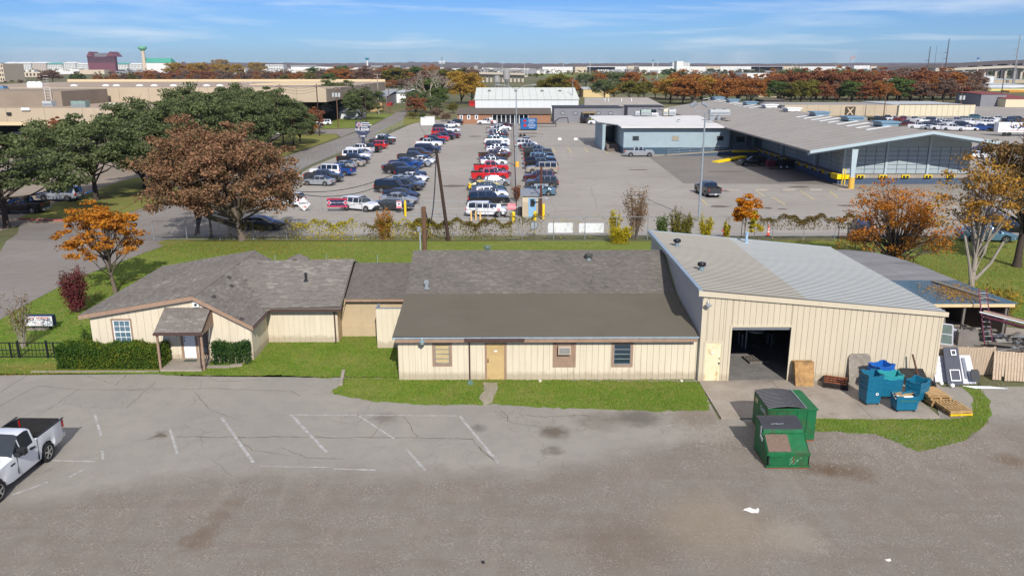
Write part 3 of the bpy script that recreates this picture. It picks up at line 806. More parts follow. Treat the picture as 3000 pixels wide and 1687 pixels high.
for i in range(23):
 x0=-16.1+i*.3;z0=3.71+i*.3*.019
 MB().hexa([(x0,47.87,z0-.04),(x0+.31,47.87,z0-.05),(x0+.31,48.02,z0+.01),(x0,48.02,z0+.02)],[(x0,47.87,z0-.02),(x0+.31,47.87,z0-.035),(x0+.31,48.02,z0+.025),(x0,48.02,z0+.04)]).hexa([(x0,48.02,z0+.02),(x0+.31,48.02,z0+.01),(x0+.31,48.17,z0-.05),(x0,48.17,z0-.04)],[(x0,48.02,z0+.04),(x0+.31,48.02,z0+.025),(x0+.31,48.17,z0-.035),(x0,48.17,z0-.02)]).build('ridge_shingle',SH1,wing)
MB().box(-13.2,-9.24,43.3,43.41,2.0,2.11).build('gutter',GUTTER,wing)
MB().tube([(-9.72,43.4,2.0),(-9.72,43.78,1.85),(-9.72,43.80,.1),(-9.72,43.6,.05)],.045,6).build('downspout',GUTTER,wing)
MB().box(-9.27,-9.24,43.41,48.0,2.0,2.02).build('soffit_trim',GUTTER,wing)
vp=onY(871,802,46.0)
v_=MB();v_.lathe([(.2,0),(.2,.03),(.09,.14),(.07,.16),(.07,.5),(.085,.5),(.085,.54)],(0,0,0),10)
vent=v_.build('vent_pipe',BLACKM,None,40);vent.location=(-11.72,45.9,2.12+(45.9-43.4)*.358+.01)
tag(vent,'black vent pipe standing on the shingled wing of the left house','vent')
# connector and screen wall
conn=thing('connector_building','narrow tan link with shingle roof between the house wing and the long building','building',(-7.5,46,0))
siding(conn,(-9.58,44.95),(1,0),(0,-1),4.2,-.03,lambda s:2.3,[],1.2,TANW,TANW,gap=.008,name='plywood_panel')
MB().box(-9.55,-5.4,44.85,44.92,-.02,.62).build('skirting_board',TANW,conn)
slab_roof(conn,[(-9.24,44.62,2.36),(-5.4,44.62,2.36),(-5.4,48.3,3.6),(-9.24,48.3,3.6)],.1,SH3)
slab_roof(conn,[(-9.24,48.3,3.6),(-5.4,48.3,3.6),(-5.4,51.6,2.5),(-9.24,51.6,2.5)],.1,SH3)
cvv=Vector((0,3.68,1.24))
shingles(conn,(-9.24,44.6,2.36),(1,0,0),cvv,3.84,cvv.length,SH3,tab=.22,exp_=.125,seed=11)
MB().box(-9.22,-5.4,44.54,44.62,2.2,2.34).build('fascia',TRIM,conn)
scr=thing('screen_wall','pale cream screen wall standing on the grass beside the long building','wall',(-6.4,42.9,0))
siding(scr,(-7.19,42.85),(1,0),(0,-1),1.85,-.03,lambda s:2.3,[],.3,CREAM,CREAM,gap=.01)
siding(scr,(-7.19,43.7),(0,-1),(-1,0),.78,-.03,lambda s:2.3+(.78-s)*.0,[],.39,CREAM,CREAM,gap=.01)
MB().box(-7.22,-5.34,42.80,42.96,2.302,2.33).box(-7.22,-7.08,42.965,43.7,2.302,2.33).build('cap',STEELG,scr)
# ================================================================ LONG MAIN BUILDING
YM_=38.07
main=thing('long_building','long low cream building with grey shingle and felt roof in the middle','building',(2,43,0))
holes=[(-4.02+5.36,-2.86+5.36,0.87,2.02),(-1.10+5.36,-.14+5.36,-.1,2.02),(2.38+5.36,3.30+5.36,.85,2.02),(5.50+5.36,6.36+5.36,.85,2.02)]
hx=lambda px,py:onY(px,py,YM_)
w1a,w1b=hx(1273,1008),hx(1318,1065);w4a,w4b=hx(1799,1008),hx(1846,1067);w3a,w3b=hx(1624,1005),hx(1682,1070);dA,dB=hx(1426,1005),hx(1478,1112)
holes=[(w1a.x+5.36,w1b.x+5.36,w1b.z,w1a.z),(dA.x+5.36,dB.x+5.36,-.2,dA.z),(w3a.x+5.36,w3b.x+5.36,w3b.z,w3a.z),(w4a.x+5.36,w4b.x+5.36,w4b.z,w4a.z)]
siding(main,(-5.36,YM_),(1,0),(0,-1),15.0,-.03,lambda s:2.22,holes,.305,CREAM,mat('groove_shadow_paint',C(170,156,134),.8,var=.05,space='world'),off=.1)
siding(main,(-5.36,51.8),(0,-1),(-1,0),13.73,-.03,lambda s:2.3+(3.0-2.3)*0,[],1.2,CREAM,CREAM)
# windows and door
BLIND=mat('tan_blind',C(186,166,122),.5,var=.06)
def louvre(x0,x1,z0,z1,glass_m,rows,y):
 f=window(main,x0,x1,z0,z1,y,STEELG,1,rows,glass_m,fw=.03,trim_m=TRIM,tw=.12,meet=False)
 return f
louvre(w1a.x,w1b.x,w1b.z,w1a.z,BLIND,4,YM_)
louvre(w4a.x,w4b.x,w4b.z,w4a.z,GLASS,4,YM_)
hp=MB().box(w3a.x,w3b.x,YM_-.03,YM_+.02,w3b.z,w3a.z).build('boarded_window',TRIM,main)
tr=MB();x0,x1,z0,z1=w3a.x,w3b.x,w3b.z,w3a.z
tr.box(x0-.07,x0+.03,YM_-.06,YM_-.031,z0-.07,z1+.04).box(x1-.03,x1+.07,YM_-.06,YM_-.031,z0-.07,z1+.04).box(x0+.03,x1-.03,YM_-.06,YM_-.031,z0-.07,z0+.0).box(x0+.03,x1-.03,YM_-.06,YM_-.031,z1-.03,z1+.04)
tr.build('trim',TRIM,hp)
ac=thing('air_conditioner','beige window air conditioner set in the boarded opening of the long building','air conditioner',((x0+x1)/2,YM_,1.5))
cxx=(x0+x1)/2
MB().box(cxx-.32,cxx+.30,YM_-.3,YM_-.032,1.42,1.86).build('case',mat('ac_beige',C(186,168,146),.5,var=.08),ac)
for i in range(9):
 MB().box(cxx-.27,cxx+.25,YM_-.315,YM_-.302,1.47+i*.035,1.49+i*.035).build('grille_slat',STEELG,ac)
drm=MB().box(dA.x,dB.x,YM_-.02,YM_+.03,-.02,dA.z).build('door',mat('ochre_door',C(190,162,112),.55,var=.08,space='world',dirt=.25,dirtcol=C(110,84,50)),main)
MB().obox((dA.x+.06,YM_-.05,1.0),(.05,.06,.09)).obox((dA.x+.06,YM_-.05,1.12),(.045,.04,.045)).build('handle',BLACKM,drm)
MB().box(dA.x+.36,dA.x+.52,YM_-.026,YM_-.021,1.48,1.56).build('number_plate',WHITE,drm)
fr=MB();fr.box(dA.x-.1,dA.x,YM_-.06,YM_+.02,-.02,dA.z+.1).box(dB.x,dB.x+.1,YM_-.06,YM_+.02,-.02,dA.z+.1).box(dA.x,dB.x,YM_-.06,YM_+.02,dA.z,dA.z+.1)
fr.build('door_frame',TRIM,main)
# roof
FELT=NT('felt');v=FELT.pos()
c=FELT.mix(FELT.ramp(FELT.noise(v,.35,5),[(.3,0.),(.7,1.)]),C(106,99,86),C(114,107,94));c=FELT.mix(FELT.ramp(FELT.noise(v,30,2),[(.3,0.),(.7,.25)]),c,C(132,124,112));FELT=FELT.base(FELT.mix(1.0,c,(.8,.8,.8),'MULTIPLY'),.95,0,.15)
XL,XR=-5.58,9.44
e0,e1,e2=Vector((0,37.62,2.42)),Vector((0,43.38,3.0)),Vector((0,47.63,4.52))
slab_roof(main,[(XL,e0.y,2.44),(XR,e0.y,2.40),(XR,e1.y,3.0),(XL,e1.y,3.0)],.08,FELT)
slab_roof(main,[(XL,e1.y,3.0),(XR,e1.y,3.0),(XR,e2.y,4.52),(XL,e2.y,4.52)],.08,SH2)
slab_roof(main,[(XL,e2.y,4.52),(XR,e2.y,4.52),(XR,52.1,2.9),(XL,52.1,2.9)],.08,SH2)
# felt rolls as overlapping sheets
fv=(e1-e0).normalized()
nroll=6;LL=(e1-e0).length/nroll
r_=random.Random(5)
for j in range(nroll):
 cutx=[XL]+sorted(r_.uniform(XL+2,XR-2)for _ in range(2))+[XR]
 for a,b in zip(cutx,cutx[1:]):
  p0=e0+fv*LL*j;p1=e0+fv*(LL*(j+1)+.06)
  za0=.012;za1=.003
  zc=lambda x:(XR-x)/15*.02-.002
  MB().add([(a,p0.y,p0.z+zc(a)+za0),(b-.004,p0.y,p0.z+zc(b)+za0),(b-.004,p1.y,p1.z+za1+.002),(a,p1.y,p1.z+za1+.002),(a,p0.y,p0.z-.01),(b-.004,p0.y,p0.z-.01)],[(0,1,2,3),(4,5,1,0)]).build('felt_sheet',FELT,main)
sv=(e2-e1)
shingles(main,(XL,e1.y-.05,e1.z-.005),(1,0,0),sv,XR-XL,sv.length,SH2,tab=.24,exp_=.13,seed=21)
r_=random.Random(9)
MB().box(XL,XR+.05,37.575,37.62,2.33,2.40).build('drip_edge',mat('drip_metal',C(176,196,208),.35,metal=.5,var=.15,scale=3,space='world'),main)
MB().box(XL+.12,XR-.02,37.63,37.68,2.12,2.32).build('fascia',TRIM,main)
MB().hexa([(XL-.02,37.66,2.26),(XL+.04,37.66,2.26),(XL+.04,43.38,2.84),(XL-.02,43.38,2.84)],[(XL-.02,37.66,2.35),(XL+.04,37.66,2.35),(XL+.04,43.38,2.91),(XL-.02,43.38,2.91)]).build('rake_board',TRIM,main)
g0,g1=onY(1361,992,37.6).x,onY(1537,992,37.6).x
MB().box(g0,g1,37.5,37.574,2.22,2.36).build('gutter',GUTTER,main)
dsx=onY(1375,1000,37.9).x
MB().tube([(dsx,37.55,2.24),(dsx,37.95,2.05),(dsx,37.97,.1),(dsx,37.8,.04)],.04,6).build('downspout',GUTTER,main)
spb=MB();spb.hexa([(dsx-.1,37.35,.0),(dsx+.18,37.35,.0),(dsx+.12,37.8,.0),(dsx-.08,37.8,.0)],[(dsx-.1,37.35,.06),(dsx+.18,37.35,.06),(dsx+.12,37.8,.09),(dsx-.08,37.8,.09)])
tag(spb.build('splash_block',mat('teal_grey',C(92,122,110),.7)),'grey-green splash block under the brown downspout on the grass','splash block')
def barn_lamp(name,x,y,z,label,col,r=.16,par=None):
 l_=thing(name,label,'lamp',(x,y,z))
 MB().tube([(x,y,z+.1),(x,y-.18,z+.14),(x,y-.22,z+.06)],.02,6).build('arm',GALV,l_)
 MB().lathe([(.05,.1),(.06,.05),(r,-.02),(r*.95,-.05)],(x,y-.24,z),14).build('shade',col,l_,40)
 MB().lathe([(.05,-.16),(.09,-.12),(.1,-.05)],(x,y-.24,z),12).build('bulb_cover',mat('frosted',C(210,214,212),.2,var=.05),l_,50)
pL=onY(1238,997,37.65)
barn_lamp('wall_lamp',pL.x,37.63,2.28,'small grey wall lamp under the eave at the left end of the long building',mat('grey_lamp',C(120,136,138),.5))
# turbine vents on roofs
def turbine(x,y,z,label,dark=True,s=1.0,mt=None):
 t_=thing('turbine_vent',label,'roof vent',(x,y,z),0,'turbine vents on the roofs')
 mt=mt or(BLACKM if dark else mat('patina_metal',C(96,112,100),.6,var=.2,scale=6))
 MB().lathe([(.17*s,-.12),(.15*s,.18*s)],(x,y,z),16).build('collar',mat('collar_metal',C(132,148,152),.5,metal=.3),t_,40)
 MB().lathe([(.14*s,.17*s),(.24*s,.24*s),(.26*s,.34*s),(.22*s,.44*s),(.05*s,.5*s)],(x,y,z),18).build('head',mt,t_,30)
 mb=MB()
 for k in range(20):
  a=2*PI*k/20
  mb.obox((x+.255*s*math.cos(a),y+.255*s*math.sin(a),z+.32*s),(.05*s,.012,.2*s),a+.6)
 mb.build('blades',mt,t_)
zr_=lambda y:3.0+(y-43.38)*.3576
p=onY(1727,752,46.2);turbine(p.x,46.6,zr_(46.6),'dark turbine vent just below the right part of the long roof ridge',True,.85,mat('patina_dark',C(70,74,66),.6,var=.25,scale=6))
p=onY(1428,728,48.1);turbine(p.x,48.1,4.33,'greenish turbine vent peeking over the middle of the long roof ridge',False,.8)
hp_=thing('flue_cap','small galvanised hooded flue on the left part of the long roof','roof vent',(-4.0,43.9,3.2))
p=onY(1250,843,43.85)
MB().lathe([(.2,0),(.12,.04),(.11,.3)],(p.x,43.85,3.18),12).build('pipe',GALV,hp_,40)
MB().obox((p.x,43.85,3.53),(.26,.2,.14)).obox((p.x,43.85,3.63),(.2,.16,.07)).build('hood',GALV,hp_)
# ================================================================ METAL WORKSHOP
X0,X1,Y0,Y1=9.62,21.47,37.78,52.2
Z0,Z1=4.66,3.58
shop=thing('metal_workshop','tall cream metal workshop with ribbed mono-pitch roof and open garage door','building',(15.5,45,0))
zt=lambda s:Z0-.1+(Z1-Z0)*s/(X1-X0)
gx0,gx1,gz1=11.12,14.04,2.84
siding(shop,(X0,Y0),(1,0),(0,-1),X1-X0,0,zt,[(.42,1.08+.0,-.1,2.08)if False else(.24,1.06,-.1,2.06),(gx0-X0,gx1-X0,-.1,gz1)],.292,CREAM2,mat('groove_metal',C(166,152,130),.7,var=.05,space='world'),gap=.02,th=.022,name='wall_panel')
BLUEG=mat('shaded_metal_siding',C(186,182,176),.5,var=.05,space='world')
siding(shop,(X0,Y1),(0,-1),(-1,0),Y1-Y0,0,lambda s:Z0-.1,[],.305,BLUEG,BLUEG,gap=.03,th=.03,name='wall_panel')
siding(shop,(X1,Y0+.002),(0,1),(1,0),Y1-Y0,0,lambda s:Z1-.1,[],.6,CREAM2,CREAM2,name='wall_panel')
siding(shop,(X1,Y1),(-1,0),(0,1),X1-X0,0,lambda s:Z1-.1+(Z0-Z1)*s/(X1-X0),[],2.4,CREAM2,CREAM2,name='wall_panel')
# roof deck and ribbed sheets: left sheets beige-grey, right sheets bright
RAP=mat('beige_pan_shade',C(110,107,98),.8,var=.16,scale=.7,space='world',stretch=(.4,3,1))  # pans coloured darker than ribs: the ribs' light-and-shade contrast put into the colour
RBP=mat('pale_pan_shade',C(108,112,111),.8,var=.16,scale=.7,space='world',stretch=(.4,3,1))
RA=mat('beige_roof_sheet',C(164,159,147),.7,metal=0,var=.07,scale=.8,space='world',stretch=(.3,3,1),dirt=.15,dirtcol=C(120,112,100))
RB=mat('pale_roof_sheet',C(170,171,168),.65,metal=0,var=.05,scale=.8,space='world',stretch=(.3,3,1))
xa,xb=9.40,21.60
za_=Z0+.08;zb_=Z1+.02
slp=(zb_-za_)/(xb-xa)
slab_roof(shop,[(xa,Y0-.1,za_-.02),(xb,Y0-.1,zb_-.02),(xb,Y1+.1,zb_-.02),(xa,Y1+.1,za_-.02)],.08,STEELG)
def rib_sheet(x0,x1,y0,y1,m):
 prof=[];y=y0
 pitch=.305;n_=max(1,round((y1-y0)/pitch));pt=(y1-y0)/n_
 for k in range(n_):
  a=y0+k*pt
  prof+=[(a,.0),(a+pt*.74,.0),(a+pt*.78,.022),(a+pt*.90,.022),(a+pt*.95,.0)]
 prof.append((y1,.0))
 vs=[];fs=[]
 for(yy,h)in prof:
  for x in(x0,x1):vs.append((x,yy,za_+slp*(x-xa)+h+.004))
 for i in range(len(prof)-1):fs.append((2*i,2*i+1,2*i+3,2*i+2))
 n0=len(vs)
 # end closure on the low side
 for(yy,h)in prof:vs.append((x1,yy,za_+slp*(x1-xa)-.01))
 for i in range(len(prof)-1):fs.append((2*i+1,n0+i,n0+i+1,2*i+3))
 mb=MB();mb.add(vs,fs)
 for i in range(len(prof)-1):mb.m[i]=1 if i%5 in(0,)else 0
 mb.build('roof_sheet',m,shop)
ns=16;xm=14.7
for k in range(ns):
 ya=Y0-.1+(Y1-Y0+.2)*k/ns;yb=Y0-.1+(Y1-Y0+.2)*(k+1)/ns
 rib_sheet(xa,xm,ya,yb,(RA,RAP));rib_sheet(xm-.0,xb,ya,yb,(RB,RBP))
FL=mat('flashing_blue',C(160,174,180),.35,metal=.35,var=.08,space='world')
MB().box(xa-.06,xa+.12,Y0-.12,Y1+.12,za_-.16,za_+.06).build('ridge_flashing',FL,shop)
# front fascia trim
ff=MB();ff.hexa([(xa-.05,Y0-.16,za_-.28),(xb+.06,Y0-.16,zb_-.22),(xb+.06,Y0-.1,zb_-.22),(xa-.05,Y0-.1,za_-.28)],[(xa-.05,Y0-.16,za_-.02),(xb+.06,Y0-.16,zb_+.0),(xb+.06,Y0-.1,zb_+.0),(xa-.05,Y0-.1,za_-.02)])
ff.build('fascia',CREAM2,shop)
fb=MB();fb.hexa([(xa+.13,Y1+.06,za_-.1),(xb,Y1+.06,zb_-.1),(xb,Y1+.16,zb_-.1),(xa+.13,Y1+.16,za_-.1)],[(xa+.13,Y1+.06,za_+.055),(xb,Y1+.06,zb_+.055),(xb,Y1+.16,zb_+.05),(xa+.13,Y1+.16,za_+.05)])
fb.build('rear_flashing',FL,shop)
# corner trims
for x in(X0-.03,X1-.06):
 MB().box(x,x+.1,Y0-.045,Y0-.024,0,4.2 if x<12 else 3.4).build('corner_trim',CREAM2,shop)
# garage opening: frame, sill, rolled door, interior
MB().box(gx0-.1,gx0,Y0-.06,Y0+.08,0,gz1+.1).box(gx1,gx1+.1,Y0-.06,Y0+.08,0,gz1+.1).box(gx0,gx1,Y0-.06,Y0+.08,gz1,gz1+.1).build('garage_frame',CREAM2,shop)
MB().box(gx0,gx1,Y0+.1,Y0+.5,gz1-.18,gz1+.12).build('rolled_shutter',STEELG,shop)
MB().box(gx0+.02,gx1-.02,Y0+.03,Y0+.06,gz1-.09,gz1-.05).build('shutter_bar',GALV,shop)
t=NT('shop_floor');v=t.pos()
c=t.mix(t.ramp(t.noise(v,1.2,7,.7),[(.35,0.),(.7,1.)]),C(108,106,102),C(134,130,124));c=t.mix(t.ramp(t.noise(v,1.6,7,.75,.5),[(.6,0.),(.68,.8)]),c,C(196,200,202));t.base(c,.7)
FLO=t.mat
MB().box(X0+.1,X1-.1,Y0-.08+.085,Y1-.1,-.04,.03).build('shop_floor',FLO,shop)
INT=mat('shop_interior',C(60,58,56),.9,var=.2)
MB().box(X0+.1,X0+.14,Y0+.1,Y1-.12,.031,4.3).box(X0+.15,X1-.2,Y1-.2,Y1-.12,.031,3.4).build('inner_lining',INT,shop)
# rusty personnel door
t=NT('rusty_door');v=t.pos()
m1=t.ramp(t.noise(t.map(v,scale=(1,1,.35)),4.2,7,.7,.3),[(.53,0.),(.64,1.)])
c=t.mix(t.math('MULTIPLY',m1,.8),C(214,204,166),C(176,126,56));c=t.mix(t.ramp(t.noise(v,2.3,4),[(.5,0.),(.7,.4)]),c,C(196,206,186));t.base(c,.65)
rd=MB().box(X0+.26,X0+1.04,Y0-.03,Y0+.02,.01,2.04).build('door',t.mat,shop)
MB().obox((X0+.97,Y0-.06,.97),(.06,.05,.08)).obox((X0+.97,Y0-.05,1.22),(.045,.04,.045)).build('handle',BLACKM,rd)
MB().box(X0+.54,X0+.68,Y0-.035,Y0-.031,1.5,1.56).build('number_plate',WHITE,rd)
MB().box(X0+.17,X0+.26,Y0-.05,Y0+.02,0,2.13).box(X0+1.04,X0+1.13,Y0-.05,Y0+.02,0,2.13).box(X0+.26,X0+1.04,Y0-.05,Y0+.02,2.04,2.13).build('door_frame',CREAM2,shop)
q=onY(2072,885,Y0)
barn_lamp('floodlight',q.x,Y0-.03,q.z-.05,'galvanised dome floodlight high on the front corner of the metal workshop',GALV,.17)
turb1=onY(1983,715,49);
def on_shop(px,py):
 d=ray(px,py);n_=Vector((-slp,0,1));o_=Vector((xa,0,za_));t_=n_.dot(o_-Vector((0,0,HC)))/n_.dot(d)
 return Vector((0,0,HC))+d*t_
p=on_shop(1983,722);turbine(p.x,p.y,p.z+.1,'black turbine vent farther back on the workshop roof',True,.8)
p=on_shop(2055,793);turbine(p.x,p.y,p.z+.1,'black turbine vent nearer the front edge of the workshop roof',True,.8)
p=on_shop(2186,712)
pv=MB().lathe([(.2,0),(.1,.04),(.09,.05),(.09,.62),(.13,.63),(.13,.72)],(p.x,p.y,p.z),12).build('vent_pipe',mat('pale_blue_pipe',C(150,176,196),.5),None,40)
tag(pv,'pale blue vent pipe at the back edge of the workshop roof','vent')
# ================================================================ VEHICLES
def paint(name,col,metal=.0,rough=.28):
 k='paint_'+name
 if k in _MC:return _MC[k]
 t=NT(k)
 n=t.noise(t.pos('obj'),2.5,4)
 t.base(t.mix(n,mul(col,.92),mul(col,1.08)),rough,metal,.5)
 t.p.inputs['Coat Weight'].default_value=.7;t.p.inputs['Coat Roughness'].default_value=.06
 _MC[k]=t.mat
 return t.mat
PAINTS={'white':((.70,.71,.72),0),'silver':((.34,.36,.38),.35),'grey':((.13,.14,.15),.3),'dark grey':((.045,.05,.055),.3),'black':((.008,.009,.011),0),'navy':((.010,.018,.045),.2),'blue':((.012,.06,.25),.2),'steel blue':((.10,.20,.27),.35),'red':((.50,.012,.016),0),'dark red':((.13,.012,.016),.1),'maroon':((.07,.012,.015),.2),'gold':((.40,.35,.27),.3),'beige':((.42,.39,.33),.3),'yellow':((.72,.52,.02),0),'dark green':((.01,.035,.02),.1),'brown':((.07,.035,.02),.2),'teal':((.05,.14,.17),.2)}
for k_,(c_,m_)in PAINTS.items():paint(k_,c_,m_)
CGLASS=glass('car_glass',(.012,.018,.024),.05,1.0)
HLITE=mat('headlight_lens',(.62,.66,.68),.1,var=.1,spec=.9)
TLITE=mat('taillight_lens',(.42,.01,.01),.2,var=.1,spec=.8)
TRIMB=mat('black_plastic',(.02,.02,.021),.55,var=.2)
PLATE=mat('licence_plate',(.6,.62,.6),.5,var=.1)
BEDM=mat('bed_liner',(.018,.018,.019),.8,var=.3,scale=9)
SPEC={'sedan':dict(L=4.85,W=1.84,wb=2.80,wr=.33,belt=[(-2.42,.86),(-2.3,.97),(-1.5,1.0),(1.2,.93),(2.1,.76),(2.42,.60)],roof=[(-1.85,1.02),(-.95,1.40),(-.3,1.45),(.35,1.41),(1.25,.97)],glassx=[-1.35,-.62,-.56,.20,.26,.95],tum=.42),'coupe':dict(L=4.75,W=1.88,wb=2.72,wr=.34,belt=[(-2.37,.9),(-2.25,1.02),(-1.5,1.0),(.9,.94),(2.1,.82),(2.37,.62)],roof=[(-1.95,1.06),(-1.1,1.33),(-.4,1.38),(.05,1.34),(.85,.98)],glassx=[-1.3,-.75,-.68,.55],tum=.45),'hatch':dict(L=4.1,W=1.72,wb=2.5,wr=.31,belt=[(-2.05,.8),(-1.95,1.0),(-1.2,1.02),(1.1,.95),(1.8,.82),(2.05,.6)],roof=[(-1.98,1.02),(-1.72,1.38),(-.9,1.52),(.2,1.50),(1.25,.98)],glassx=[-1.55,-.85,-.78,.05,.12,.95],tum=.35),'suv':dict(L=4.85,W=1.94,wb=2.85,wr=.37,belt=[(-2.42,.78),(-2.36,1.08),(-1.2,1.12),(1.2,1.07),(2.2,.98),(2.42,.7)],roof=[(-2.38,1.10),(-2.12,1.66),(-1.6,1.74),(.3,1.74),(1.2,1.10)],glassx=[-2.0,-1.22,-1.14,-.42,-.34,.40,.47,.98],tum=.28),'wagon':dict(L=4.7,W=1.9,wb=2.75,wr=.36,belt=[(-2.35,.76),(-2.28,1.02),(-1.2,1.06),(1.15,1.02),(2.1,.9),(2.35,.66)],roof=[(-2.3,1.05),(-1.9,1.50),(-1.2,1.63),(.2,1.62),(1.2,1.05)],glassx=[-1.8,-1.05,-.98,-.25,-.18,.55,.6,.95],tum=.36),'big_suv':dict(L=5.35,W=2.04,wb=3.1,wr=.40,belt=[(-2.67,.8),(-2.62,1.12),(-1.2,1.16),(1.3,1.14),(2.45,1.06),(2.67,.76)],roof=[(-2.64,1.14),(-2.45,1.80),(-1.9,1.88),(.5,1.88),(1.28,1.18)],glassx=[-2.3,-1.42,-1.34,-.5,-.42,.45,.52,1.1],tum=.22),'minivan':dict(L=5.0,W=1.98,wb=3.0,wr=.34,belt=[(-2.5,.8),(-2.44,1.05),(-1.2,1.08),(1.4,1.0),(2.3,.84),(2.5,.64)],roof=[(-2.46,1.06),(-2.2,1.66),(-1.5,1.74),(.5,1.70),(1.7,1.0)],glassx=[-2.0,-1.15,-1.05,-.1,0,.85,.92,1.3],tum=.3),'crew_pickup':dict(L=5.85,W=2.02,wb=3.65,wr=.41,belt=[(-1.14,1.30),(1.4,1.24),(2.7,1.16),(2.92,.80)],roof=[(-1.12,1.32),(-1.0,1.82),(-.7,1.90),(.5,1.90),(1.3,1.28)],glassx=[-.92,-.2,-.12,.62,.68,1.08],tum=.26,bed=(-2.92,-1.16,1.32,.78)),'single_pickup':dict(L=5.35,W=2.0,wb=3.12,wr=.40,belt=[(-.74,1.28),(.8,1.22),(2.4,1.12),(2.67,.78)],roof=[(-.72,1.30),(-.6,1.80),(-.3,1.88),(.1,1.87),(.86,1.26)],glassx=[-.5,.2,.26,.66],tum=.26,bed=(-2.67,-.76,1.30,.72)),}
SPEC['extended_pickup']=dict(SPEC['crew_pickup'],L=5.75,glassx=[-.92,-.45,-.37,.62,.68,1.08])
def interp(pts,x):
 if x<=pts[0][0]:return pts[0][1]
 for(a,b),(c,d)in zip(pts,pts[1:]):
  if x<=c:return b+(d-b)*(x-a)/max(1e-6,c-a)
 return pts[-1][1]
_PROTO={}
def proto(kind):
 if kind in _PROTO:return _PROTO[kind]
 S=SPEC[kind];L,W=S['L'],S['W'];hl=L/2;bed=S.get('bed')
 fx,rx=S['wb']/2+.04,-S['wb']/2+.04
 if bed:fx,rx=hl-.95,hl-.95-S['wb']
 ar=S['wr']+.07;zlow=.24 if kind not in('crew_pickup','single_pickup','extended_pickup','big_suv','suv')else .34
 xs=set([-hl,-hl+.06,-hl+.2,hl-.2,hl-.06,hl])
 for wx in(fx,rx):
  for k in range(7):xs.add(round(wx-ar*math.cos(PI*k/6),4))
 for x,_ in S['belt']+S['roof']:xs.add(x)
 for x in S['glassx']:xs.add(x)
 if bed:xs|={bed[0]+.07,bed[1],bed[1]+.004}
 xs=sorted(x for x in xs if-hl<=x<=hl)
 out=[xs[0]]
 for x in xs[1:]:
  if x-out[-1]>.003:out.append(x)
 xs=out
 r0,r1=S['roof'][0][0],S['roof'][-1][0]
 rings=[]
 for x in xs:
  e=max(0,abs(x)-hl+.45)/.45
  w=W/2*(1-.16*e*e)
  zb=zlow+.12*e
  for wx in(fx,rx):
   if abs(x-wx)<ar:zb=max(zb,S['wr']+math.sqrt(max(0,ar*ar-(x-wx)**2)))
  inbed=bed and x<=bed[1]+.001
  if inbed:
   rail,fl=bed[2],bed[3]
   z3=rail-(.0 if x>-hl+.01 else .04)
   if x>bed[0]+.06 and x<bed[1]-.001 or abs(x-bed[1])<.002:ring=[(0,min(zb,fl-.05)if zb<fl else fl-.04),(w*.93,min(zb,rail-.3)),(w,max(min(zb+.3,1.0),zb+.04)),(w*.99,rail),(w*.93,rail+.01),(w*.91,fl),(0,fl)]
   else:ring=[(0,zb),(w*.93,zb),(w,max(min(zb+.3,1.0),zb+.04)),(w*.99,z3),(w*.93,z3+.01),(w*.8,z3+.01),(0,z3+.01)]
  else:
   z3=interp(S['belt'],x)
   if x<S['belt'][0][0]:z3=S['belt'][0][1]
   zr2=interp(S['roof'],x)if r0<=x<=r1 else z3
   dz=max(0,zr2-z3)
   wt=w*.985-dz*S['tum']-(.06 if dz<.05 else 0)
   if dz<.06:ring=[(0,zb),(w*.93,zb),(w,max(zb+.03,.5*(max(zb,zlow)+z3)+.05 if z3>zb+.2 else zb+.03)),(w*.985,z3),(wt*.96,z3+.035),(wt*.7,z3+.055),(0,z3+.07)]
   else:ring=[(0,zb),(w*.93,zb),(w,max(zb+.03,.5*(max(zb,zlow)+z3)+.05 if z3>zb+.2 else zb+.03)),(w*.985,z3),(wt,zr2-.05),(wt*.84,zr2),(0,zr2+.03)]
  rings.append(ring)
 nR=7
 V=[]
 for x,ring in zip(xs,rings):
  for y,z in ring:V.append((x,-y,z))
  for y,z in ring[1:-1]:V.append((x,y,z))
 per=nR+nR-2
 def idx(i,r,side):return i*per+(r if side==0 or r in(0,nR-1)else nR+r-1)
 body=[];gl={'windshield':[],'rear_window':[],'side_window_r':{},'side_window_l':{}}
 gx=S['glassx'];bedf=[]
 for i in range(len(xs)-1):
  xm=(xs[i]+xs[i+1])/2
  inr=r0<xm<r1
  zz=interp(S['roof'],xm)if inr else 0
  front=inr and S['roof'][-2][0]<xm<r1-.04
  rear=inr and r0<xm<S['roof'][1][0]
  pane=None
  for k in range(0,len(gx)-1,2):
   if gx[k]<xm<gx[k+1]:pane=k
  for side in(0,1):
   for r in range(nR-1):
    q=[idx(i,r,side),idx(i+1,r,side),idx(i+1,r+1,side),idx(i,r+1,side)]
    if side==1:q=q[::-1]
    q2=[q[0]]+[a for j,a in enumerate(q[1:],1)if a not in q[:j]]
    if len(q2)<3:continue
    if(front or rear)and r>=4:gl['windshield' if front else 'rear_window'].append(q2)
    elif pane is not None and inr and r==3:gl['side_window_'+'rl'[side]].setdefault(pane,[]).append(q2)
    elif bed and xm<bed[1]+.003 and xm>bed[0]+.0 and r>=4:bedf.append(q2)
    else:body.append(q2)
 for i,rev in((0,0),(len(xs)-1,1)):
  f=[idx(i,r,0)for r in range(nR)]+[idx(i,r,1)for r in range(nR-2,0,-1)]
  body.append(f if rev else f[::-1])
 def sub(faces,name,mats,smooth=32,lift=0):
  used=sorted({a for f in faces for a in f});mp_={a:j for j,a in enumerate(used)}
  mb=MB();mb.add([V[a]for a in used],[[mp_[a]for a in f]for f in faces])
  return mb.mesh(name,mats,smooth)
 P={'body':[(sub(body,'body',(PAINTM0,)),'body')]}
 parts=[]
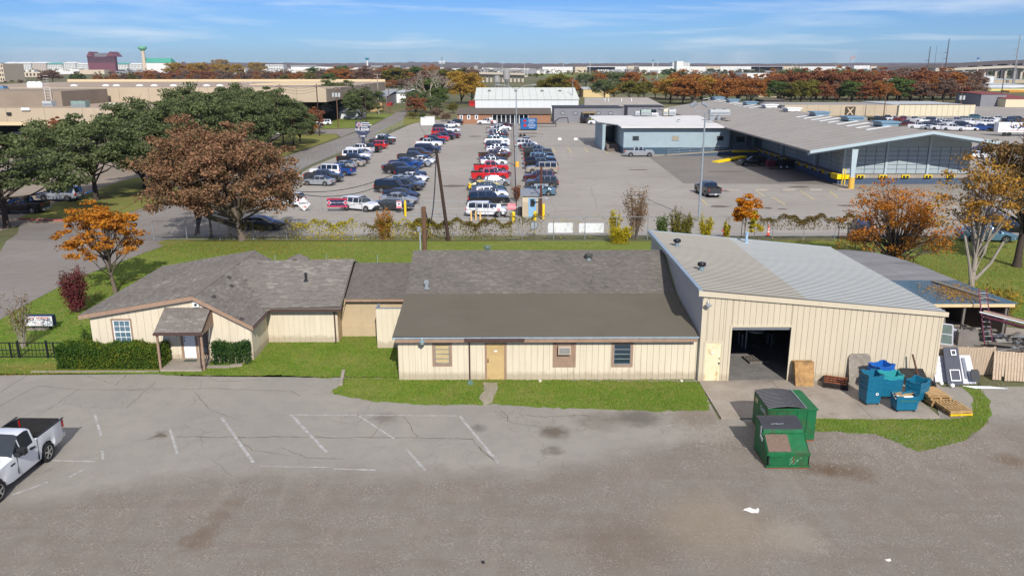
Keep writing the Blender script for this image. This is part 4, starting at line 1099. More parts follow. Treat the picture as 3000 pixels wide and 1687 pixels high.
 for nm in('windshield','rear_window'):
  if gl[nm]:parts.append((nm,sub(gl[nm],nm,(CGLASS,))))
 for sd in 'rl':
  for k,fs in gl['side_window_'+sd].items():parts.append(('side_window',sub(fs,'side_window',(CGLASS,),None)))
 if bedf:parts.append(('bed_liner',sub(bedf,'bed_liner',(BEDM,),None)))
 # lights, grille, bumpers, plate, mirrors, handles
 zt_=interp(S['belt'],hl-.1);zf=zt_-.14
 wN=W/2*.84
 for s_ in(-1,1):
  parts.append(('headlight',MB().hexa([(hl-.30,s_*(wN+.03)-.0,zf-.07),(hl-.02,s_*(wN-.30),zf-.07),(hl+.015,s_*(wN-.06),zf-.07),(hl-.28,s_*(wN+.13),zf-.07)][::s_ if s_>0 else-1],[(hl-.30,s_*(wN+.03),zf+.08),(hl-.06,s_*(wN-.30),zf+.08),(hl-.01,s_*(wN-.06),zf+.08),(hl-.30,s_*(wN+.12),zf+.08)][::s_ if s_>0 else-1]).mesh('headlight',(HLITE,))))
  zt2=(bed[2]-.2)if bed else interp(S['belt'],-hl+.1)-.12
  hh=.17 if bed or kind in('suv','big_suv')else .08
  parts.append(('taillight',MB().box(-hl-.012,-hl+.14,s_*(wN-.12 if not bed else wN-.02),s_*(wN+.085),zt2-hh,zt2+hh*.7).mesh('taillight',(TLITE,))))
  mx=S['glassx'][-1]-.05
  parts.append(('mirror',MB().obox((mx,s_*(W/2+.10),interp(S['belt'],mx)+.08),(.13,.2,.14)).mesh('mirror',(PAINTM0 if not bed else TRIMB,))))
  for k in range(0,len(gx)-1,2):
   if gx[k+1]-gx[k]>.5 and gx[k+1]<1.05 or(len(gx)<=4 and k==0):
    hx_=gx[k]+.1
    if hx_>r0+.2 or bed:parts.append(('door_handle',MB().box(hx_,hx_+.17,s_*(W/2*.985),s_*(W/2+.025),interp(S['belt'],hx_)-.17,interp(S['belt'],hx_)-.13).mesh('door_handle',(TRIMB,))))
 parts.append(('grille',MB().box(hl-.05,hl+.012,-wN+.34,wN-.34,zf-.12,zf+.07).mesh('grille',(TRIMB,))))
 parts.append(('front_bumper',MB().box(hl-.2,hl+.05,-wN-.0,wN,zlow+.1,zlow+.27).mesh('front_bumper',(TRIMB if not bed else CHROME,))))
 parts.append(('rear_bumper',MB().box(-hl-(.16 if bed else .04),-hl+.1,-wN,wN,zlow+.1,zlow+.28).mesh('rear_bumper',(CHROME if bed else TRIMB,))))
 parts.append(('licence_plate',MB().box(-hl-(.17 if bed else .05),-hl-(.16 if bed else .035),-.16,.16,zlow+(.12 if bed else .32),zlow+(.26 if bed else .46)).mesh('licence_plate',(PLATE,))))
 # dark door seams as thin recessed-looking strips standing 2 mm proud
 # wheels: tyre + rim
 wr=S['wr'];tm=MB();n=22
 prof=[(wr*.66,-.10),(wr*.92,-.115),(wr,-.08),(wr,.08),(wr*.92,.115),(wr*.66,.10)]
 for r_,y_ in prof:
  for k in range(n):
   a=2*PI*k/n;tm.v.append((r_*math.cos(a),y_,r_*math.sin(a)))
 for i in range(len(prof)-1):
  for k in range(n):
   k2=(k+1)%n;tm.f.append([i*n+k,i*n+k2,(i+1)*n+k2,(i+1)*n+k]);tm.m.append(0)
 tyre=tm.mesh('tyre',(RUBBER,),40)
 rm=MB()
 for sy in(-1,1):
  c0=len(rm.v)
  rm.v.append((0,sy*.07,0));
  for k in range(20):
   a=2*PI*k/20;rr=wr*(.66 if k%4 in(0,1)else .62);rm.v.append((wr*.67*math.cos(a),sy*.08,wr*.67*math.sin(a)))
  for k in range(20):
   if k%4==3 or True:rm.f.append([c0,c0+1+k,c0+1+(k+1)%20]if sy<0 else[c0,c0+1+(k+1)%20,c0+1+k]);rm.m.append(1)
  for k in range(5):
   a=2*PI*k/5+.3
   rm.obox((wr*.36*math.cos(a),sy*.088,wr*.36*math.sin(a)),(wr*.6,.02,wr*.16),0,0,-a,0)
  rm.tube([(0,sy*.085,0),(0,sy*.10,0)],wr*.16,8,0)
  for k in range(20):
   a,b=2*PI*k/20,2*PI*(k+1)/20
   rm.obox((wr*.63*math.cos((a+b)/2),sy*.088,wr*.63*math.sin((a+b)/2)),(wr*.06,.02,wr*.21),0,0,-(a+b)/2,0)
 rim=rm.mesh('rim',(CHROME,DARK))
 _PROTO[kind]=dict(body=P['body'][0][0],parts=parts,tyre=tyre,rim=rim,wheels=[(x,s_*(W/2-.13),wr)for x in(fx,rx)for s_ in(-1,1)],S=S)
 return _PROTO[kind]
PAINTM0=paint('white',PAINTS['white'][0])
KINDW={'sedan':'sedan','coupe':'coupe','hatch':'hatchback','suv':'SUV','wagon':'crossover','big_suv':'large SUV','minivan':'minivan','crew_pickup':'crew cab pickup','single_pickup':'single cab pickup','extended_pickup':'extended cab pickup'}
NAMEW={'sedan':'parked_sedan','coupe':'parked_coupe','hatch':'parked_hatchback','suv':'parked_suv','wagon':'parked_crossover','big_suv':'parked_suv','minivan':'parked_minivan','crew_pickup':'parked_pickup','single_pickup':'parked_pickup','extended_pickup':'parked_pickup'}
CATW={'sedan':'car','coupe':'car','hatch':'car','suv':'SUV','wagon':'car','big_suv':'SUV','minivan':'minivan','crew_pickup':'pickup truck','single_pickup':'pickup truck','extended_pickup':'pickup truck'}
LOWP={'windshield','rear_window','side_window','bed_liner','headlight','taillight'}
def car(kind,colour,loc,heading,label,group=None,sc=1.0,detail=2):
 P=proto(kind)
 t=thing(NAMEW[kind],label,CATW[kind],loc,R(heading),group)
 t.scale=(sc,sc,sc)
 pm=_MC['paint_'+colour]
 def put(nm,me,par,loc_=(0,0,0),repaint=False):
  o=bpy.data.objects.new(nm,me);COL.objects.link(o);o.parent=par;o.location=loc_
  if repaint:
   o.material_slots[0].link='OBJECT';o.material_slots[0].material=pm
  return o
 put('body',P['body'],t,repaint=True)
 for nm,me in P['parts']:
  if detail<2 and nm not in LOWP:continue
  if detail<1 and nm in('headlight','taillight'):continue
  put(nm,me,t,repaint=(nm=='mirror' and me.materials[0]==PAINTM0))
 for w in P['wheels']:
  wo=put('wheel',P['tyre'],t,w)
  if detail>=1:put('rim',P['rim'],wo)
 return t
def c2(x,y):return(800+x/2.576,100+y/2.576)
ROWS={'left row':[('suv','white',85,1302,160),('sedan','silver',335,1147,168),('crew_pickup','dark grey',375,1122,-4),('big_suv','white',395,1073,168),('crew_pickup','blue',478,1072,165),('sedan','silver',520,1022,165),('coupe','beige',590,1003,168),('crew_pickup','black',600,982,-6),('big_suv','white',625,950,-6),('sedan','silver',655,925,165),('extended_pickup','white',650,903,165),('crew_pickup','black',712,897,165),('suv','red',775,868,165),('crew_pickup','dark grey',822,836,165),('wagon','white',848,812,-14)],'second row':[('sedan','silver',945,1288,-17),('sedan','navy',962,1248,-17),('big_suv','black',905,1203,-12),('suv','dark grey',1000,1186,-14),('minivan','silver',1015,1163,-14),('sedan','white',1050,1118,-14),('suv','navy',1035,1092,-14),('extended_pickup','black',960,1060,-9),('sedan','grey',925,1036,-12),('crew_pickup','blue',1000,1020,-10),('coupe','silver',1092,1005,-14),('sedan','white',1125,982,-14),('crew_pickup','dark grey',1055,965,-10),('suv','brown',1105,930,-12),('big_suv','navy',1165,900,-10),('crew_pickup','white',1175,855,-12),('crew_pickup','navy',1205,833,-12),('crew_pickup','red',1235,812,-12),('crew_pickup','black',1280,800,-12),('crew_pickup','dark red',1325,789,-10),('big_suv','red',1275,768,-8),('sedan','white',1345,740,-14),('suv','dark grey',1270,730,-10),('sedan','white',1350,703,174),('suv','black',1375,688,174)],'third row':[('suv','white',1608,1383,-2),('big_suv','black',1625,1300,6),('wagon','white',1640,1248,9),('sedan','black',1630,1222,7),('sedan','dark green',1625,1200,8),('coupe','yellow',1592,1182,9),('hatch','silver',1686,1150,5),('crew_pickup','red',1635,1110,5),('sedan','dark red',1680,1080,6),('crew_pickup','red',1645,1048,5),('sedan','white',1665,992,6),('sedan','navy',1655,972,6),('crew_pickup','brown',1665,952,5),('sedan','dark red',1705,925,5),('coupe','white',1695,902,5),('sedan','silver',1695,884,5),('suv','navy',1685,868,5),('coupe','white',1705,848,5),('crew_pickup','white',1688,832,5),('sedan','teal',1690,800,5),('sedan','maroon',1705,778,5),('sedan','navy',1700,763,5),('crew_pickup','silver',1690,748,5),('crew_pickup','white',1715,734,5),('sedan','black',1715,720,5),('sedan','maroon',1750,703,-8)],'fourth row':[('sedan','steel blue',2003,1224,180),('suv','dark grey',2030,1166,180),('suv','maroon',2008,1118,180),('big_suv','gold',2030,1057,180),('crew_pickup','black',2025,1022,2),('crew_pickup','navy',2015,988,2),('suv','steel blue',2030,968,2),('crew_pickup','black',2005,948,2),('crew_pickup','dark grey',1995,915,2),('suv','grey',1960,890,0),('sedan','maroon',1945,872,0),('suv','white',1912,856,0),('sedan','white',1912,824,90)]}
WHERE={'left row':'leftmost row by the street fence','second row':'middle row of the car park','third row':'packed row left of the dividing fence','fourth row':'row right of the dividing fence'}
_used={}
for rown,lst in ROWS.items():
 for i,(kind,colour,cx,by,hd)in enumerate(lst):
  px,py=c2(cx,by)
  b=G(px,py)
  hw=SPEC[kind]['W']/2*.96
  loc=(b.x,b.y+hw,b.z)
  word=lambda e:'%s %s'%(e[1],KINDW[e[0]])
  same=[e for e in lst if e[0]==kind and e[1]==colour]
  if i==0:nb='nearest in the '+WHERE[rown]
  elif len(same)==1:nb='in the '+WHERE[rown]
  else:nb='behind the %s, %s'%(word(lst[i-1]),WHERE[rown].replace('leftmost row by the street fence','leftmost row').replace('middle row of the car park','middle row').replace('packed row left of the dividing fence','row left of the fence').replace('row right of the dividing fence','row right of the fence'))
  lab='%s %s'%(word(lst[i]),nb)
  if lab in _used:lab='farther '+lab
  if len(lab.split())>16:lab=lab.replace('row left of the fence','third row').replace('row right of the fence','fourth row')
  if len(lab.split())>16:print('LONG',lab)
  _used[lab]=1
  car(kind,colour,loc,hd,lab,'cars parked in the car park',.97,2 if py>470 else 1)
def c1(x,y):return(x/2.576,100+y/2.576)
def c3(x,y):return(1500+x/2.588,100+y/2.588)
def c4(x,y):return(2200+x/2.5875,100+y/2.5875)
def put_car(kind,colour,pxy,hd,label,group=None,detail=2,sc=.97,dy=None):
 b=G(*pxy);hw=SPEC[kind]['W']/2 if dy is None else dy
 return car(kind,colour,(b.x,b.y+hw,b.z),hd,label,group,sc,detail)
put_car('suv','white',c2(648,1340),-26,'white SUV angled behind the navy banner on the front fence')
put_car('sedan','black',c2(902,1338),-10,'black sedan parked behind the red and white camera sign on the front fence')
put_car('sedan','black',(757,676),-6,'black sedan on the street behind the trunk of the brown oak')
tk=put_car('crew_pickup','white',c2(1612,685),178,'white utility pickup with large round logo in front of the brick house',detail=2)
RB_=mat('logo_black',(.02,.02,.02),.5)
p=tk.location
for(lx,ly)in((0.9,0),):
 text(tk,'SCS',(p.x+.75,p.y-1.06,p.z+.95),.75,RB_,bold=.02)
 MB().add([(p.x+1.2,p.y-1.04,p.z+.95),(p.x+1.75,p.y-1.04,p.z+1.25),(p.x+2.2,p.y-1.04,p.z+.95),(p.x+1.75,p.y-1.04,p.z+.6)],[(0,3,2,1)]).build('emblem',RED,tk)
MB().obox((p.x+1.2,p.y,p.z+1.7),(1.0,1.6,.5)).build('tool_box',WHITE,tk)
put_car('suv','silver',c3(467,668),90,'silver SUV seen from behind in front of the long grey office',dy=2.4,detail=1)
put_car('crew_pickup','black',c3(562,678),70,'black pickup parked before the wooden porch of the grey office',dy=2.2,detail=1)
tk2=put_car('crew_pickup','white',c3(650,688),178,'white pickup with round logo half hidden by the blue office corner',detail=1)
p=tk2.location
text(tk2,'SCS',(p.x+.1,p.y-1.06,p.z+.95),.7,RB_,bold=.02)
put_car('crew_pickup','silver',c3(967,933),180-182,'grey chrome-trimmed crew cab pickup beside the pale blue office wall')
put_car('crew_pickup','dark grey',c3(1518,1243),97,'dark grey pickup standing alone in the yard with its tailgate to us',dy=2.7)
put_car('suv','black',c3(1835,1003),178,'black crossover parked in the shade by the loading dock')
put_car('crew_pickup','black',(-50+100,628),182,'black pickup at the left edge of the photo by the grass island',sc=1.0)
put_car('big_suv','silver',(165,592),176,'silver blue large SUV beyond the black pickup at far left',sc=1.0)
put_car('sedan','steel blue',(2905,712),-12,'pale blue sedan behind the bars of the fence at far right',dy=1.0)
put_car('suv','black',(2990,700),-12,'black SUV at the right edge beyond the pale blue sedan',dy=2.2)
put_car('minivan','navy',(2552,712),75,'dark blue van whose roof shows behind the vine covered fence corner',dy=2.2)
put_car('sedan','maroon',(2935,660),-15,'dark red sedan behind the pale blue one at far right',dy=2.4)
put_car('sedan','red',c1(1950,742),175,'red car half hidden beneath the dark live oaks',detail=1)
put_car('suv','white',c1(2120,765),175,'white vehicle parked under the live oaks beyond the red car',detail=1)
put_car('sedan','silver',c1(2375,708),180,'silver sedan in the driveway under the rust coloured tree',detail=1)
put_car('suv','white',c1(2440,690),180,'white SUV in the driveway beyond the silver sedan',detail=1)
put_car('sedan','silver',c1(170,770),0,'pale car parked under the overhang of the tan warehouse',detail=1)
put_car('sedan','red',c1(350,815),80,'red car tail beside the left live oak',detail=1)
put_car('suv','black',c1(270,815),0,'black SUV in the aisle before the tan warehouse',detail=1)
put_car('sedan','white',c4(1700,945),180,'white sedan parked just right of the loading dock building',detail=1)
put_car('suv','navy',c4(1760,912),180,'navy SUV beyond the white sedan right of the dock building',detail=1)
# back lot: many work trucks
bl=[('extended_pickup','black',965,668,-20),('crew_pickup','black',1045,660,-20),('single_pickup','white',1100,665,-30),('crew_pickup','dark red',1165,668,-15),('single_pickup','white',1250,672,-60),('sedan','white',1322,674,-25),('suv','black',1392,672,-15),('wagon','white',1462,680,-15),('crew_pickup','silver',1570,678,-25),('crew_pickup','maroon',1185,702,-15),('extended_pickup','white',1285,722,-30),('sedan','silver',1375,728,-25),('extended_pickup','white',1458,732,-35),('crew_pickup','white',1545,736,-35),('suv','navy',1620,708,-20),('sedan','white',1662,734,-15),('crew_pickup','blue',1755,735,-25),('crew_pickup','navy',1830,735,-25),('sedan','black',1905,742,-20),('single_pickup','white',1690,690,-20),('crew_pickup','white',1795,700,-25),('minivan','white',1815,672,-60),('crew_pickup','white',1885,665,-30),('crew_pickup','navy',1985,672,-15),('suv','black',2040,665,-20),('wagon','silver',1640,662,-25),('suv','teal',1720,650,-20),('crew_pickup','white',1490,700,-40),('sedan','navy',1350,700,-20),('suv','grey',1425,700,-20),('crew_pickup','black',1990,700,-10),('suv','navy',2050,700,0)]
for i,(kind,colour,cx,by,hd)in enumerate(bl):
 prev=bl[i-1]if i else None
 lab='%s %s in the back lot'%(colour,KINDW[kind])
 if sum(1 for e in bl if e[0]==kind and e[1]==colour)>1:
  lab+=' next to the %s %s'%(prev[1],KINDW[prev[0]])if prev else ' nearest the roof vents'
 if lab in _used:lab=lab.replace('in the back lot','deeper in the back lot')
 _used[lab]=1
 put_car(kind,colour,c4(cx,by),hd,lab,'vehicles in the back lot',0)
# near truck at the lower left
tr_=car('single_pickup','white',(-19.22,28.1,0),-90,'white single cab pickup with open black bed at the lower left corner',None,1.0,2)
tr_.rotation_euler=(0,0,R(-91.5))
M_=lambda x,y,z:(x,y,z)
seam=mat('seam_black',(.01,.01,.011),.8)
for s_ in(-1,1):
 mb=MB();y_=s_*1.0
 mb.box(-.755,-.735,y_*1.001,y_*.96,.42,1.285);mb.build('door_seam',seam,tr_,local=True)
 MB().box(.55,.565,y_*1.002,y_*.97,.5,1.22).build('door_seam',seam,tr_,local=True)
 MB().box(-.56,-.3,y_*.985,y_*1.03,1.04,1.10).build('door_handle',TRIMB,tr_,local=True)
 MB().obox((.42,y_*1.14,1.36),(.22,.3,.24)).build('mirror',TRIMB,tr_,local=True)
 MB().box(.7,.95,y_*1.004,y_*.97,.98,1.04).build('side_badge',TRIMB,tr_,local=True)
 MB().box(-2.66,-.78,y_*.99,y_*.9,1.312,1.33).build('bed_rail_cap',TRIMB,tr_,local=True)
mb=MB()
for k in range(13):mb.box(-2.5,-.85,-.78+k*.125,-.74+k*.125,.722,.735)
mb.build('bed_ribs',BEDM,tr_,local=True)
# ================================================================ VEGETATION
def quads_mesh(name,P,U,V_,m):
 """P centres (N,3), U/V half axes (N,3)"""
 n=len(P)
 vs=np.empty((n,4,3));vs[:,0]=P-U;vs[:,1]=P-V_;vs[:,2]=P+U;vs[:,3]=P+V_
 me=bpy.data.meshes.new(name)
 me.vertices.add(n*4);me.vertices.foreach_set('co',vs.reshape(-1).astype(np.float32))
 me.loops.add(n*4);me.loops.foreach_set('vertex_index',np.arange(n*4,dtype=np.int32))
 me.polygons.add(n);me.polygons.foreach_set('loop_start',np.arange(0,n*4,4,dtype=np.int32))
 try:me.polygons.foreach_set('loop_total',np.full(n,4,dtype=np.int32))
 except Exception:pass
 me.materials.append(m);me.update(calc_edges=True);me.validate()
 return me
def rand_axes(rs,n,size,up=.0):
 a=rs.normal(size=(n,3));a[:,2]+=0;nrm=a/np.linalg.norm(a,axis=1,keepdims=True)
 nrm[:,2]=np.abs(nrm[:,2])+up;nrm/=np.linalg.norm(nrm,axis=1,keepdims=True)
 b=rs.normal(size=(n,3));u=np.cross(nrm,b);u/=np.linalg.norm(u,axis=1,keepdims=True);w=np.cross(nrm,u)
 s=size*rs.uniform(.6,1.3,(n,1))
 return u*s,w*s*.55
def tree_meshes(seed,h,r,base,trunk_r,leafm,barkm,nclump=60,per=120,leaf=.14,clump=.16,shape=1.0,sparse=0.0,lean=(0,0),shell=.55,flat=.6,limbs=12):
 """h total height, r crown radius, base height of crown bottom; returns trunk mesh, crown mesh"""
 rs=np.random.RandomState(seed)
 cz=(h+base)/2;rz=(h-base)/2
 # clump centres, uneven outline
 d=rs.normal(size=(nclump,3));d/=np.linalg.norm(d,axis=1,keepdims=True)
 d[:,2]=np.where(d[:,2]<-.55,-d[:,2],d[:,2])
 lob=1+.16*np.sin(3*np.arctan2(d[:,1],d[:,0])+seed)+.10*np.sin(5*np.arctan2(d[:,1],d[:,0])+2*seed)+rs.uniform(-.10,.08,nclump)
 rad=(shell+(1-shell)*rs.uniform(0,1,nclump)**.5)*lob
 Cc=np.stack([d[:,0]*r*rad*(1-.0*d[:,2]),d[:,1]*r*rad,cz+d[:,2]*rz*rad*shape],1)
 Cc[:,0]+=lean[0]*(Cc[:,2]/h);Cc[:,1]+=lean[1]*(Cc[:,2]/h)
 cs=clump*r*rs.uniform(.7,1.45,nclump)
 N=nclump*per
 k=np.repeat(np.arange(nclump),per)
 g=rs.normal(size=(N,3));g/=np.linalg.norm(g,axis=1,keepdims=True);g*=(rs.uniform(0,1,(N,1))**.45)
 P=Cc[k]+g*cs[k][:,None]*np.array([1.15,1.15,flat])
 if sparse:keep=rs.uniform(size=N)>sparse;P=P[keep]
 U,V_=rand_axes(rs,len(P),leaf,.25)
 crown=quads_mesh('crown',P,U,V_,leafm)
 mb=MB()
 top=Vector((lean[0]*.5,lean[1]*.5,base+(h-base)*.45))
 mb.tube([(0,0,-.1),(0,0,.15*base+.1),(lean[0]*.2,lean[1]*.2,base*.8),top],[trunk_r*1.35,trunk_r,trunk_r*.8,trunk_r*.3],8)
 order=rs.permutation(nclump)[:limbs]
 for j in order:
  c=Vector(Cc[j]);s=rs.uniform(.5,1.0)
  a=Vector((lean[0]*.3*s,lean[1]*.3*s,base*.75+(top.z-base*.75)*rs.uniform(0,.8)))
  mid=a.lerp(c,.5)+Vector((0,0,-.06*r+rs.uniform(-.05,.1)*r))
  mb.tube([a,mid,c],[trunk_r*.42,trunk_r*.24,trunk_r*.07],5,cap=False)
  for q in range(2):
   e=c+Vector(rs.normal(size=3))*cs[j]*1.1
   mb.tube([mid.lerp(c,.4+.3*q),e],[trunk_r*.13,trunk_r*.03],4,cap=False)
 trunk=mb.mesh('trunk',(barkm,),60)
 return trunk,crown
BARK=mat('bark',C(104,92,80),.95,var=.25,scale=5,stretch=(3,3,.7))
BARKD=mat('dark_bark',C(70,60,52),.95,var=.25,scale=5,stretch=(3,3,.7))
BARKP=mat('pale_bark',C(150,140,126),.9,var=.2,scale=5,stretch=(3,3,.7))
L_BROWN=leafmat('brown_oak_leaves',[C(70,74,46),C(102,86,60),C(132,98,72),C(158,118,90),C(92,96,62)],.5,.2)
L_ORANGE=leafmat('orange_leaves',[C(136,88,36),C(172,110,36),C(198,134,46),C(154,90,40)],.8,.35)
L_OAK=leafmat('live_oak_leaves',[C(72,82,52),C(94,104,66),C(112,122,80),C(132,138,96)],.5,.35)
L_RED=leafmat('red_leaves',[C(100,68,54),C(136,86,60),C(152,102,70),C(116,98,76)],.12,.25)
L_RUST=leafmat('rust_leaves',[C(112,82,54),C(152,100,54),C(174,116,60),C(128,98,64)],.12,.25)
L_YEL=leafmat('gold_leaves',[C(120,106,52),C(164,132,52),C(182,146,62),C(112,102,62)],.15,.3)
L_GRN=leafmat('green_leaves',[C(58,76,40),C(78,98,50),C(100,116,60),C(84,84,52)],.15,.25)
L_BARE=leafmat('twig_leaves',[C(104,88,76),C(122,100,86),C(134,108,90),C(96,80,70)],.15,.15)
L_CRIM=leafmat('crimson_leaves',[C(86,40,46),C(120,54,62),C(104,66,54),C(92,90,54)],.8,.3)
L_OLIVE=leafmat('olive_leaves',[C(70,76,40),C(100,100,46),C(132,122,52),C(112,92,52)],.3,.25)
L_HEDGE=leafmat('hedge_leaves',[C(34,58,30),C(54,82,34),C(84,104,36),C(134,128,44)],.35,.2)
L_HEDGE2=leafmat('dark_hedge_leaves',[C(30,52,30),C(44,70,36),C(60,88,42),C(92,106,56)],.8,.2)
L_VINE=leafmat('vine_leaves',[C(84,66,44),C(110,92,44),C(128,122,46),C(92,58,44)],.25,.25)
L_VINEY=leafmat('yellow_vine_leaves',[C(120,120,40),C(168,156,36),C(190,170,46),C(104,112,48)],.35,.3)
def plant(name,trunk,crown,loc,label,cat='tree',group=None,sc=1.0,rz=0,szz=None):
 t=thing(name,label,cat,loc,rz,group)
 t.scale=(sc,sc,szz or sc)
 for nm,me in(('trunk',trunk),('crown',crown)):
  if me is None:continue
  o=bpy.data.objects.new(nm,me);COL.objects.link(o);o.parent=t
 return t
# the big brown oak (two crowns side by side in the photograph: main trunk and a slimmer pair of stems to its left)
oak=G(697,704)
tm,cmh=tree_meshes(11,9.4,6.5,1.2,.34,L_BROWN,BARK,nclump=235,per=150,leaf=.14,clump=.125,shape=1.0,lean=(-1.2,0),shell=.5,limbs=40)
plant('oak_tree',tm,cmh,oak+Vector((.4,0,0)),'large rusty brown oak with thick trunk on the lawn edge by the street')
tm,cmh=tree_meshes(12,10.8,4.6,1.2,.24,L_BROWN,BARK,nclump=120,per=150,leaf=.14,clump=.14,lean=(.8,0),shell=.5,limbs=26)
plant('oak_tree',tm,cmh,G(566,690)+Vector((.2,.6,0)),'taller brown oak with slim forked stems left of the thick trunked oak')
tm,cmh=tree_meshes(13,6.6,2.6,1.6,.13,L_BROWN,BARK,nclump=34,per=260,leaf=.16,clump=.22,limbs=12)
plant('oak_tree',tm,cmh,G(620,696),'thin stemmed brown sapling between the two big brown oaks')
# orange tree
ot=G(338,858)
tm,cmh=tree_meshes(21,6.2,2.9,1.5,.14,L_ORANGE,BARK,nclump=130,per=52,leaf=.12,clump=.13,shape=1.0,lean=(-.7,.1),shell=.35,limbs=34,flat=.45)
plant('orange_tree',tm,cmh,ot,'small bright orange autumn tree on the lawn left of the house')
# crimson shrub
def shrub(seed,n,rx,ry,h,m,leaf=.08,stems=14,barkm=None,zmin=.05,shell=.2,flare=.8):
 rs=np.random.RandomState(seed);mb=MB();P=[]
 per=n//stems
 for k in range(stems):
  a=rs.uniform(0,2*PI);q=rs.uniform(.2,1)**.5;hh=h*rs.uniform(.6,1.05)
  tip=Vector((math.cos(a)*rx*q*flare,math.sin(a)*ry*q*flare,hh));mid=Vector((tip.x*.45,tip.y*.45,hh*.5));b0=Vector((tip.x*.12,tip.y*.12,-.02))
  mb.tube([b0,mid,tip],[.018,.012,.004],4,cap=False)
  tt=rs.uniform(shell,1,per)
  for t_ in tt:
   p=b0.lerp(mid,t_*2)if t_<.5 else mid.lerp(tip,t_*2-1)
   sp_=.2*(1-.5*t_)
   P.append((p.x+rs.normal()*sp_*rx,p.y+rs.normal()*sp_*ry,max(zmin,p.z+rs.normal()*.07*h)))
 P=np.array(P);U,V_=rand_axes(rs,len(P),leaf,.2)
 return mb.mesh('stems',(barkm or BARK,)),quads_mesh('foliage',P,U,V_,m)
def bush(name,loc,label,st,cat='shrub',group=None,sc=1.0,rz=0):
 t=thing(name,label,cat,loc,rz,group);t.scale=(sc,sc,sc)
 for nm,me in(('stems',st[0]),('foliage',st[1])):
  o=bpy.data.objects.new(nm,me);COL.objects.link(o);o.parent=t
 return t
bush('red_shrub',G(228,915),'crimson leaved shrub on the lawn between the orange tree and the house',shrub(31,5200,1.05,.9,2.75,L_CRIM,.075,46))
# bare crape myrtle by the sign
cm_=shrub(33,900,.95,.8,3.1,leafmat('sparse_brown_leaves',[C(96,80,52),C(120,84,58),C(90,92,52),C(134,76,60)],.6,.3),.055,30,BARKP,shell=.5)
bush('crape_myrtle',G(68,1018),'nearly bare multi-stemmed crape myrtle beside the lease sign',cm_,'tree')
# hedges: clipped boxes of leaves
def hedge(name,x0,x1,y0,y1,h,m,n,leaf,seed,label,core_m,jag=.12,holes=0,step=.35):
 rs=np.random.RandomState(seed)
 t=thing(name,label,'hedge',((x0+x1)/2,(y0+y1)/2,gz(y0)))
 P=rs.uniform(size=(n,3));f=rs.randint(0,4,n)
 P[f==0,2]=1-rs.uniform(0,.1,(f==0).sum());P[f==1,1]=rs.uniform(0,.14,(f==1).sum());P[f==2,0]=np.where(rs.uniform(size=(f==2).sum())<.5,0,1);
 P[f==3,1]=rs.uniform(0,.4,(f==3).sum())
 X=x0+P[:,0]*(x1-x0);Yv=y0+P[:,1]*(y1-y0);hz=h*(1+.07*np.sin(X*2.3+seed)+.05*np.sin(X*5.1));Z_=.03+P[:,2]*hz
 Q=np.stack([X,Yv,Z_+gz(y0)],1)+rs.normal(size=(n,3))*jag*.45
 U,V_=rand_axes(rs,n,leaf,.1)
 o=link('foliage',quads_mesh('foliage',Q,U,V_,m),t)
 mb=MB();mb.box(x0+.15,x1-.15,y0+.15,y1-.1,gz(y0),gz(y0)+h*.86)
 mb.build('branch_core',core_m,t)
 return t
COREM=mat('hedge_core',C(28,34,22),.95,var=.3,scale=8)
hedge('hedge',-23.25,-17.95,39.6,40.75,1.12,L_HEDGE,26000,.055,41,'long clipped green hedge in front of the house window',COREM)
h2=thing('shrub_row','leggy dark green shrubs against the house wall right of the porch','shrub',(-14.6,40.6,0))
rs=np.random.RandomState(44);n=7000
X=rs.uniform(-15.55,-13.6,n);Yv=rs.uniform(40.2,40.85,n);Z_=rs.uniform(.55,1.12,n)+.06*np.sin(X*4)
k=rs.uniform(size=n)<.25
Z_[k]=rs.uniform(.05,.6,k.sum());X[k]=(-15.4+.42*rs.randint(0,5,k.sum()))+rs.normal(size=k.sum())*.08
Q=np.stack([X,Yv,Z_],1)+rs.normal(size=(n,3))*.04;U,V_=rand_axes(rs,n,.05,.1)
link('foliage',quads_mesh('foliage',Q,U,V_,L_HEDGE2),h2)
mb=MB()
for i in range(9):
 x=-15.4+i*.21
 mb.tube([(x,40.5,0),(x+rs.uniform(-.1,.1),40.5,.35),(x+rs.uniform(-.15,.15),40.5,.8)],[.03,.022,.012],5)
mb.build('stems',BARKP,h2)
# live oaks at left: shared variants
LO=[tree_meshes(51+i,7.2+.5*i,4.9,(1.7,.5,.5)[i],.24,L_OAK,BARKD,nclump=165,per=150,leaf=.14,clump=.14,shape=.95,shell=.55,limbs=22,flat=.5)for i in range(3)]
SCL=.9
for i,(px,py,k,s,lab)in enumerate([(20,668,0,372,'dark live oak cut by the left edge of the photo'),(283,588,0,338,'live oak on the grass island behind the two parked vehicles at left'),(425,552,2,292,'live oak standing between the island oak and the big brown oak'),(560,500,1,262,'tall live oak behind the crown of the brown oak'),(690,470,1,268,'broad live oak left of the curved street lamp'),(790,448,2,262,'live oak shading the red car'),(860,425,2,300,'live oak above the brown grass verge'),(600,462,2,246,'live oak behind the tall one in front of the tan warehouse'),(735,418,1,244,'far live oak by the utility pole near the warehouse')]):
 b=G(px,py);s=(onY(px,s,b.y).z-b.z)/(7.2+.5*k)*1.03
 plant('live_oak',LO[k][0],LO[k][1],b,lab,'tree','live oaks along the left car park',s*.93,i*1.3,s*.94)
plant('live_oak',LO[1][0],LO[1][1],G(1062,352),'dark live oak beside the road near the white utility transformers','tree',None,1.3,.4)
plant('live_oak',LO[2][0],LO[2][1],G(985,342),'taller dark live oak left of the transformer pole','tree',None,1.5,2.4)
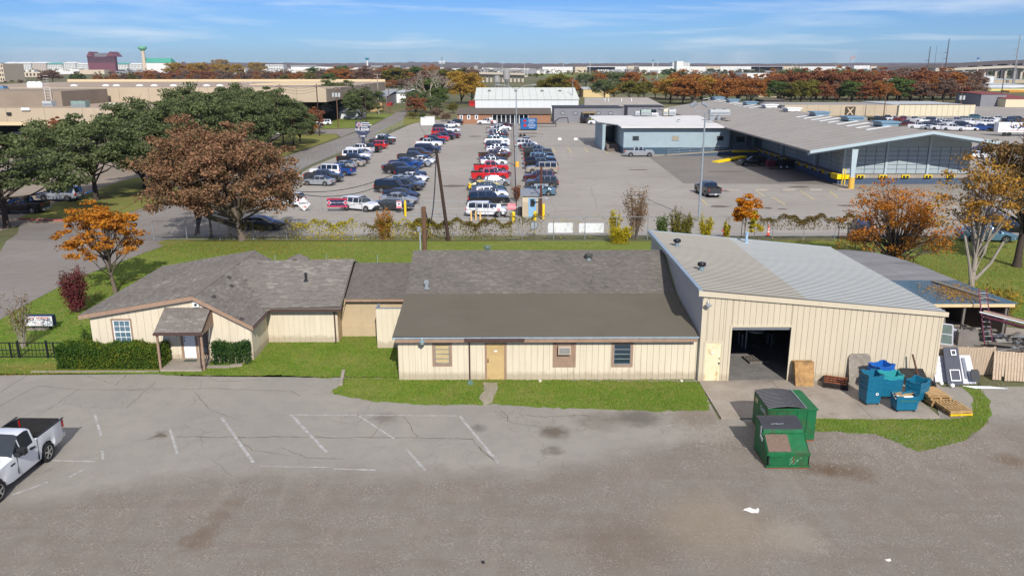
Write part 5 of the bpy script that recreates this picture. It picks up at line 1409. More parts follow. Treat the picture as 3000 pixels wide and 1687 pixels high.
RU=[tree_meshes(61+i,7.0,3.7,.7,.2,m_,BARKD,nclump=64,per=95,leaf=.2,clump=.21,shell=.4,limbs=14)for i,m_ in enumerate((L_RUST,L_RED,L_YEL,L_GRN,L_BARE,L_OLIVE))]
plant('rust_tree',RU[1][0],RU[1][1],G(912,396),'rust red tree between the live oaks and the verge','tree',None,1.0,0)
plant('rust_tree',RU[0][0],RU[0][1],G(880,420),'rusty tree leaning over the driveway cars','tree',None,.95,1)
plant('bare_shrub',RU[4][0],RU[4][1],G(775,430),'small pinkish bare tree beneath the live oaks','tree',None,.5,1)
plant('dark_tree',RU[1][0],RU[1][1],G(180,420),'reddish tree top in front of the tan warehouse at left','tree',None,.8,2)
g_=G(*c2(1075,618));plant('red_tree',RU[1][0],RU[1][1],g_,'small red tree left of the white storage box behind the car park','tree',None,.95,2)
# background trees beyond the car park
L_CR={'rust':0,'red':1,'gold':2,'green':3,'bare':4,'olive':5}
def bgtree(px,py,top,kind,wid=None,seed=0):
 p=G(px,py);q=onY(px,top,p.y);h=q.z-p.z
 s=h/7.0
 w=(wid or 1.0)*s
 return p,s,w
bg=[(1080,590,430,'dark',1.3,'dark leafy tree beside the road end'),(1190,600,470,'dark',1.1,'dark round tree left of the brick house'),(1170,540,340,'green',1.2,'green tree under the dead branched tree'),(1190,500,290,'bare',1.5,'big bare branched tree above the car park'),(1260,560,400,'green',1.0,'pale green tree near the white warehouse corner'),(1420,530,290,'gold',1.1,'golden tree left of the white warehouse'),(1500,520,320,'gold',1.0,'golden tree at the white warehouse corner'),(1360,600,520,'olive',1.2,'olive bush beside the brick house'),(1060,640,590,'olive',1.6,'low olive bush at the end of the fence'),(1130,640,600,'green',1.5,'low green bush behind the storage box'),(1240,640,560,'bare',1.2,'bare bush left of the brick house'),(1310,660,600,'bare',1.4,'grey bare bush at the brick house gable'),(2150,480,300,'olive',1.1,'olive tree behind the right end of the white warehouse'),(2240,470,340,'rust',1.0,'rust tree behind the white warehouse')]
DK=tree_meshes(71,7.0,3.7,1.2,.22,L_OAK,BARKD,nclump=46,per=110,leaf=.2,clump=.24,shell=.5,limbs=10)
for i,(x,b,t_,k,w,lab)in enumerate(bg):
 p,s,w_=bgtree(*c2(x,b),c2(x,t_)[1],k,w)
 tm,cm2=DK if k=='dark' else RU[L_CR[k]]
 o=plant(('%s_tree'%{'dark':'evergreen','bare':'bare','gold':'golden','green':'green','olive':'olive','rust':'rust'}[k])if b-t_>90 else 'bush',tm,cm2,p,lab,'tree' if b-t_>90 else 'bush',None,w_,i*1.1,s)
# right woodland: crop3/crop4 rows
rb=[]
r_=random.Random(77)
_WN={}
def wood(c,rows,grp,prefix):
 n=0;prev=None
 for(x0,x1,b,tmin,tmax,step,kinds,ww)in rows:
  x=x0
  while x<x1:
   k=r_.choice(kinds);t_=r_.uniform(tmin,tmax)
   p,s,w_=bgtree(*c(x,b+r_.uniform(-6,6)),c(x,t_)[1],k,ww*r_.uniform(.85,1.15))
   tm,cm2=DK if k=='dark' else RU[L_CR[k]]
   kw={'dark':'dark evergreen','bare':'bare grey','gold':'golden','green':'green','olive':'olive','rust':'orange','red':'dark red'}
   lab=prefix%kw[k]+(' beside a %s one'%kw[prev]if prev else ', leftmost')
   if lab in _WN:
    for w_1 in('tall','low','upright','leaning','dense','broad','slim','farther','nearer','fuller','thinner','rounded','ragged'):
     ok={'tall':s>1.45,'low':s<1.2,'broad':w_>s*1.3,'slim':w_<s*1.08}.get(w_1,True)
     if ok and w_1+' '+lab not in _WN:lab=w_1+' '+lab;break
   _WN[lab]=1;prev=k
   plant('woodland_tree',tm,cm2,p,lab,'tree',grp%{'dark':'dark evergreen','bare':'bare','gold':'golden','green':'green','olive':'olive','rust':'orange','red':'red'}[k],w_,r_.uniform(0,6),s)
   x+=step*r_.uniform(.7,1.3);n+=1
 return n
wood(c3,[(1200,1860,530,330,370,95,['rust','rust','gold','rust'],1.15),(1250,1850,500,290,320,110,['rust','red','rust'],1.1)],'%s trees of the wood behind the blue building','%s tree behind the blue building')
wood(c3,[(700,1000,500,340,380,90,['olive','dark','gold'],1.15),(560,950,420,270,310,80,['dark','rust','dark'],1.15),(1000,1180,490,330,400,70,['green','rust','olive'],1.1),(1080,1330,330,262,290,60,['dark','rust','green'],1.2),(1500,1900,310,255,280,60,['dark','dark','green'],1.2)],'%s trees behind the grey offices','%s tree beyond the grey offices')
wood(c4,[(200,1700,525,330,400,85,['red','rust','red','bare','green','olive'],1.2),(250,1700,500,265,310,80,['red','red','rust','bare','red'],1.25),(150,1500,460,255,290,100,['rust','red','dark'],1.2)],'%s trees of the wood behind the tan wall','%s tree behind the tan wall')
wood(c4,[(1690,2080,330,265,290,55,['dark','dark','rust','green'],1.2)],'%s trees below the flyover','%s tree below the flyover')
# left treeline beyond the tan warehouse
wood(c1,[(740,2560,365,290,320,62,['red','rust','bare','olive','bare','rust'],1.35),(1320,1830,330,215,245,70,['gold','gold','rust'],1.25),(1050,1700,345,270,290,60,['rust','red','bare'],1.3),(1820,2560,330,275,295,60,['rust','red','bare','olive'],1.25),(340,460,370,270,300,60,['bare'],1.2),(560,660,360,295,305,60,['green'],1.3),(40,200,372,345,355,60,['bare','olive'],1.5),(1920,1990,300,215,222,50,['gold'],1.2),(1640,1700,280,192,200,50,['gold'],1.1)],'%s trees of the tree belt behind the tan warehouse','%s tree behind the tan warehouse')
wood(c2,[(420,1500,400,250,300,60,['rust','bare','olive','green','rust','bare'],1.3),(300,1300,360,240,270,75,['bare','rust','green'],1.3),(520,1100,420,330,370,70,['rust','bare','red'],1.25),(1880,2050,330,290,300,60,['dark','olive'],1.2),(2050,2300,470,330,360,70,['olive','rust'],1.1)],'%s trees of the belt behind the car park','%s tree beyond the car park')
# far away tree masses: too many to count
rs=np.random.RandomState(5);P=[]
for(xa_,xb_,ya_,yb_,n)in[(-2600,2600,1500,5200,2600)]:
 X=rs.uniform(xa_,xb_,n);Yv=rs.uniform(ya_,yb_,n)
 P.append(np.stack([X,Yv],1))
P=np.concatenate(P);Q=[]
for(x,y)in P:
 m_=24;s=rs.uniform(4,9)
 g=rs.normal(size=(m_,3));g/=np.linalg.norm(g,axis=1,keepdims=True)
 Q.append(np.array([x,y,s*.62-1.4])+g*np.array([s*1.6,s*1.3,s*.62])*rs.uniform(.5,1,(m_,1)))
Q=np.concatenate(Q);U,V_=rand_axes(rs,len(Q),2.6,.6)
FARL=leafmat('far_tree_leaves',[C(84,70,60),C(112,84,60),C(84,88,56),C(124,92,58),C(74,80,58)],.004,.1)
o=link('distant_trees',quads_mesh('distant_trees',Q,U,V_,FARL));o['kind']='stuff'
# right foreground trees
t1=G(2868,812)
tm,cmh=tree_meshes(81,9.6,2.5,3.6,.2,leafmat('yellow_green_leaves',[C(122,104,50),C(162,126,54),C(182,132,58),C(110,104,56)],.5,.3),BARKP,nclump=64,per=44,leaf=.12,clump=.2,shell=.2,limbs=30)
plant('pollarded_tree',tm,cmh,(30.9,51.6,0),'sparse yellowing tree with cut pale limbs behind the lean-to shed')
mb=MB()
for(dx,dy_,z0,ex,ez)in[(-.1,0,1.4,-1.1,4.6),(.1,0,1.6,1.5,4.2),(0,0,2.2,.55,5.0)]:
 mb.tube([(30.9+dx,51.5+dy_,z0),(30.9+(dx+ex)/2+.12,51.4,(z0+ez)/2-.2),(30.9+ex,51.3,ez)],[.12,.09,.075],6)
pb=mb.build('cut_limbs',BARKP,None);
tag(pb,'pale sawn-off limbs spreading from the yellowing tree trunk','branches')
tm,cmh=tree_meshes(82,10.5,4.4,2.6,.3,leafmat('brown_green_leaves',[C(78,76,48),C(116,96,60),C(142,108,68),C(96,98,60)],.5,.3),BARKD,nclump=130,per=85,leaf=.14,clump=.17,shell=.25,limbs=50)
plant('oak_tree',tm,cmh,(40.2,61.5,0),'brown green oak cut by the right edge of the photo')
tm,cmh=tree_meshes(83,6.0,3.7,.2,.16,leafmat('amber_leaves',[C(124,92,42),C(176,110,44),C(198,128,48),C(128,110,50)],.5,.3),BARK,nclump=150,per=58,leaf=.09,clump=.15,shell=.2,limbs=110,flat=.5)
plant('amber_tree',tm,cmh,(29.6,59.8,0),'wide orange and gold tree spreading over the fence behind the workshop','tree',None,1.08,0,1.1)
# small trees and shrubs along the back fence
tm,cmh=tree_meshes(84,4.6,1.15,1.2,.06,leafmat('gold_orange_leaves',[C(150,110,34),C(206,144,34),C(190,108,34),C(120,116,48)],.9,.35),BARK,nclump=26,per=120,leaf=.12,clump=.33,shell=.25,limbs=12,lean=(.3,0))
plant('golden_sapling',tm,cmh,G(2177,712),'slender golden orange tree rising behind the workshop roof')
tm,cmh=tree_meshes(85,2.9,.5,.5,.04,L_VINEY,BARK,nclump=12,per=80,leaf=.1,clump=.5,shell=.2,limbs=6)
plant('golden_sapling',tm,cmh,G(2208,712),'thin yellow sapling right of the golden orange tree')
bush('leggy_shrub',G(1860,700),'tall airy pinkish brown shrub on the back fence line',shrub(86,2200,1.5,1.2,4.6,leafmat('pink_brown_leaves',[C(120,92,68),C(150,112,84),C(124,106,62),C(160,122,90)],.6,.3),.09,40,BARK,shell=.35))
bush('yellow_shrub',G(1815,712),'low bright yellow-green shrub in front of the airy brown shrub',shrub(87,4200,1.45,1.0,1.45,L_VINEY,.085,36,shell=.1))
bush('yellow_shrub',G(1802,700),'upright yellow-green sapling behind the low yellow shrub',shrub(88,1500,.8,.6,2.6,L_VINEY,.09,16,shell=.3))
bush('orange_shrub',G(1128,702),'orange red shrub growing through the back fence near the leaning pole',shrub(89,2600,1.1,.8,2.7,leafmat('orange_red_leaves',[C(150,92,42),C(184,116,52),C(134,122,54),C(160,84,50)],.6,.3),.09,26,shell=.1))
for i,(px,hh,rr,m_,lab)in enumerate([(1935,2.3,1.0,L_GRN,'green shrub beside the back left corner of the workshop'),(2000,2.5,1.3,L_OLIVE,'olive shrub behind the workshop roof corner'),(2065,2.3,.9,L_VINEY,'yellowish shrub left of the red hydrant'),(2127,1.8,.4,L_VINEY,'small yellow shrub hiding the red hydrant'),(1975,3.0,.7,L_OLIVE,'tall thin olive sapling behind the workshop')]):
 bush('fence_shrub',G(px,706),lab,shrub(90+i,int(1500*rr)+300,rr,.7,hh,m_,.09,16,shell=.15))
bush('amber_bush',(-12.4,55.5,0),'low orange berry bush peeking over the wing roof',shrub(97,3600,2.0,1.0,1.9,leafmat('amber_bush_leaves',[C(120,104,44),C(168,112,50),C(188,124,60),C(104,110,52)],.6,.3),.08,30,shell=.1))
bush('green_bush',(25.6,52.6,0),'round dark green bush behind the curved shed roof',shrub(98,4200,1.3,1.0,1.7,L_OLIVE,.09,30,shell=.1))
bush('yellow_bush',(30.6,48.6,0),'ragged yellow-green bush at the right end of the shed',shrub(99,5200,2.2,1.6,1.7,leafmat('yellow_bush_leaves',[C(96,96,44),C(140,128,50),C(168,134,56),C(130,100,50)],.6,.3),.09,34,shell=.1))
bush('side_hedge',(-22.9,42.6,0),'loose green shrub climbing the left wall of the house',shrub(101,2600,.75,1.3,1.35,L_HEDGE,.06,24,shell=.1))
# vines on the back fence: a mass nobody could count
rs=np.random.RandomState(8)
def vine(x0,x1,y,n,z0,z1,m,leaf,nm,lab,topbias=.5):
 X=rs.uniform(x0-.8,x1+.8,n);z1=z1+.22*np.sin(X*2.1+x0)+.12*np.sin(X*5.3);cl=.42*np.clip(np.minimum(X-x0+.8,x1+.8-X)/1.6,0,1)+.08+.5*np.sin(X*1.1)*np.sin(X*.37+1)+rs.uniform(-.35,.35,n)
 keep=cl>.25;X=X[keep];k=len(X)
 tb=rs.uniform(size=k)<topbias
 z1=z1[keep];Z_=np.where(tb,z1-np.abs(rs.normal(size=k))*.26,z0+(z1-z0)*rs.uniform(size=k))
 Yv=y+rs.normal(size=k)*.14
 Q=np.stack([X,Yv,Z_+gz(y)],1);U,V_=rand_axes(rs,k,leaf,.1)
 o=link(nm,quads_mesh(nm,Q,U,V_,m));tag(o,lab,'creeper',None,'stuff')
yF=G(1500,702).y
xw=lambda px:G(px,702).x
vine(xw(870),xw(1060),yF,2600,.1,1.7,L_VINEY,.09,'creeper','yellow creeper on the left part of the back fence')
vine(xw(1060),xw(1200),yF,2600,.1,1.65,L_VINE,.09,'creeper','brown and olive creeper between orange shrub and pole')
vine(xw(1150),xw(1240),yF,1500,.1,1.7,L_VINEY,.09,'creeper','yellow-green creeper on the fence left of the short pole')
vine(xw(1230),xw(1475),yF,7000,.1,1.75,L_VINE,.09,'creeper','thick brown creeper on the fence by the leaning pole',.6)
vine(xw(1515),xw(1600),yF,900,.1,2.2,L_OLIVE,.08,'creeper','olive creeper on the fence by the octagonal sign')
vine(xw(700),xw(880),yF,1500,.1,1.5,L_VINE,.08,'creeper','sparse creeper on the fence behind the brown oak')
vine(xw(2230),xw(2510),yF,5200,.9,2.1,leafmat('fence_top_leaves',[C(84,88,48),C(110,104,52),C(122,92,56),C(92,100,52)],.4,.25),.09,'creeper','creeper along the fence top behind the workshop',.7)
vine(xw(1590),xw(1780),yF,260,.1,2.0,L_VINEY,.08,'creeper','thin creeper in front of the white fence banners',.2)
# grass blades near the camera and fallen leaves
def inpoly(X,Y,poly):
 ins=np.zeros(len(X),bool);n=len(poly)
 for i in range(n):
  x1,y1=poly[i];x2,y2=poly[(i+1)%n]
  c=((y1>Y)!=(y2>Y))&(X<(x2-x1)*(Y-y1)/(y2-y1+1e-12)+x1)
  ins^=c
 return ins
def blades(poly,dens,h,m,seed,nm='grass',w=.02):
 rs=np.random.RandomState(seed);a=np.array(poly);x0,y0=a.min(0);x1,y1=a.max(0)
 n=int((x1-x0)*(y1-y0)*dens);X=rs.uniform(x0,x1,n);Y=rs.uniform(y0,y1,n);k=inpoly(X,Y,poly)
 for(ex0,ex1,ey0,ey1)in[(-22.0,-13.5,40.9,51.5),(-13.6,-9.5,43.9,52),(-9.6,-5.3,44.9,52),(-5.4,9.7,38.05,52),(9.4,21.6,37.7,52.4),(-17.9,-15.7,39.2,41)]:
  k&=~((X>ex0)&(X<ex1)&(Y>ey0)&(Y<ey1))
 X,Y=X[k],Y[k];n=len(X)
 hh=h*rs.uniform(.5,1.3,n);a=rs.uniform(0,2*PI,n);ln=rs.uniform(.2,.8,n)*hh;b=rs.uniform(0,2*PI,n)
 vs=np.empty((n,3,3));ww=w*rs.uniform(.7,1.4,n)
 vs[:,0]=np.stack([X-np.cos(a)*ww,Y-np.sin(a)*ww,np.full(n,.005)],1);vs[:,1]=np.stack([X+np.cos(a)*ww,Y+np.sin(a)*ww,np.full(n,.005)],1)
 vs[:,2]=np.stack([X+np.cos(b)*ln,Y+np.sin(b)*ln,hh],1)
 me=bpy.data.meshes.new(nm);me.vertices.add(n*3);me.vertices.foreach_set('co',vs.reshape(-1).astype(np.float32));me.loops.add(n*3);me.loops.foreach_set('vertex_index',np.arange(n*3,dtype=np.int32));me.polygons.add(n);me.polygons.foreach_set('loop_start',np.arange(0,n*3,3,dtype=np.int32))
 me.materials.append(m);me.update(calc_edges=True);me.validate()
 o=link(nm,me);o['kind']='stuff'
 return o
GRM=leafmat('grass_blades',[C(80,106,34),C(104,130,42),C(126,144,56),C(156,144,84),C(90,112,40)],.6,.3)
GRD=leafmat('dry_grass_blades',[C(110,116,52),C(140,132,64),C(160,144,84),C(116,126,50)],.6,.3)
front=[p for p in LAWN_FRONT]+[(9.6,38.0),(-5.4,38.05),(-5.4,43),(-5.5,45),(-9.6,45),(-9.6,43.8),(-13.5,43.9),(-13.5,40.9),(-15.6,39.6),(-17.8,39.3)]
blades(front,420,.055,GRM,3,w=.02)
blades(W2([(-330,1094),(455,1096)])+[(-18,40),(-22,41),(-22.5,51.5),(-13.6,52),(9.6,52.6),(9.6,71),(-30,71)]+[(x,min(y,71.5))for x,y in road_edge[2:]],45,.07,GRM,4,w=.04)
blades([(-33,37.95),(-18,39.35),(-18,39.75),(-24,40.3),(-33,39)],300,.05,GRD,6,w=.02)
blades(strip,380,.06,GRM,5,w=.02)
blades([(20,52.5),(24.5,51.8),(31,47),(34,42),(60,60),(60,72),(18,72)],40,.08,GRD,7,w=.04)
LEAFL=leafmat('leaf_litter',[C(150,116,52),C(176,136,60),C(140,96,50),C(190,160,90)],.6,.1)
rs=np.random.RandomState(12)
def litter(cx,cy,sx_,sy_,n,size,m,nm,z=.02):
 Q=np.stack([cx+rs.normal(size=n)*sx_,cy+rs.normal(size=n)*sy_,np.full(n,z)+rs.uniform(0,.02,n)],1)
 a=rs.uniform(0,2*PI,n);s=size*rs.uniform(.6,1.3,n)
 U=np.stack([np.cos(a)*s,np.sin(a)*s,np.zeros(n)],1);V_=np.stack([-np.sin(a)*s*.7,np.cos(a)*s*.7,rs.uniform(-.3,.3,n)*s],1)
 o=link(nm,quads_mesh(nm,Q,U,V_,m));o['kind']='stuff'
litter(-26.5,54,2.2,2.5,500,.05,LEAFL,'fallen_leaves')
litter(-21,69,5,2.2,1400,.06,LEAFL,'fallen_leaves')
litter(-2,36.6,5,.7,260,.03,LEAFL,'fallen_leaves')
litter(-10.5,40.6,2.2,1.2,240,.03,LEAFL,'fallen_leaves')
litter(-5,62,14,5,1600,.05,LEAFL,'fallen_leaves')
litter(27,60,5,5,1800,.06,LEAFL,'fallen_leaves')
# loose stones on the gravel
STN=leafmat('gravel_stones',[C(104,96,88),C(136,126,116),C(158,150,140),C(120,108,96)],3,.0)
def stones(n,x0,x1,y0,y1,seed,s0=.012,s1=.03,clus=None):
 rs=np.random.RandomState(seed);X=rs.uniform(x0,x1,n);Y=rs.uniform(y0,y1,n)
 if clus:
  X=clus[0]+rs.normal(size=n)*clus[2];Y=clus[1]+rs.normal(size=n)*clus[3]
 S=rs.uniform(s0,s1,n)*rs.choice([1,1,1.6],n)
 base=np.array([(1,0,0),(-.4,.8,0),(-.6,-.7,0),(.1,0,.75)])
 a=rs.uniform(0,2*PI,n);c,s=np.cos(a),np.sin(a)
 vs=np.empty((n,4,3))
 for k in range(4):
  b=base[k]*rs.uniform(.7,1.2,(n,1));vs[:,k,0]=X+(b[:,0]*c-b[:,1]*s)*S;vs[:,k,1]=Y+(b[:,0]*s+b[:,1]*c)*S;vs[:,k,2]=.004+b[:,2]*S
 F=np.array([(0,1,3),(1,2,3),(2,0,3)]);idx=(np.arange(n)[:,None,None]*4+F[None]).reshape(-1)
 me=bpy.data.meshes.new('gravel');me.vertices.add(n*4);me.vertices.foreach_set('co',vs.reshape(-1).astype(np.float32));me.loops.add(n*9);me.loops.foreach_set('vertex_index',idx.astype(np.int32));me.polygons.add(n*3);me.polygons.foreach_set('loop_start',np.arange(0,n*9,3,dtype=np.int32))
 me.materials.append(STN);me.update(calc_edges=True);me.validate()
 o=link('gravel',me);o['kind']='stuff'
stones(20000,-16,24,20,29,1,.008,.02)
stones(5000,0,0,0,0,2,.012,.03,(16.5,30.5,2.6,1.2))
stones(2500,0,0,0,0,3,.012,.03,(9.2,31.8,1.0,.9))
stones(2500,0,0,0,0,4,.012,.03,(24,35,2.0,1.3))
# ================================================================ FAR AND MIDDLE BUILDINGS
def bld(name,label,loc,cat='building',group=None):return thing(name,label,cat,loc,0,group)
GWALL=mat('grey_wall',C(122,122,126),.7,var=.06,space='world',scale=.5)
GROOF=mat('grey_roof',C(148,142,134),.9,var=.08,space='world',scale=.3)
GROOF2=mat('dark_roof',C(96,88,80),.9,var=.1,space='world',scale=.4)
WWALL=mat('white_metal_wall',C(206,208,208),.5,var=.03,space='world',scale=.5)
TANC=mat('tan_tilt_wall',C(178,162,138),.9,var=.06,space='world',scale=.25,dirt=.18,dirtcol=C(150,132,108))
TANR=mat('gravel_roof',C(160,142,124),.95,var=.1,space='world',scale=.3)
BRICKM=mat('brick_wall_paint',C(150,110,84),.9,var=.15,space='world',scale=6)
BLUEW=mat('pale_blue_block',C(148,165,170),.75,var=.05,space='world',scale=.8)
BLUED=mat('dark_blue_base',C(62,82,98),.75,var=.08,space='world',scale=.8)
STEELB=mat('pale_blue_steel',C(166,180,183),.5,var=.05,space='world',scale=.8)
FARW=mat('far_white',C(214,212,206),.8,var=.05,space='world',scale=.02)
DGL=glass('dark_glass',(.02,.03,.035),.1,.8)
# ---------- pale blue loading dock building
A_Y,F_Y=118.7,158.1
W0,W1=49.55,68.1
EX0,EX1,RX=42.18,75.6,58.87
EZ,RZ=3.93,6.55
RY0,RY1=112.6,228.0
dock=bld('dock_warehouse','long pale blue loading dock warehouse with low grey gable roof and yellow bumpers',(58,150,-1.4))
rt=MB()
for(xa_,za2,xb_,zb2)in((EX0,EZ,RX,RZ),(RX,RZ,EX1,EZ+.1)):
 slab_roof(dock,[(xa_,RY0,za2),(xb_,RY0,zb2),(xb_,RY1,zb2),(xa_,RY1,za2)],.25,GROOF)
# roof sheet seams as real raised ribs
mb=MB()
for i in range(38):
 y=RY0+1.5+i*3.0
 mb.hexa([(EX0,y,EZ),(RX,y,RZ),(RX,y+.1,RZ),(EX0,y+.1,EZ)],[(EX0,y,EZ+.03),(RX,y,RZ+.03),(RX,y+.1,RZ+.03),(EX0,y+.1,EZ+.03)])
mb.build('roof_seams',mat('seam_tone',C(156,150,142),.9),dock)
SKL=mat('skylight_sheet',C(226,228,224),.5,var=.03)
def onroof(px,py):
 d=ray(px,py);n_=Vector((-(RZ-EZ)/(RX-EX0),0,1));o_=Vector((EX0,0,EZ));t_=n_.dot(o_-Vector((0,0,HC)))/n_.dot(d)
 return Vector((0,0,HC))+d*t_
sky_px=[c4(880,730),c4(805,716),c4(730,702),c4(655,688),c4(588,675),c4(525,664),c4(462,655),c4(403,644),c4(348,634)]
for k_ in[onroof(*q)for q in sky_px]+[onroof(*c3(x,y))for x,y in((1800,562),(1755,553),(1720,545),(1685,537),(1650,530),(1610,522),(1570,515),(1530,508),(1490,502),(1450,496))]:
 x=k_.x;y=k_.y;x1=min(x+8.5,RX-.6)
 zz=lambda u:EZ+(RZ-EZ)*(u-EX0)/(RX-EX0)
 MB().hexa([(x,y,zz(x)+.02),(x1,y,zz(x1)+.02),(x1,y+.9,zz(x1)+.02),(x,y+.9,zz(x)+.02)],[(x,y,zz(x)+.06),(x1,y,zz(x1)+.06),(x1,y+.9,zz(x1)+.06),(x,y+.9,zz(x)+.06)]).build('skylight',SKL,dock)
VB=mat('blue_grey_vent',C(112,140,158),.5,var=.1)
for i,(q,m_)in enumerate([(c4(1085,680),VB),(c4(835,640),VB),(c4(580,602),VB),(c4(372,570),WHITE),(c4(195,545),WHITE),(c3(1862,522),VB),(c3(1742,500),VB),(c3(1622,485),VB)]):
 y=onroof(*q).y
 w=1.6
 u=MB();u.box(RX-1.6,RX+.9,y-w,y+w,RZ-.1,RZ+.35).box(RX-1.9,RX+1.2,y-w-.2,y+w+.2,RZ+.36,RZ+.55)
 vt=u.build('ridge_ventilator',m_,dock)
 MB().box(RX-1.62,RX-1.6,y-w+.1,y+w-.1,RZ+.05,RZ+.3).build('vent_louvre',STEELG,vt)
# gable rafters and fascia
for yy in(RY0-.02,):
 for(xa_,za2,xb_,zb2)in((EX0-.1,EZ,RX,RZ),(RX,RZ,EX1+.1,EZ+.1)):
  MB().hexa([(xa_,yy-.2,za2-.34),(xb_,yy-.2,zb2-.34),(xb_,yy,zb2-.34),(xa_,yy,za2-.34)],[(xa_,yy-.2,za2+.06),(xb_,yy-.2,zb2+.06),(xb_,yy,zb2+.06),(xa_,yy,za2+.06)]).build('gutter_fascia',STEELB,dock)
  MB().hexa([(xa_,yy+.5,za2-.62),(xb_,yy+.5,zb2-.62),(xb_,yy+.7,zb2-.62),(xa_,yy+.7,za2-.62)],[(xa_,yy+.5,za2-.3),(xb_,yy+.5,zb2-.3),(xb_,yy+.7,zb2-.3),(xa_,yy+.7,za2-.3)]).build('rafter',STEELB,dock)
# steel post with orange base
px_=48.6
MB().hexa([(px_-.25,RY0+.4,-.2),(px_+.25,RY0+.4,-.2),(px_+.25,RY0+.8,-.2),(px_-.25,RY0+.8,-.2)],[(px_-.42,RY0+.4,4.1),(px_+.42,RY0+.4,4.1),(px_+.42,RY0+.8,4.1),(px_-.42,RY0+.8,4.1)]).build('post',STEELB,dock)
MB().tube([(px_,RY0+.6,-1.42),(px_,RY0+.6,.2)],.42,14).build('post_base',mat('orange_post_base',C(222,170,74),.6,var=.06),dock)
for y in(RY0+16,RY0+32):MB().box(W0-.6,W0-.2,y,y+.4,-.1,4.4).build('post',STEELB,dock)
# walls: front gable panels and side panels, each bay a panel
ztd=lambda x:(EZ+(RZ-EZ)*(x-EX0)/(RX-EX0)if x<RX else RZ-(RZ-EZ)*(x-RX)/(EX1-RX))-.3
nb=3
PAN=mat('pale_blue_door_panel',C(152,164,167),.6,var=.05,space='world',scale=.6)
for b in range(nb):
 xa_=W0+(W1-W0)*b/nb;xb_=W0+(W1-W0)*(b+1)/nb
 MB().box(xa_-.16,xa_+.16,A_Y-.2,A_Y,-.04,ztd(xa_)-.05).build('pilaster',STEELB,dock)
 rows=6;cols=4
 hz=3.9
 for r_i in range(rows):
  for c_i in range(cols):
   x0_=xa_+.2+(xb_-xa_-.4)*c_i/cols;x1_=xa_+.2+(xb_-xa_-.4)*(c_i+1)/cols
   z0_=.0+hz*r_i/rows;z1_=.0+hz*(r_i+1)/rows
   MB().box(x0_+.04,x1_-.04,A_Y-.04,A_Y+.05,z0_+.03,z1_-.03).build('door_panel',PAN,dock)
 MB().hexa([(xa_+.17,A_Y-.02,hz),(xb_-.17,A_Y-.02,hz),(xb_-.17,A_Y+.05,hz),(xa_+.17,A_Y+.05,hz)],[(xa_+.17,A_Y-.02,ztd(xa_)),(xb_-.17,A_Y-.02,ztd(xb_)),(xb_-.17,A_Y+.05,ztd(xb_)),(xa_+.17,A_Y+.05,ztd(xa_))]).build('gable_sheet',PAN,dock)
wb_=MB();wb_.box(W0+.05,W1-.05,A_Y+.06,A_Y+.2,-.04,4.3).box(W0+.06,W0+.2,A_Y+.21,RY1-2,-.04,4.2).box(W1-.2,W1,A_Y+.21,RY1-2,-.04,4.2)
wb_.build('wall',mat('panel_frame_blue',C(96,112,120),.7,var=.05,space='world'),dock)
for b in range(8):
 ya_=A_Y+.3+b*4.9
 if ya_+4.6>F_Y:break
 MB().box(W0-.06,W0+.04,ya_-.25,ya_,-.04,4.2).build('pilaster',STEELB,dock)
 for r_i in range(6):
  for c_i in range(3):
   MB().box(W0-.01,W0+.05,ya_+.05+c_i*1.5,ya_+.05+c_i*1.5+1.42,.02+r_i*.66,.02+r_i*.66+.6).build('door_panel',PAN,dock)
for y_ in(F_Y-8,F_Y-6.2,F_Y-4.4):MB().box(W0-.03,W0+.03,y_,y_+.9,1.6,2.8).build('window',DGL,dock)
# dock platform with black face and yellow bumpers
MB().box(W0-1.2,W1+1.2,A_Y-1.2,F_Y+1,-.5,-.04).build('dock_deck',CONCRETE,dock)
MB().box(W0-1.1,W1+1.1,A_Y-1.1,F_Y+1,-1.45,-.51).build('dock_face',mat('dark_dock_face',C(70,84,102),.8,var=.12,space='world'),dock)
YB=mat('bumper_yellow',C(240,204,0),.5,var=.05)
for i,x in enumerate([51.6,54.9,58.2,61.5,64.8]):
 u=MB().box(x-.55,x+.55,A_Y-1.45,A_Y-1.21,-.45,-.02).build('dock_bumper',YB,dock)
 MB().box(x-.42,x-.08,A_Y-1.52,A_Y-1.46,-.42,-.12).box(x+.08,x+.42,A_Y-1.52,A_Y-1.46,-.42,-.12).build('rubber_pad',RUBBER,u)
for i in range(11):
 y=A_Y+1.2+i*3.4
 u=MB().box(W0-1.45,W0-1.21,y-.5,y+.5,-.45,-.02).build('dock_bumper',YB,dock)
 MB().box(W0-1.52,W0-1.46,y-.4,y-.05,-.42,-.12).box(W0-1.52,W0-1.46,y+.05,y+.4,-.42,-.12).build('rubber_pad',RUBBER,u)
MB().box(W0-1.5,W0-.2,A_Y-1.5,A_Y-1.21,-.62,.1).box(W0-1.6,W0-1.21,A_Y-1.2,A_Y+.4,-.62,.1).box(W0-.1,W0+.9,A_Y-1.45,A_Y-1.21,-.6,0).build('corner_guard',YB,dock)
MB().tube([(W0-.7,A_Y-1.7,-1.4),(W0-.6,A_Y-1.55,.9)],.06,6).tube([(W0-.3,A_Y-1.7,-1.4),(W0-.25,A_Y-1.55,.9)],.06,6).build('ladder_rail',YB,dock)
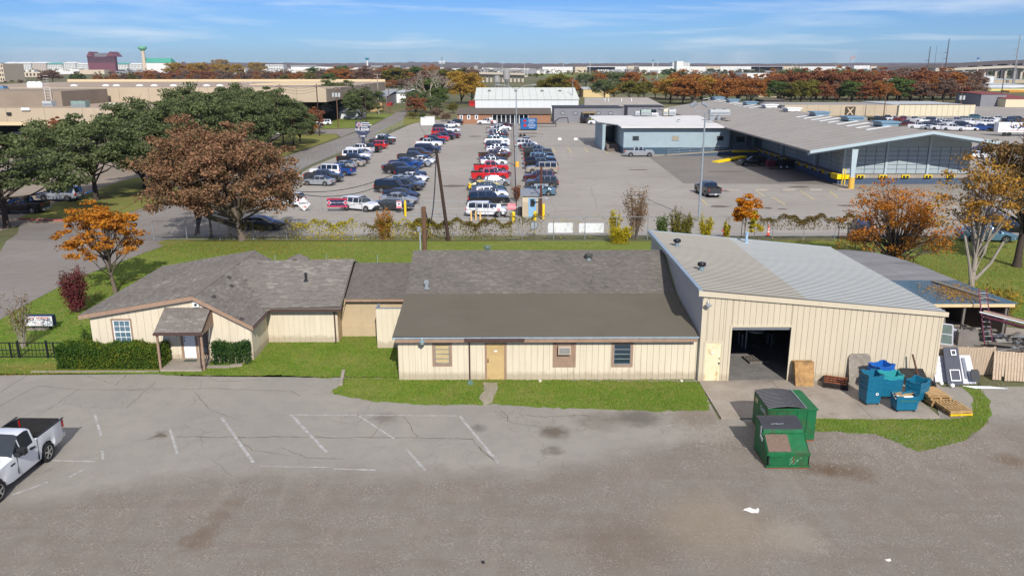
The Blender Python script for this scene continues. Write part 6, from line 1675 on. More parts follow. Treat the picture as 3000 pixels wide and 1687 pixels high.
# ---------- office wing
wing2=bld('office_wing','pale blue flat-roofed office wing with a ramp attached to the dock warehouse',(34,170,-1.4))
OY=159.6;OX0,OX1=23.0,43.7
mb=MB();mb.box(OX0,OX1,OY,OY+28,-.1,3.6);mb.build('wall',BLUEW,wing2)
MB().box(OX0-.02,OX1,OY-.03,OY+28.1,-1.42,-.1).build('wall_base',BLUED,wing2)
slab_roof(wing2,[(OX0-.7,OY-1.3,3.95),(OX1+5,OY-1.3,3.95),(OX1+5,OY+30,4.3),(OX0-.7,OY+30,4.3)],.22,mat('white_membrane',C(206,203,198),.8,var=.06,space='world',scale=.3))
slab_roof(wing2,[(OX0-3.9,OY+12,4.1),(OX0-.7,OY+5,4.02),(OX0-.7,OY+30,4.28),(OX0-3.9,OY+30,4.28)],.2,mat('white_membrane',C(198,196,192)))
for xx_ in(c3(912,0)[0],c3(1212,0)[0],c3(1552,0)[0]):
 a=onY(xx_,398,OY);b=onY(xx_+20,413,OY)
 f_=MB().box(a.x,b.x,OY-.06,OY,b.z,a.z).build('window',STEELG,wing2)
 MB().box(a.x+.1,b.x-.1,OY-.09,OY-.061,b.z+.1,a.z-.1).build('pane',DGL if xx_!=c3(1212,0)[0]else mat('tan_blind2',C(150,140,122),.5),f_)
MB().box(OX1+0,49.5,OY+2.5,OY+2.7,-1.4,3.8).build('link_wall',BLUEW,wing2)
a=onY(2158,401,OY+2.4)
MB().box(a.x,a.x+1.6,OY+2.4,OY+2.49,a.z-1.1,a.z).build('window',DGL,wing2)
MB().box(a.x+2.0,a.x+3.0,OY+2.4,OY+2.49,-.1,2.1).build('door',mat('grey_door',C(110,124,130),.6),wing2)
# entrance at the left end
MB().box(OX0-3.2,OX0-2.6,OY+8,OY+22,-1.4,3.7).build('entrance_wall',BLUEW,wing2)
MB().box(OX0-2.5,OX0-.05,OY+14,OY+14.2,-.1,3.0).build('entrance_glass',DGL,wing2)
for k in range(6):MB().box(OX0-2.5,OX0-.1,OY+4.5+k*.4,OY+4.9+k*.4+(6 if k==5 else 0),-1.42,-1.2+k*.2).build('step',mat('brown_step',C(110,98,90),.9),wing2)
text(wing2,'E',(OX0-3.24,OY+12,2.2),1.5,RED,rz=-PI/2)
# ramp and handrail
rp=bld('access_ramp','long concrete access ramp with steel handrail before the blue office',(38,157,-1.4),'ramp')
p0,p1=Vector((31.0,157.2,-1.35)),Vector((46.5,157.2,-.15))
MB().hexa([(p0.x,156.4,-1.42),(48.6,156.4,-1.42),(48.6,158.4,-1.42),(p0.x,158.4,-1.42)],[(p0.x,156.4,-1.36),(48.6,156.4,-.2),(48.6,158.4,-.2),(p0.x,158.4,-1.36)]).build('ramp_deck',BLUED,rp)
MB().hexa([(p0.x,156.36,-1.36),(48.6,156.36,-.2),(48.6,158.44,-.2),(p0.x,158.44,-1.36)],[(p0.x,156.36,-1.28),(48.6,156.36,-.1),(48.6,158.44,-.1),(p0.x,158.44,-1.28)]).build('ramp_surface',CONCRETE,rp)
hr=MB()
for i in range(9):
 x=31.2+i*2.1;z=-1.3+(x-31)/17.6*1.16
 MB().tube([(x,156.5,z),(x,156.5,z+1.05)],.035,5).build('rail_post',STEELG,rp)
hr.tube([(31.2,156.5,-.25),(48.4,156.5,.92)],.03,5).tube([(31.2,156.5,-.75),(48.4,156.5,.42)],.025,5);hr.build('handrail',STEELG,rp)
yb=bld('yellow_dock_ramp','bright yellow steel dock ramp lying at the foot of the access ramp',(40,145,-1.4),'ramp')
a,b=G(*c3(1540,975)),G(*c3(1760,950))
MB().obox(((a.x+b.x)/2,(a.y+b.y)/2,-1.1),((b-a).length,1.3,.25),math.atan2(b.y-a.y,b.x-a.x),0,-.05).build('deck',YB,yb)
b2=G(*c3(1985,932));MB().obox((b2.x-3,b2.y+2,-.55),(9,.5,.3),.05).build('side_rail',YB,yb)
# rooftop plant on the wing
def rooftop(x0,x1,y,z,h,d,m,lab,fans=0,name='rooftop_unit'):
 u=thing(name,lab,'rooftop unit',((x0+x1)/2,y+d/2,z),0)
 MB().box(x0,x1,y,y+d,z,z+h).build('case',m,u)
 MB().box(x0+.08,x1-.08,y-.03,y-.001,z+h*.12,z+h*.55).build('grille',STEELG,u)
 for k in range(fans):MB().tube([(x0+(x1-x0)*(k+.5)/fans,y+d/2,z+h),(x0+(x1-x0)*(k+.5)/fans,y+d/2,z+h+.08)],min(.35,(x1-x0)/fans*.4),12).build('fan_guard',BLACKM,u)
 return u
def roof_unit_px(c,xa_,xb_,yt,yb_,Y,d,m,lab,fans=1):
 a=onY(*c(xa_,yb_),Y);b=onY(*c(xb_,yt),Y)
 return rooftop(a.x,b.x,Y,a.z-.05,b.z-a.z,d,m,lab,fans)
LG=mat('light_grey_unit',C(176,180,178),.6,var=.06);GB=mat('grey_green_unit',C(150,164,156),.6,var=.06);BG=mat('beige_unit',C(200,190,168),.6,var=.05)
roof_unit_px(c3,1505,1655,572,612,172,2.5,LG,'large white rooftop air handler in the middle of the blue office roof',2)
roof_unit_px(c3,1500,1538,618,655,168,1.2,STEELG,'small black condenser below the big air handler on the office roof')
roof_unit_px(c3,1558,1582,618,650,168,1.0,STEELG,'smaller condenser right of the black condenser on the office roof')
roof_unit_px(c3,935,970,582,615,186,2,LG,'boxy rooftop unit at the left end of the office roof',1)
roof_unit_px(c3,980,1055,572,615,186,2,GB,'green-grey rooftop unit second from the left on the office roof',2)
roof_unit_px(c3,1060,1110,598,618,186,2,WHITE,'low white rooftop unit beside the green-grey one',1)
roof_unit_px(c3,1150,1185,565,615,186,2,BG,'tall beige rooftop unit left of the duct unit',1)
roof_unit_px(c3,1190,1245,570,612,186,2,LG,'white curved duct unit at the right of the office roof group',1)
roof_unit_px(c3,1255,1282,650,675,170,.8,LG,'small mushroom vent alone on the blue office roof',1)
cb=MB();pts=[onY(*c3(x,y),168)for x,y in((1582,652),(1640,658),(1760,655),(1980,632),(2090,652))]
tag(cb.tube(pts,.09,5).build('conduit',BLACKM),'black conduit snaking across the roof from the condensers','pipe')
# ---------- white warehouse, brick house, grey offices behind the car park
wh=bld('white_warehouse','big white metal warehouse with four square roof vents behind the brick house',(8,310,-1.4))
wy=301.9;wx0_,wx1_=-11.1,26.6
for k in range(15):
 xa_=wx0_+(wx1_-wx0_)*k/15;xb_=wx0_+(wx1_-wx0_)*(k+1)/15
 MB().box(xa_+.04,xb_-.04,wy-.06,wy+.0,-1.4,3.5).build('wall_panel',WWALL,wh)
MB().box(wx0_,wx1_,wy,wy+44,-1.4,3.5).build('wall',mat('white_joint',C(186,188,190),.7),wh)
zr3=onY(*c2(1530,405),wy+22).z
for k in range(15):
 xa_=wx0_-.3+(wx1_-wx0_+.6)*k/15;xb_=wx0_-.3+(wx1_-wx0_+.6)*(k+1)/15
 slab_roof(wh,[(xa_+.03,wy-.4,3.6),(xb_-.03,wy-.4,3.6),(xb_-.03,wy+22,zr3),(xa_+.03,wy+22,zr3)],.1,mat('white_roof_sheet',C(204,206,196),.5,var=.04,space='world',scale=.3),'roof_sheet')
slab_roof(wh,[(wx0_-.3,wy+22,zr3),(wx1_+.3,wy+22,zr3),(wx1_+.3,wy+44,3.6),(wx0_-.3,wy+44,3.6)],.1,WWALL)
MB().yprism([(wx0_,3.5),(wx1_,3.5),(wx1_,3.52),(wx0_,3.52)],wy,wy+1).build('eave',WWALL,wh)
for xx_ in(1632,1832,2030,2164):
 f_=.66;z_=3.6+(zr3-3.6)*f_
 x_=onY(*c2(xx_,438),wy+22*f_).x
 vt=MB().obox((x_,wy+22*f_,z_+.25),(1.1,1.1,.4),0,math.atan2(zr3-3.6,22)).build('roof_vent',mat('bronze_vent',C(110,104,96),.6),wh)
bh=bld('brick_house','low brick house with brown shingle roof at the top of the car park',(0,250,-1.4))
by_=246.0;bx0,bx1=-14.4,13.4
MB().box(bx0,-4.2,by_,by_+9,-1.4,1.6).box(6.9,bx1,by_,by_+9,-1.4,1.6).build('brick_wall',BRICKM,bh)
MB().box(-4.15,6.85,by_+1.4,by_+9,-1.4,1.5).build('porch_wall',GWALL,bh)
slab_roof(bh,[(bx0-.3,by_-.5,1.62),(bx1+.3,by_-.5,1.62),(bx1+.3,by_+6,3.0),(bx0-.3,by_+6,3.0)],.15,GROOF2)
slab_roof(bh,[(bx0-.3,by_+6,3.0),(bx1+.3,by_+6,3.0),(bx1+.3,by_+12,1.6),(bx0-.3,by_+12,1.6)],.15,GROOF2)
for xx_ in(1420,1477,1535):
 a=onY(*c2(xx_-12,610),by_);b=onY(*c2(xx_+12,645),by_)
 f_=MB().box(a.x,b.x,by_-.08,by_-.001,b.z,a.z).build('window',WHITE,bh)
 MB().box(a.x+.25,b.x-.25,by_-.1,by_-.081,b.z+.2,a.z-.2).build('pane',DGL,f_)
for k in range(9):
 x=-4+k*1.33
 MB().box(x,x+.14,by_,by_+.14,-1.4,1.5).build('porch_post',WHITE,bh)
 if k<8:MB().box(x+.3,x+1.1,by_+1.36,by_+1.399,-1.2,.9).build('glass_door',DGL,bh)
go=bld('grey_office','long grey modular office with wooden porch and small windows',(25,255,-1.4))
gy=254.0;gx0_,gx1_=14.9,35.8
MB().box(gx0_,gx1_,gy,gy+12,-1.4,2.9).build('wall',GWALL,go)
MB().box(gx0_-.2,gx1_+.2,gy-.25,gy+12.2,2.91,3.15).build('roof_edge',mat('dark_edge',C(58,60,66),.7),go)
for xx_ in(386,480,655,748):
 a=onY(*c3(xx_-17,591),gy);b=onY(*c3(xx_+17,611),gy)
 f_=MB().box(a.x,b.x,gy-.06,gy-.001,b.z,a.z).build('window',mat('dark_edge',C(58,60,66)),go)
 MB().box(a.x+.15,b.x-.15,gy-.08,gy-.061,b.z+.15,a.z-.15).build('pane',mat('pale_pane',C(150,156,156),.2),f_)
px0,px1=onY(*c3(535,600),gy-3).x,onY(*c3(640,600),gy-3).x
pc=thing('wooden_porch','wooden entrance porch on the front of the grey office','porch',(px0+2,gy-1.5,-1.4))
MB().hexa([(px0,gy-3,1.4),(px1,gy-3,1.4),(px1,gy-.1,1.7),(px0,gy-.1,1.7)],[(px0,gy-3,1.5),(px1,gy-3,1.5),(px1,gy-.1,1.85),(px0,gy-.1,1.85)]).build('roof',mat('brown_deck',C(140,120,92),.9),pc)
for x in(px0+.1,(px0+px1)/2,px1-.2):MB().box(x,x+.14,gy-2.9,gy-2.76,-1.4,1.4).build('post',WOODG,pc)
MB().box(px0,px1,gy-2.75,gy-.1,-1.4,-.9).build('deck',WOODG,pc)
ppl=None
go2=bld('grey_office','second grey office with low gable roof behind the modular one',(40,272,-1.4))
g2y=276;a0=onY(*c3(555,550),g2y).x;a1=onY(*c3(1150,550),g2y).x
MB().box(a0,a1,g2y,g2y+14,-1.4,2.4).build('wall',GWALL,go2)
slab_roof(go2,[(a0-.3,g2y-.5,2.45),(a1+.3,g2y-.5,2.45),(a1-4,g2y+8,4.9),(a0+.5,g2y+8,4.9)],.15,GROOF)
for xx_ in(705,730,830,905):
 q=onY(*c3(xx_,520),g2y+4);MB().tube([(q.x,g2y+4,3.6),(q.x,g2y+4,4.8)],.12,6).build('flue',WHITE,go2)
go3=bld('grey_shed','small dark framed grey building between the offices and the blue office roof',(45,262,-1.4))
a0=onY(*c3(878,555),262).x;a1=onY(*c3(1145,555),262).x
MB().box(a0,a1,262,270,-1.4,2.9).build('wall',GWALL,go3);MB().box(a0-.3,a1+.3,261.6,270.2,2.91,3.1).build('roof',mat('dark_edge',C(58,60,66)),go3)
for xx_ in(1072,1160):
 q=onY(*c3(xx_,590),261.9);MB().box(q.x-.9,q.x+.9,261.9,261.99,.2,2.0).build('window',DGL,go3)
# storage box
a=G(*c2(1145,688));b=G(*c2(1218,688))
sb=bld('storage_box','white storage shed at the top left corner of the car park',(a.x,a.y,-1.4),'shed')
MB().box(a.x,b.x,a.y,a.y+3,-1.4,.9).build('wall',WHITE,sb);MB().box(a.x-.1,b.x+.1,a.y-.1,a.y+3.1,.9,1.0).build('roof',mat('cream_lid',C(206,202,184),.6),sb)
for xx_ in(1167,1190):q=G(*c2(xx_,692));MB().box(q.x-.06,q.x+.06,a.y-.09,a.y-.001,-1.4,0).build('door_bar',STEELG,sb)
a=G(*c2(1115,688));pt=thing('portable_toilet','white portable toilet beside the white storage shed','toilet',(a.x+.8,a.y,-1.4))
MB().box(a.x,a.x+1.5,a.y,a.y+1.4,-1.4,.7).build('cabin',WHITE,pt);MB().box(a.x-.08,a.x+1.58,a.y-.08,a.y+1.48,.7,.85).build('roof',LG,pt)
# blue trailers
TB=mat('trailer_blue',C(28,88,140),.5,var=.1)
def trailer(c,xa_,xb_,yt,yb_,lab,d=3):
 a=G(*c(xa_,yb_));b=G(*c(xb_,yb_));top=onY(*c(xa_,yt),a.y).z
 t_=thing('blue_bin',lab,'skip',((a.x+b.x)/2,a.y,-1.4),0,'blue roll-off skips')
 MB().box(a.x,b.x,a.y,a.y+.12,-1.1,top).box(a.x,b.x,a.y+d,a.y+d+.12,-1.1,top).box(a.x,a.x+.12,a.y+.13,a.y+d-.01,-1.1,top).box(b.x-.12,b.x,a.y+.13,a.y+d-.01,-1.1,top).box(a.x+.13,b.x-.13,a.y+.13,a.y+d-.01,-1.1,-1.0).build('body',TB,t_)
 MB().box(a.x+.2,b.x-.2,a.y+.1,a.y+d,-1.42,-1.11).build('skid',BLACKM,t_)
 text(t_,'Southwest\nConstruction\nServices',((a.x+b.x)/2+.8,a.y-.02,(top-.9)/2+.1),.42,WPRINT)
 MB().add([(a.x+.7,a.y-.015,-.1),(a.x+1.2,a.y-.015,.4),(a.x+1.7,a.y-.015,-.1),(a.x+1.2,a.y-.015,-.6)],[(0,3,2,1)]).build('emblem',RED,t_)
trailer(c2,1868,1992,640,690,'farther blue skip with white lettering behind the nearer one')
trailer(c2,1868,1992,680,728,'nearer blue skip with white lettering in front of the offices')
gt=thing('gooseneck_trailer','black gooseneck trailer frame right of the blue skips','trailer',G(*c2(2040,700)))
q=G(*c2(2000,700));
MB().obox((q.x+2,q.y,q.z+.9),(6,1.6,.2)).tube([(q.x+4,q.y,q.z+.9),(q.x+6,q.y,q.z+2.4),(q.x+8.4,q.y,q.z+2.5),(q.x+8.6,q.y,q.z+1.0)],.14,6).build('frame',BLACKM,gt)
MB().tube([(q.x+5,q.y-.8,q.z),(q.x+5,q.y-.8,q.z+1.6)],.1,6).build('leg',BLACKM,gt)
tq=G(*c2(1880,775));ft=thing('flat_trailer','small rusty flat trailer parked in front of the nearer blue skip','trailer',tq)
MB().obox((tq.x+1.2,tq.y,tq.z+.8),(4.6,1.8,.14)).tube([(tq.x+3.4,tq.y,tq.z+.8),(tq.x+5.2,tq.y,tq.z+.6)],.07,6).build('bed',mat('rust_steel',C(112,96,84),.8,var=.2),ft)
for dx_ in(-.4,.5):MB().tube([(tq.x+dx_,tq.y-1,tq.z+.36),(tq.x+dx_,tq.y-.75,tq.z+.36)],.36,14).build('wheel',RUBBER,ft)
# welding rig by the dock
q=G(*c3(2010,1020));wr_=thing('welding_trailer','dark maroon compressor trailer with two white wheels in the dock shade','trailer',q)
MB().obox((q.x-1.2,q.y,q.z+.85),(1.2,1.5,1.0)).build('engine_box',mat('maroon_box',C(96,24,44),.5),wr_)
MB().obox((q.x+1.2,q.y,q.z+.95),(3.0,1.6,1.1)).obox((q.x+3.4,q.y,q.z+.5),(1.6,.2,.15)).build('tank',BLACKM,wr_)
for dx_ in(.3,1.3):
 w_=MB().tube([(q.x+dx_,q.y-.95,q.z+.38),(q.x+dx_,q.y-.7,q.z+.38)],.38,16).build('wheel',RUBBER,wr_)
 MB().tube([(q.x+dx_,q.y-.97,q.z+.38),(q.x+dx_,q.y-.951,q.z+.38)],.2,12).build('rim',WHITE,w_)
MB().tube([(q.x-1.5,q.y,q.z+1.3),(q.x-.6,q.y-.5,q.z+1.9),(q.x+1,q.y,q.z+2.0),(q.x+2.4,q.y,q.z+1.2)],.07,6).build('hose',BLACKM,wr_)
# ---------- tan warehouse at left
tw=bld('tan_warehouse','huge tan concrete warehouse with flat roof at the left of the photo',(-100,230,-1.4))
Yt=196.0
xl0,xr0=-190,-64
zr0=5.7
for k in range(14):
 xa_=xl0+(xr0-xl0)*k/14;xb_=xl0+(xr0-xl0)*(k+1)/14
 MB().box(xa_+.03,xb_-.03,Yt,Yt+.3,1.7,zr0).build('wall_panel',TANC,tw)
MB().box(xl0,xr0,Yt+.31,Yt+48,1.75,zr0-.5).build('roof_mass',TANR,tw)
MB().box(xl0,xr0,Yt-.06,Yt-.001,1.7,2.5).build('soffit_band',mat('cream_band',C(206,184,146),.8,var=.04,space='world'),tw)
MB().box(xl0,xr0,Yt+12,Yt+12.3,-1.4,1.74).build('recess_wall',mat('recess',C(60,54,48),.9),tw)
for x in(-112.5,-96.8,-81):MB().box(x,x+1.6,Yt+.1,Yt+1.7,-1.4,1.7).build('column',TANC,tw)
Yu=onY(460,300,240);Yu=243.0
zt_u=onY(300,257,Yu).z
for k in range(16):
 xa_=-190+k*8.6
 if xa_>-58:break
 MB().box(xa_+.03,xa_+8.57,Yu,Yu+.3,zr0-.6,zt_u).build('wall_panel',TANC,tw)
MB().box(-190,-52.4,Yu+.31,Yu+120,zr0-.6,zt_u-.5).build('roof_mass',TANR,tw)
MB().box(-190,-52.4,Yu+120.1,Yu+120.6,zr0-.6,zt_u+.5).build('rear_parapet',mat('cream_band',C(206,184,146)),tw)
q0=onY(0,268,215);q1=onY(178,268,215)
MB().box(-190,q1.x,215,240,zr0-.5,q0.z).build('stair_block',mat('grey_tan_wall',C(140,126,110),.9,var=.08,space='world',scale=.3,dirt=.2),tw)
def tub(c,xa_,xb_,yt,yb_,Y,m,lab,fans=1):return roof_unit_px(c,xa_,xb_,yt,yb_,Y,2.2,m,lab,fans)
tub(c1,320,385,505,545,200,LG,'leftmost white rooftop unit on the tan warehouse')
tub(c1,538,640,505,553,200,mat('green_grey_unit',C(128,150,140),.6,var=.08),'large green-grey rooftop unit on the tan warehouse',2)
tub(c1,800,878,517,552,200,BG,'beige rooftop unit right of the green-grey one')
tub(c1,1235,1290,492,515,205,LG,'small white rooftop unit just left of the tall oaks')
tub(c1,1340,1378,498,520,205,STEELG,'grey box unit beside the small white rooftop unit')
tub(c1,0,22,392,440,240,mat('blue_unit',C(96,134,166),.5),'blue unit on the roof at the left edge')
for i,xx_ in enumerate((232,262,300)):
 q=onY(*c1(xx_,403),262)
 mt_=MB().lathe([(1.0,-1.0),(1.0,.8),(.8,1.2),(.2,1.4)],(q.x,262,q.z+.4),12).build('roof_fan',WHITE,None,40)
 tag(mt_,['left white roof fan in the row of three on the tan warehouse','middle white roof fan of the three on the tan warehouse','right white roof fan of the three on the tan warehouse'][i],'roof fan','white roof fans')
lad=thing('roof_ladder','white roof ladder standing at the end of the grey stair block','ladder',onY(*c1(360,500),214))
q=onY(*c1(345,500),214);q2=onY(*c1(375,405),214)
MB().box(q.x,q.x+.07,213.9,214,q.z,q2.z).box(q2.x,q2.x+.07,213.9,214,q.z,q2.z).build('rail',WHITE,lad)
for k in range(9):MB().box(q.x+.15,q2.x,213.92,213.98,q.z+.5+k*.7,q.z+.55+k*.7).build('rung',WHITE,lad)
for i,(xx_,yy_)in enumerate([(65,602),(757,608),(175,567),(207,567)]):
 q=onY(*c1(xx_,yy_),Yt-.4);MB().box(q.x-.5,q.x+.5,Yt-.5,Yt-.07,q.z-.3,q.z+.3).build('wall_light',BLACKM if i<2 else WHITE,tw)
# low domes on the upper roof (skylights)
for i,xx_ in enumerate((560,800,880,1055,1165,1310,1430,1560,1660)):
 q=onY(*c1(xx_,397),Yu+40)
 MB().lathe([(1.2,0),(1.1,.3),(.6,.5),(.1,.55)],(q.x,Yu+40,zt_u-.5),10).build('skylight_dome',WHITE,tw)
tub(c1,1930,1995,370,402,330,LG,'grey duct unit on the far warehouse roof edge')
tub(c1,2210,2275,372,405,330,LG,'second grey duct unit further right on the far warehouse roof')
tub(c1,1825,1900,365,380,345,WHITE,'long white roof curb at the rear of the tan warehouse')
# continuation of the warehouse to the right behind the live oaks
tw2=bld('low_warehouse','low tan warehouse behind the evergreen trees left of the road',(-50,330,-1.4))
a=onY(*c1(1900,480),300);b=onY(*c1(2420,480),300);ztp=onY(*c1(1900,388),300).z
MB().box(a.x,b.x,300,360,-1.4,ztp).build('wall',TANC,tw2)
MB().box(a.x-.3,b.x+.3,299.6,360.4,ztp,ztp+.4).build('parapet',mat('cream_band',C(206,184,146)),tw2)
# white/grey metal sheds by the road
def gshed(c,xa_,xb_,yt,ye,yb_,d,wm,rm_,lab,gable=False,name='metal_shed'):
 a=G(*c(xa_,yb_));b=G(*c(xb_,yb_));Y=a.y;b=onY(*c(xb_,yb_),Y);ze=onY(*c(xa_,ye),Y).z;zt__=onY(*c(xa_,yt),Y+d).z
 t_=bld(name,lab,((a.x+b.x)/2,Y+d/2,a.z))
 MB().box(a.x,b.x,Y,Y+d,a.z-.1,ze).build('wall',wm,t_)
 slab_roof(t_,[(a.x-.2,Y-.3,ze),(b.x+.2,Y-.3,ze),(b.x+.2,Y+d,max(ze+.1,zt__)),(a.x-.2,Y+d,max(ze+.1,zt__))],.15,rm_)
 return t_,a,b,Y,ze
t_,a,b,Y,ze=gshed(c2,700,860,415,470,545,40,GWALL,mat('streaked_metal_roof',C(150,150,146),.5,var=.2,space='world',scale=.2,stretch=(4,.2,1)),'grey metal shed with streaked roof left of the road')
MB().box(a.x+1.5,a.x+7.5,Y-.1,Y-.001,-1.4,1.9).build('shutter',WHITE,t_)
t_,a,b,Y,ze=gshed(c2,905,1000,418,440,520,50,GWALL,LG,'pale grey metal shed beyond the streaked one beside the road')
MB().box(a.x+1.2,a.x+6.5,Y-.1,Y-.001,-1.4,2.6).build('shutter',WHITE,t_)
gshed(c2,735,825,495,510,585,12,mat('ochre_wall',C(176,146,104),.8,var=.05,space='world'),GROOF2,'small ochre building between the road and the live oaks')
gshed(c2,500,660,560,590,640,10,WWALL,LG,'white low building half hidden beneath the evergreen trees')
gshed(c2,860,890,515,525,545,6,mat('red_kerb_box',C(170,40,36),.6),mat('red_kerb_box',C(170,40,36)),'long red barrier at the foot of the grey metal shed',name='red_barrier')
t_,a,b,Y,ze=gshed(c2,1480,1528,505,515,545,8,mat('red_machine',C(170,30,34),.6),mat('red_machine',C(170,30,34)),'red machine body at the left end of the white warehouse',name='red_container')
# tan and yellow low buildings behind the offices
gshed(c3,540,740,402,418,480,30,mat('yellow_wall',C(200,178,128),.8,var=.05,space='world'),LG,'yellowish low building beyond the grey offices')
gshed(c3,1000,1080,385,402,445,20,mat('yellow_wall',C(200,178,128)),LG,'small yellow building right of the olive tree')
gshed(c3,1870,2100,405,415,480,40,TANC,LG,'low building with white roof inside the orange wood')
gshed(c3,1905,2065,490,500,560,12,mat('dark_shed_wall',C(74,70,68),.8),GROOF2,'dark low shed behind the far end of the dock warehouse')
# tan screen walls at right
Yw_=286.0
twl=bld('tan_wall_building','long tan flat building with painted black emblem beyond the dock roof',(115,290,-1.4))
a=onY(*c4(250,620),Yw_);m_=onY(*c4(1105,620),Yw_);zt_w=onY(*c4(700,538),Yw_).z
for k in range(10):
 xa_=a.x+(m_.x-a.x)*k/10;xb_=a.x+(m_.x-a.x)*(k+1)/10
 MB().box(xa_+.03,xb_-.03,Yw_,Yw_+.3,-1.4,zt_w).build('wall_panel',TANC,twl)
MB().box(a.x,m_.x,Yw_+.31,Yw_+30,-1.4,zt_w-.3).build('roof_mass',GROOF,twl)
e=onY(*c4(752,590),Yw_-.1)
MB().box(e.x-1.8,e.x+1.8,Yw_-.1,Yw_-.001,e.z-1.7,e.z+1.7).build('emblem',mat('dark_emblem',C(70,62,52),.8),twl)
text(twl,'X',(e.x,Yw_-.13,e.z),3.4,mat('emblem_pale',C(190,170,140),.8),bold=.05)
twl2=bld('cream_wall_building','cream metal-clad building right of the tan emblem building',(148,290,-1.4))
b=onY(*c4(1680,620),Yw_);
for k in range(14):
 xa_=m_.x+(b.x-m_.x)*k/14;xb_=m_.x+(b.x-m_.x)*(k+1)/14
 MB().box(xa_+.04,xb_-.04,Yw_-1,Yw_-.7,-1.4,zt_w+.1).build('wall_panel',mat('cream_clad',C(200,190,162),.6,var=.04,space='world'),twl2)
MB().box(m_.x+.1,b.x-.1,Yw_-.69,Yw_+30,-1.4,zt_w).build('roof_mass',LG,twl2)
MB().box(m_.x,b.x,Yw_-1.1,Yw_-.9,zt_w+.101,zt_w+.3).build('coping',mat('dark_brown_gutter',C(86,56,48)),twl2)
# buildings at far right
t_,a,b,Y,ze=gshed(c4,1925,2140,440,490,555,30,mat('cream_clad2',C(204,192,160),.6,var=.04,space='world'),mat('maroon_roof',C(128,62,58),.7,var=.1),'cream shed with maroon roof at the right edge')
gshed(c4,1735,1924,435,455,550,20,GWALL,mat('maroon_roof',C(128,62,58)),'grey shed with roller door and maroon roof at the right')
gshed(c4,1700,2090,400,412,432,30,mat('yellow_wall2',C(206,192,120),.7),LG,'long yellow and white shed beyond the maroon roofs')
gshed(c4,1760,2090,372,385,405,30,WWALL,LG,'white roofed shed behind the long yellow one')
gshed(c4,1740,1836,313,320,385,20,WWALL,LG,'tall blank white building at the end of the red wood')
gshed(c4,1836,2090,338,348,372,40,TANC,LG,'tan low building right of the tall white one')
gshed(c4,1960,2090,425,432,442,10,mat('orange_canopy',C(214,146,50),.6),mat('orange_canopy',C(214,146,50)),'orange canopy edge at the far right',name='canopy')
# white semi-trailer with lettering
a=G(*c4(1866,775));b=onY(*c4(2110,790),a.y-4);zt_t=onY(*c4(1866,672),a.y).z
st_=thing('semi_trailer','white box semi-trailer with blue and red lettering at the right edge','trailer',(a.x+6,a.y,-1.4))
MB().hexa([(a.x,a.y,-.4),(a.x+14,a.y-2.4,-.4),(a.x+14.4,a.y+.1,-.4),(a.x+.4,a.y+2.5,-.4)],[(a.x,a.y,zt_t),(a.x+14,a.y-2.4,zt_t),(a.x+14.4,a.y+.1,zt_t),(a.x+.4,a.y+2.5,zt_t)]).build('box',WHITE,st_)
ang=math.atan2(-2.4,14)
text(st_,'U.S. ROAD',(a.x+5.3,a.y-.95,(zt_t-.4)/2+.2),1.15,mat('blue_print',C(44,70,150),.5),rz=ang,bold=.02)
MB().hexa([(a.x+.5,a.y-.1,0.0),(a.x+13.5,a.y-2.33,0.0),(a.x+13.5,a.y-2.34,.0),(a.x+.5,a.y-.11,.0)],[(a.x+.5,a.y-.1,.12),(a.x+13.5,a.y-2.33,.12),(a.x+13.5,a.y-2.34,.12),(a.x+.5,a.y-.11,.12)]).build('stripe',RED,st_)
for dx_ in(1.6,2.8):MB().tube([(a.x+dx_,a.y-.3,-.9),(a.x+dx_+.03,a.y-.05,-.9)],.5,14).build('wheel',RUBBER,st_)
# ---------- distant skyline
def far_box(c,xa_,xb_,yt,yb_,m,lab,name='distant_building',d=30,wins=None,roof=None,cat='building',group=None):
 Y=min(2600,G(*c(xa_,yb_)).y)if c(xa_,yb_)[1]>200 else 2600 if c(xa_,yb_)[1]>191 else 1900
 a=onY(*c(xa_,yb_),Y);b=onY(*c(xb_,yb_),Y);zt__=onY(*c(xa_,yt),Y).z
 t_=thing(name,lab,cat,((a.x+b.x)/2,Y+d/2,a.z),0,group)
 MB().box(a.x,b.x,Y,Y+d,-2,zt__).build('wall',m,t_)
 if roof:
  MB().hexa([(a.x-1,Y-1,zt__),(b.x+1,Y-1,zt__),(b.x+1,Y+d+1,zt__),(a.x-1,Y+d+1,zt__)],[(a.x+3,Y+d*.4,zt__+roof[1]),(b.x-3,Y+d*.4,zt__+roof[1]),(b.x-3,Y+d*.6,zt__+roof[1]),(a.x+3,Y+d*.6,zt__+roof[1])]).build('roof',roof[0],t_)
 if wins:
  nr,nc=wins;W=b.x-a.x;Hh=zt__-a.z;mb=MB()
  for i in range(nr):
   for j in range(nc):
    x=a.x+W*(j+.25)/nc;z=a.z+Hh*(i+.25)/nr
    mb.box(x,x+W*.45/nc,Y-.4,Y-.01,z,z+Hh*.5/nr)
  mb.build('windows',DGL,t_)
 return t_
GRNR=mat('green_metal_roof',C(70,150,128),.6,var=.06);FARB=mat('far_beige',C(196,180,156),.85,var=.05,space='world',scale=.02);FARG=mat('far_grey',C(140,140,140),.85,var=.08,space='world',scale=.02)
MAR=mat('maroon_cladding',C(112,68,76),.6,var=.08)
ofb=far_box(c1,662,868,172,217,MAR,'maroon and dark glass office block with twin grey gables on the left horizon','office_block',12)
Y=1900;a=onY(*c1(662,217),Y);b=onY(*c1(868,217),Y);W=b.x-a.x;zb0=a.z;zt0=onY(*c1(662,172),Y).z
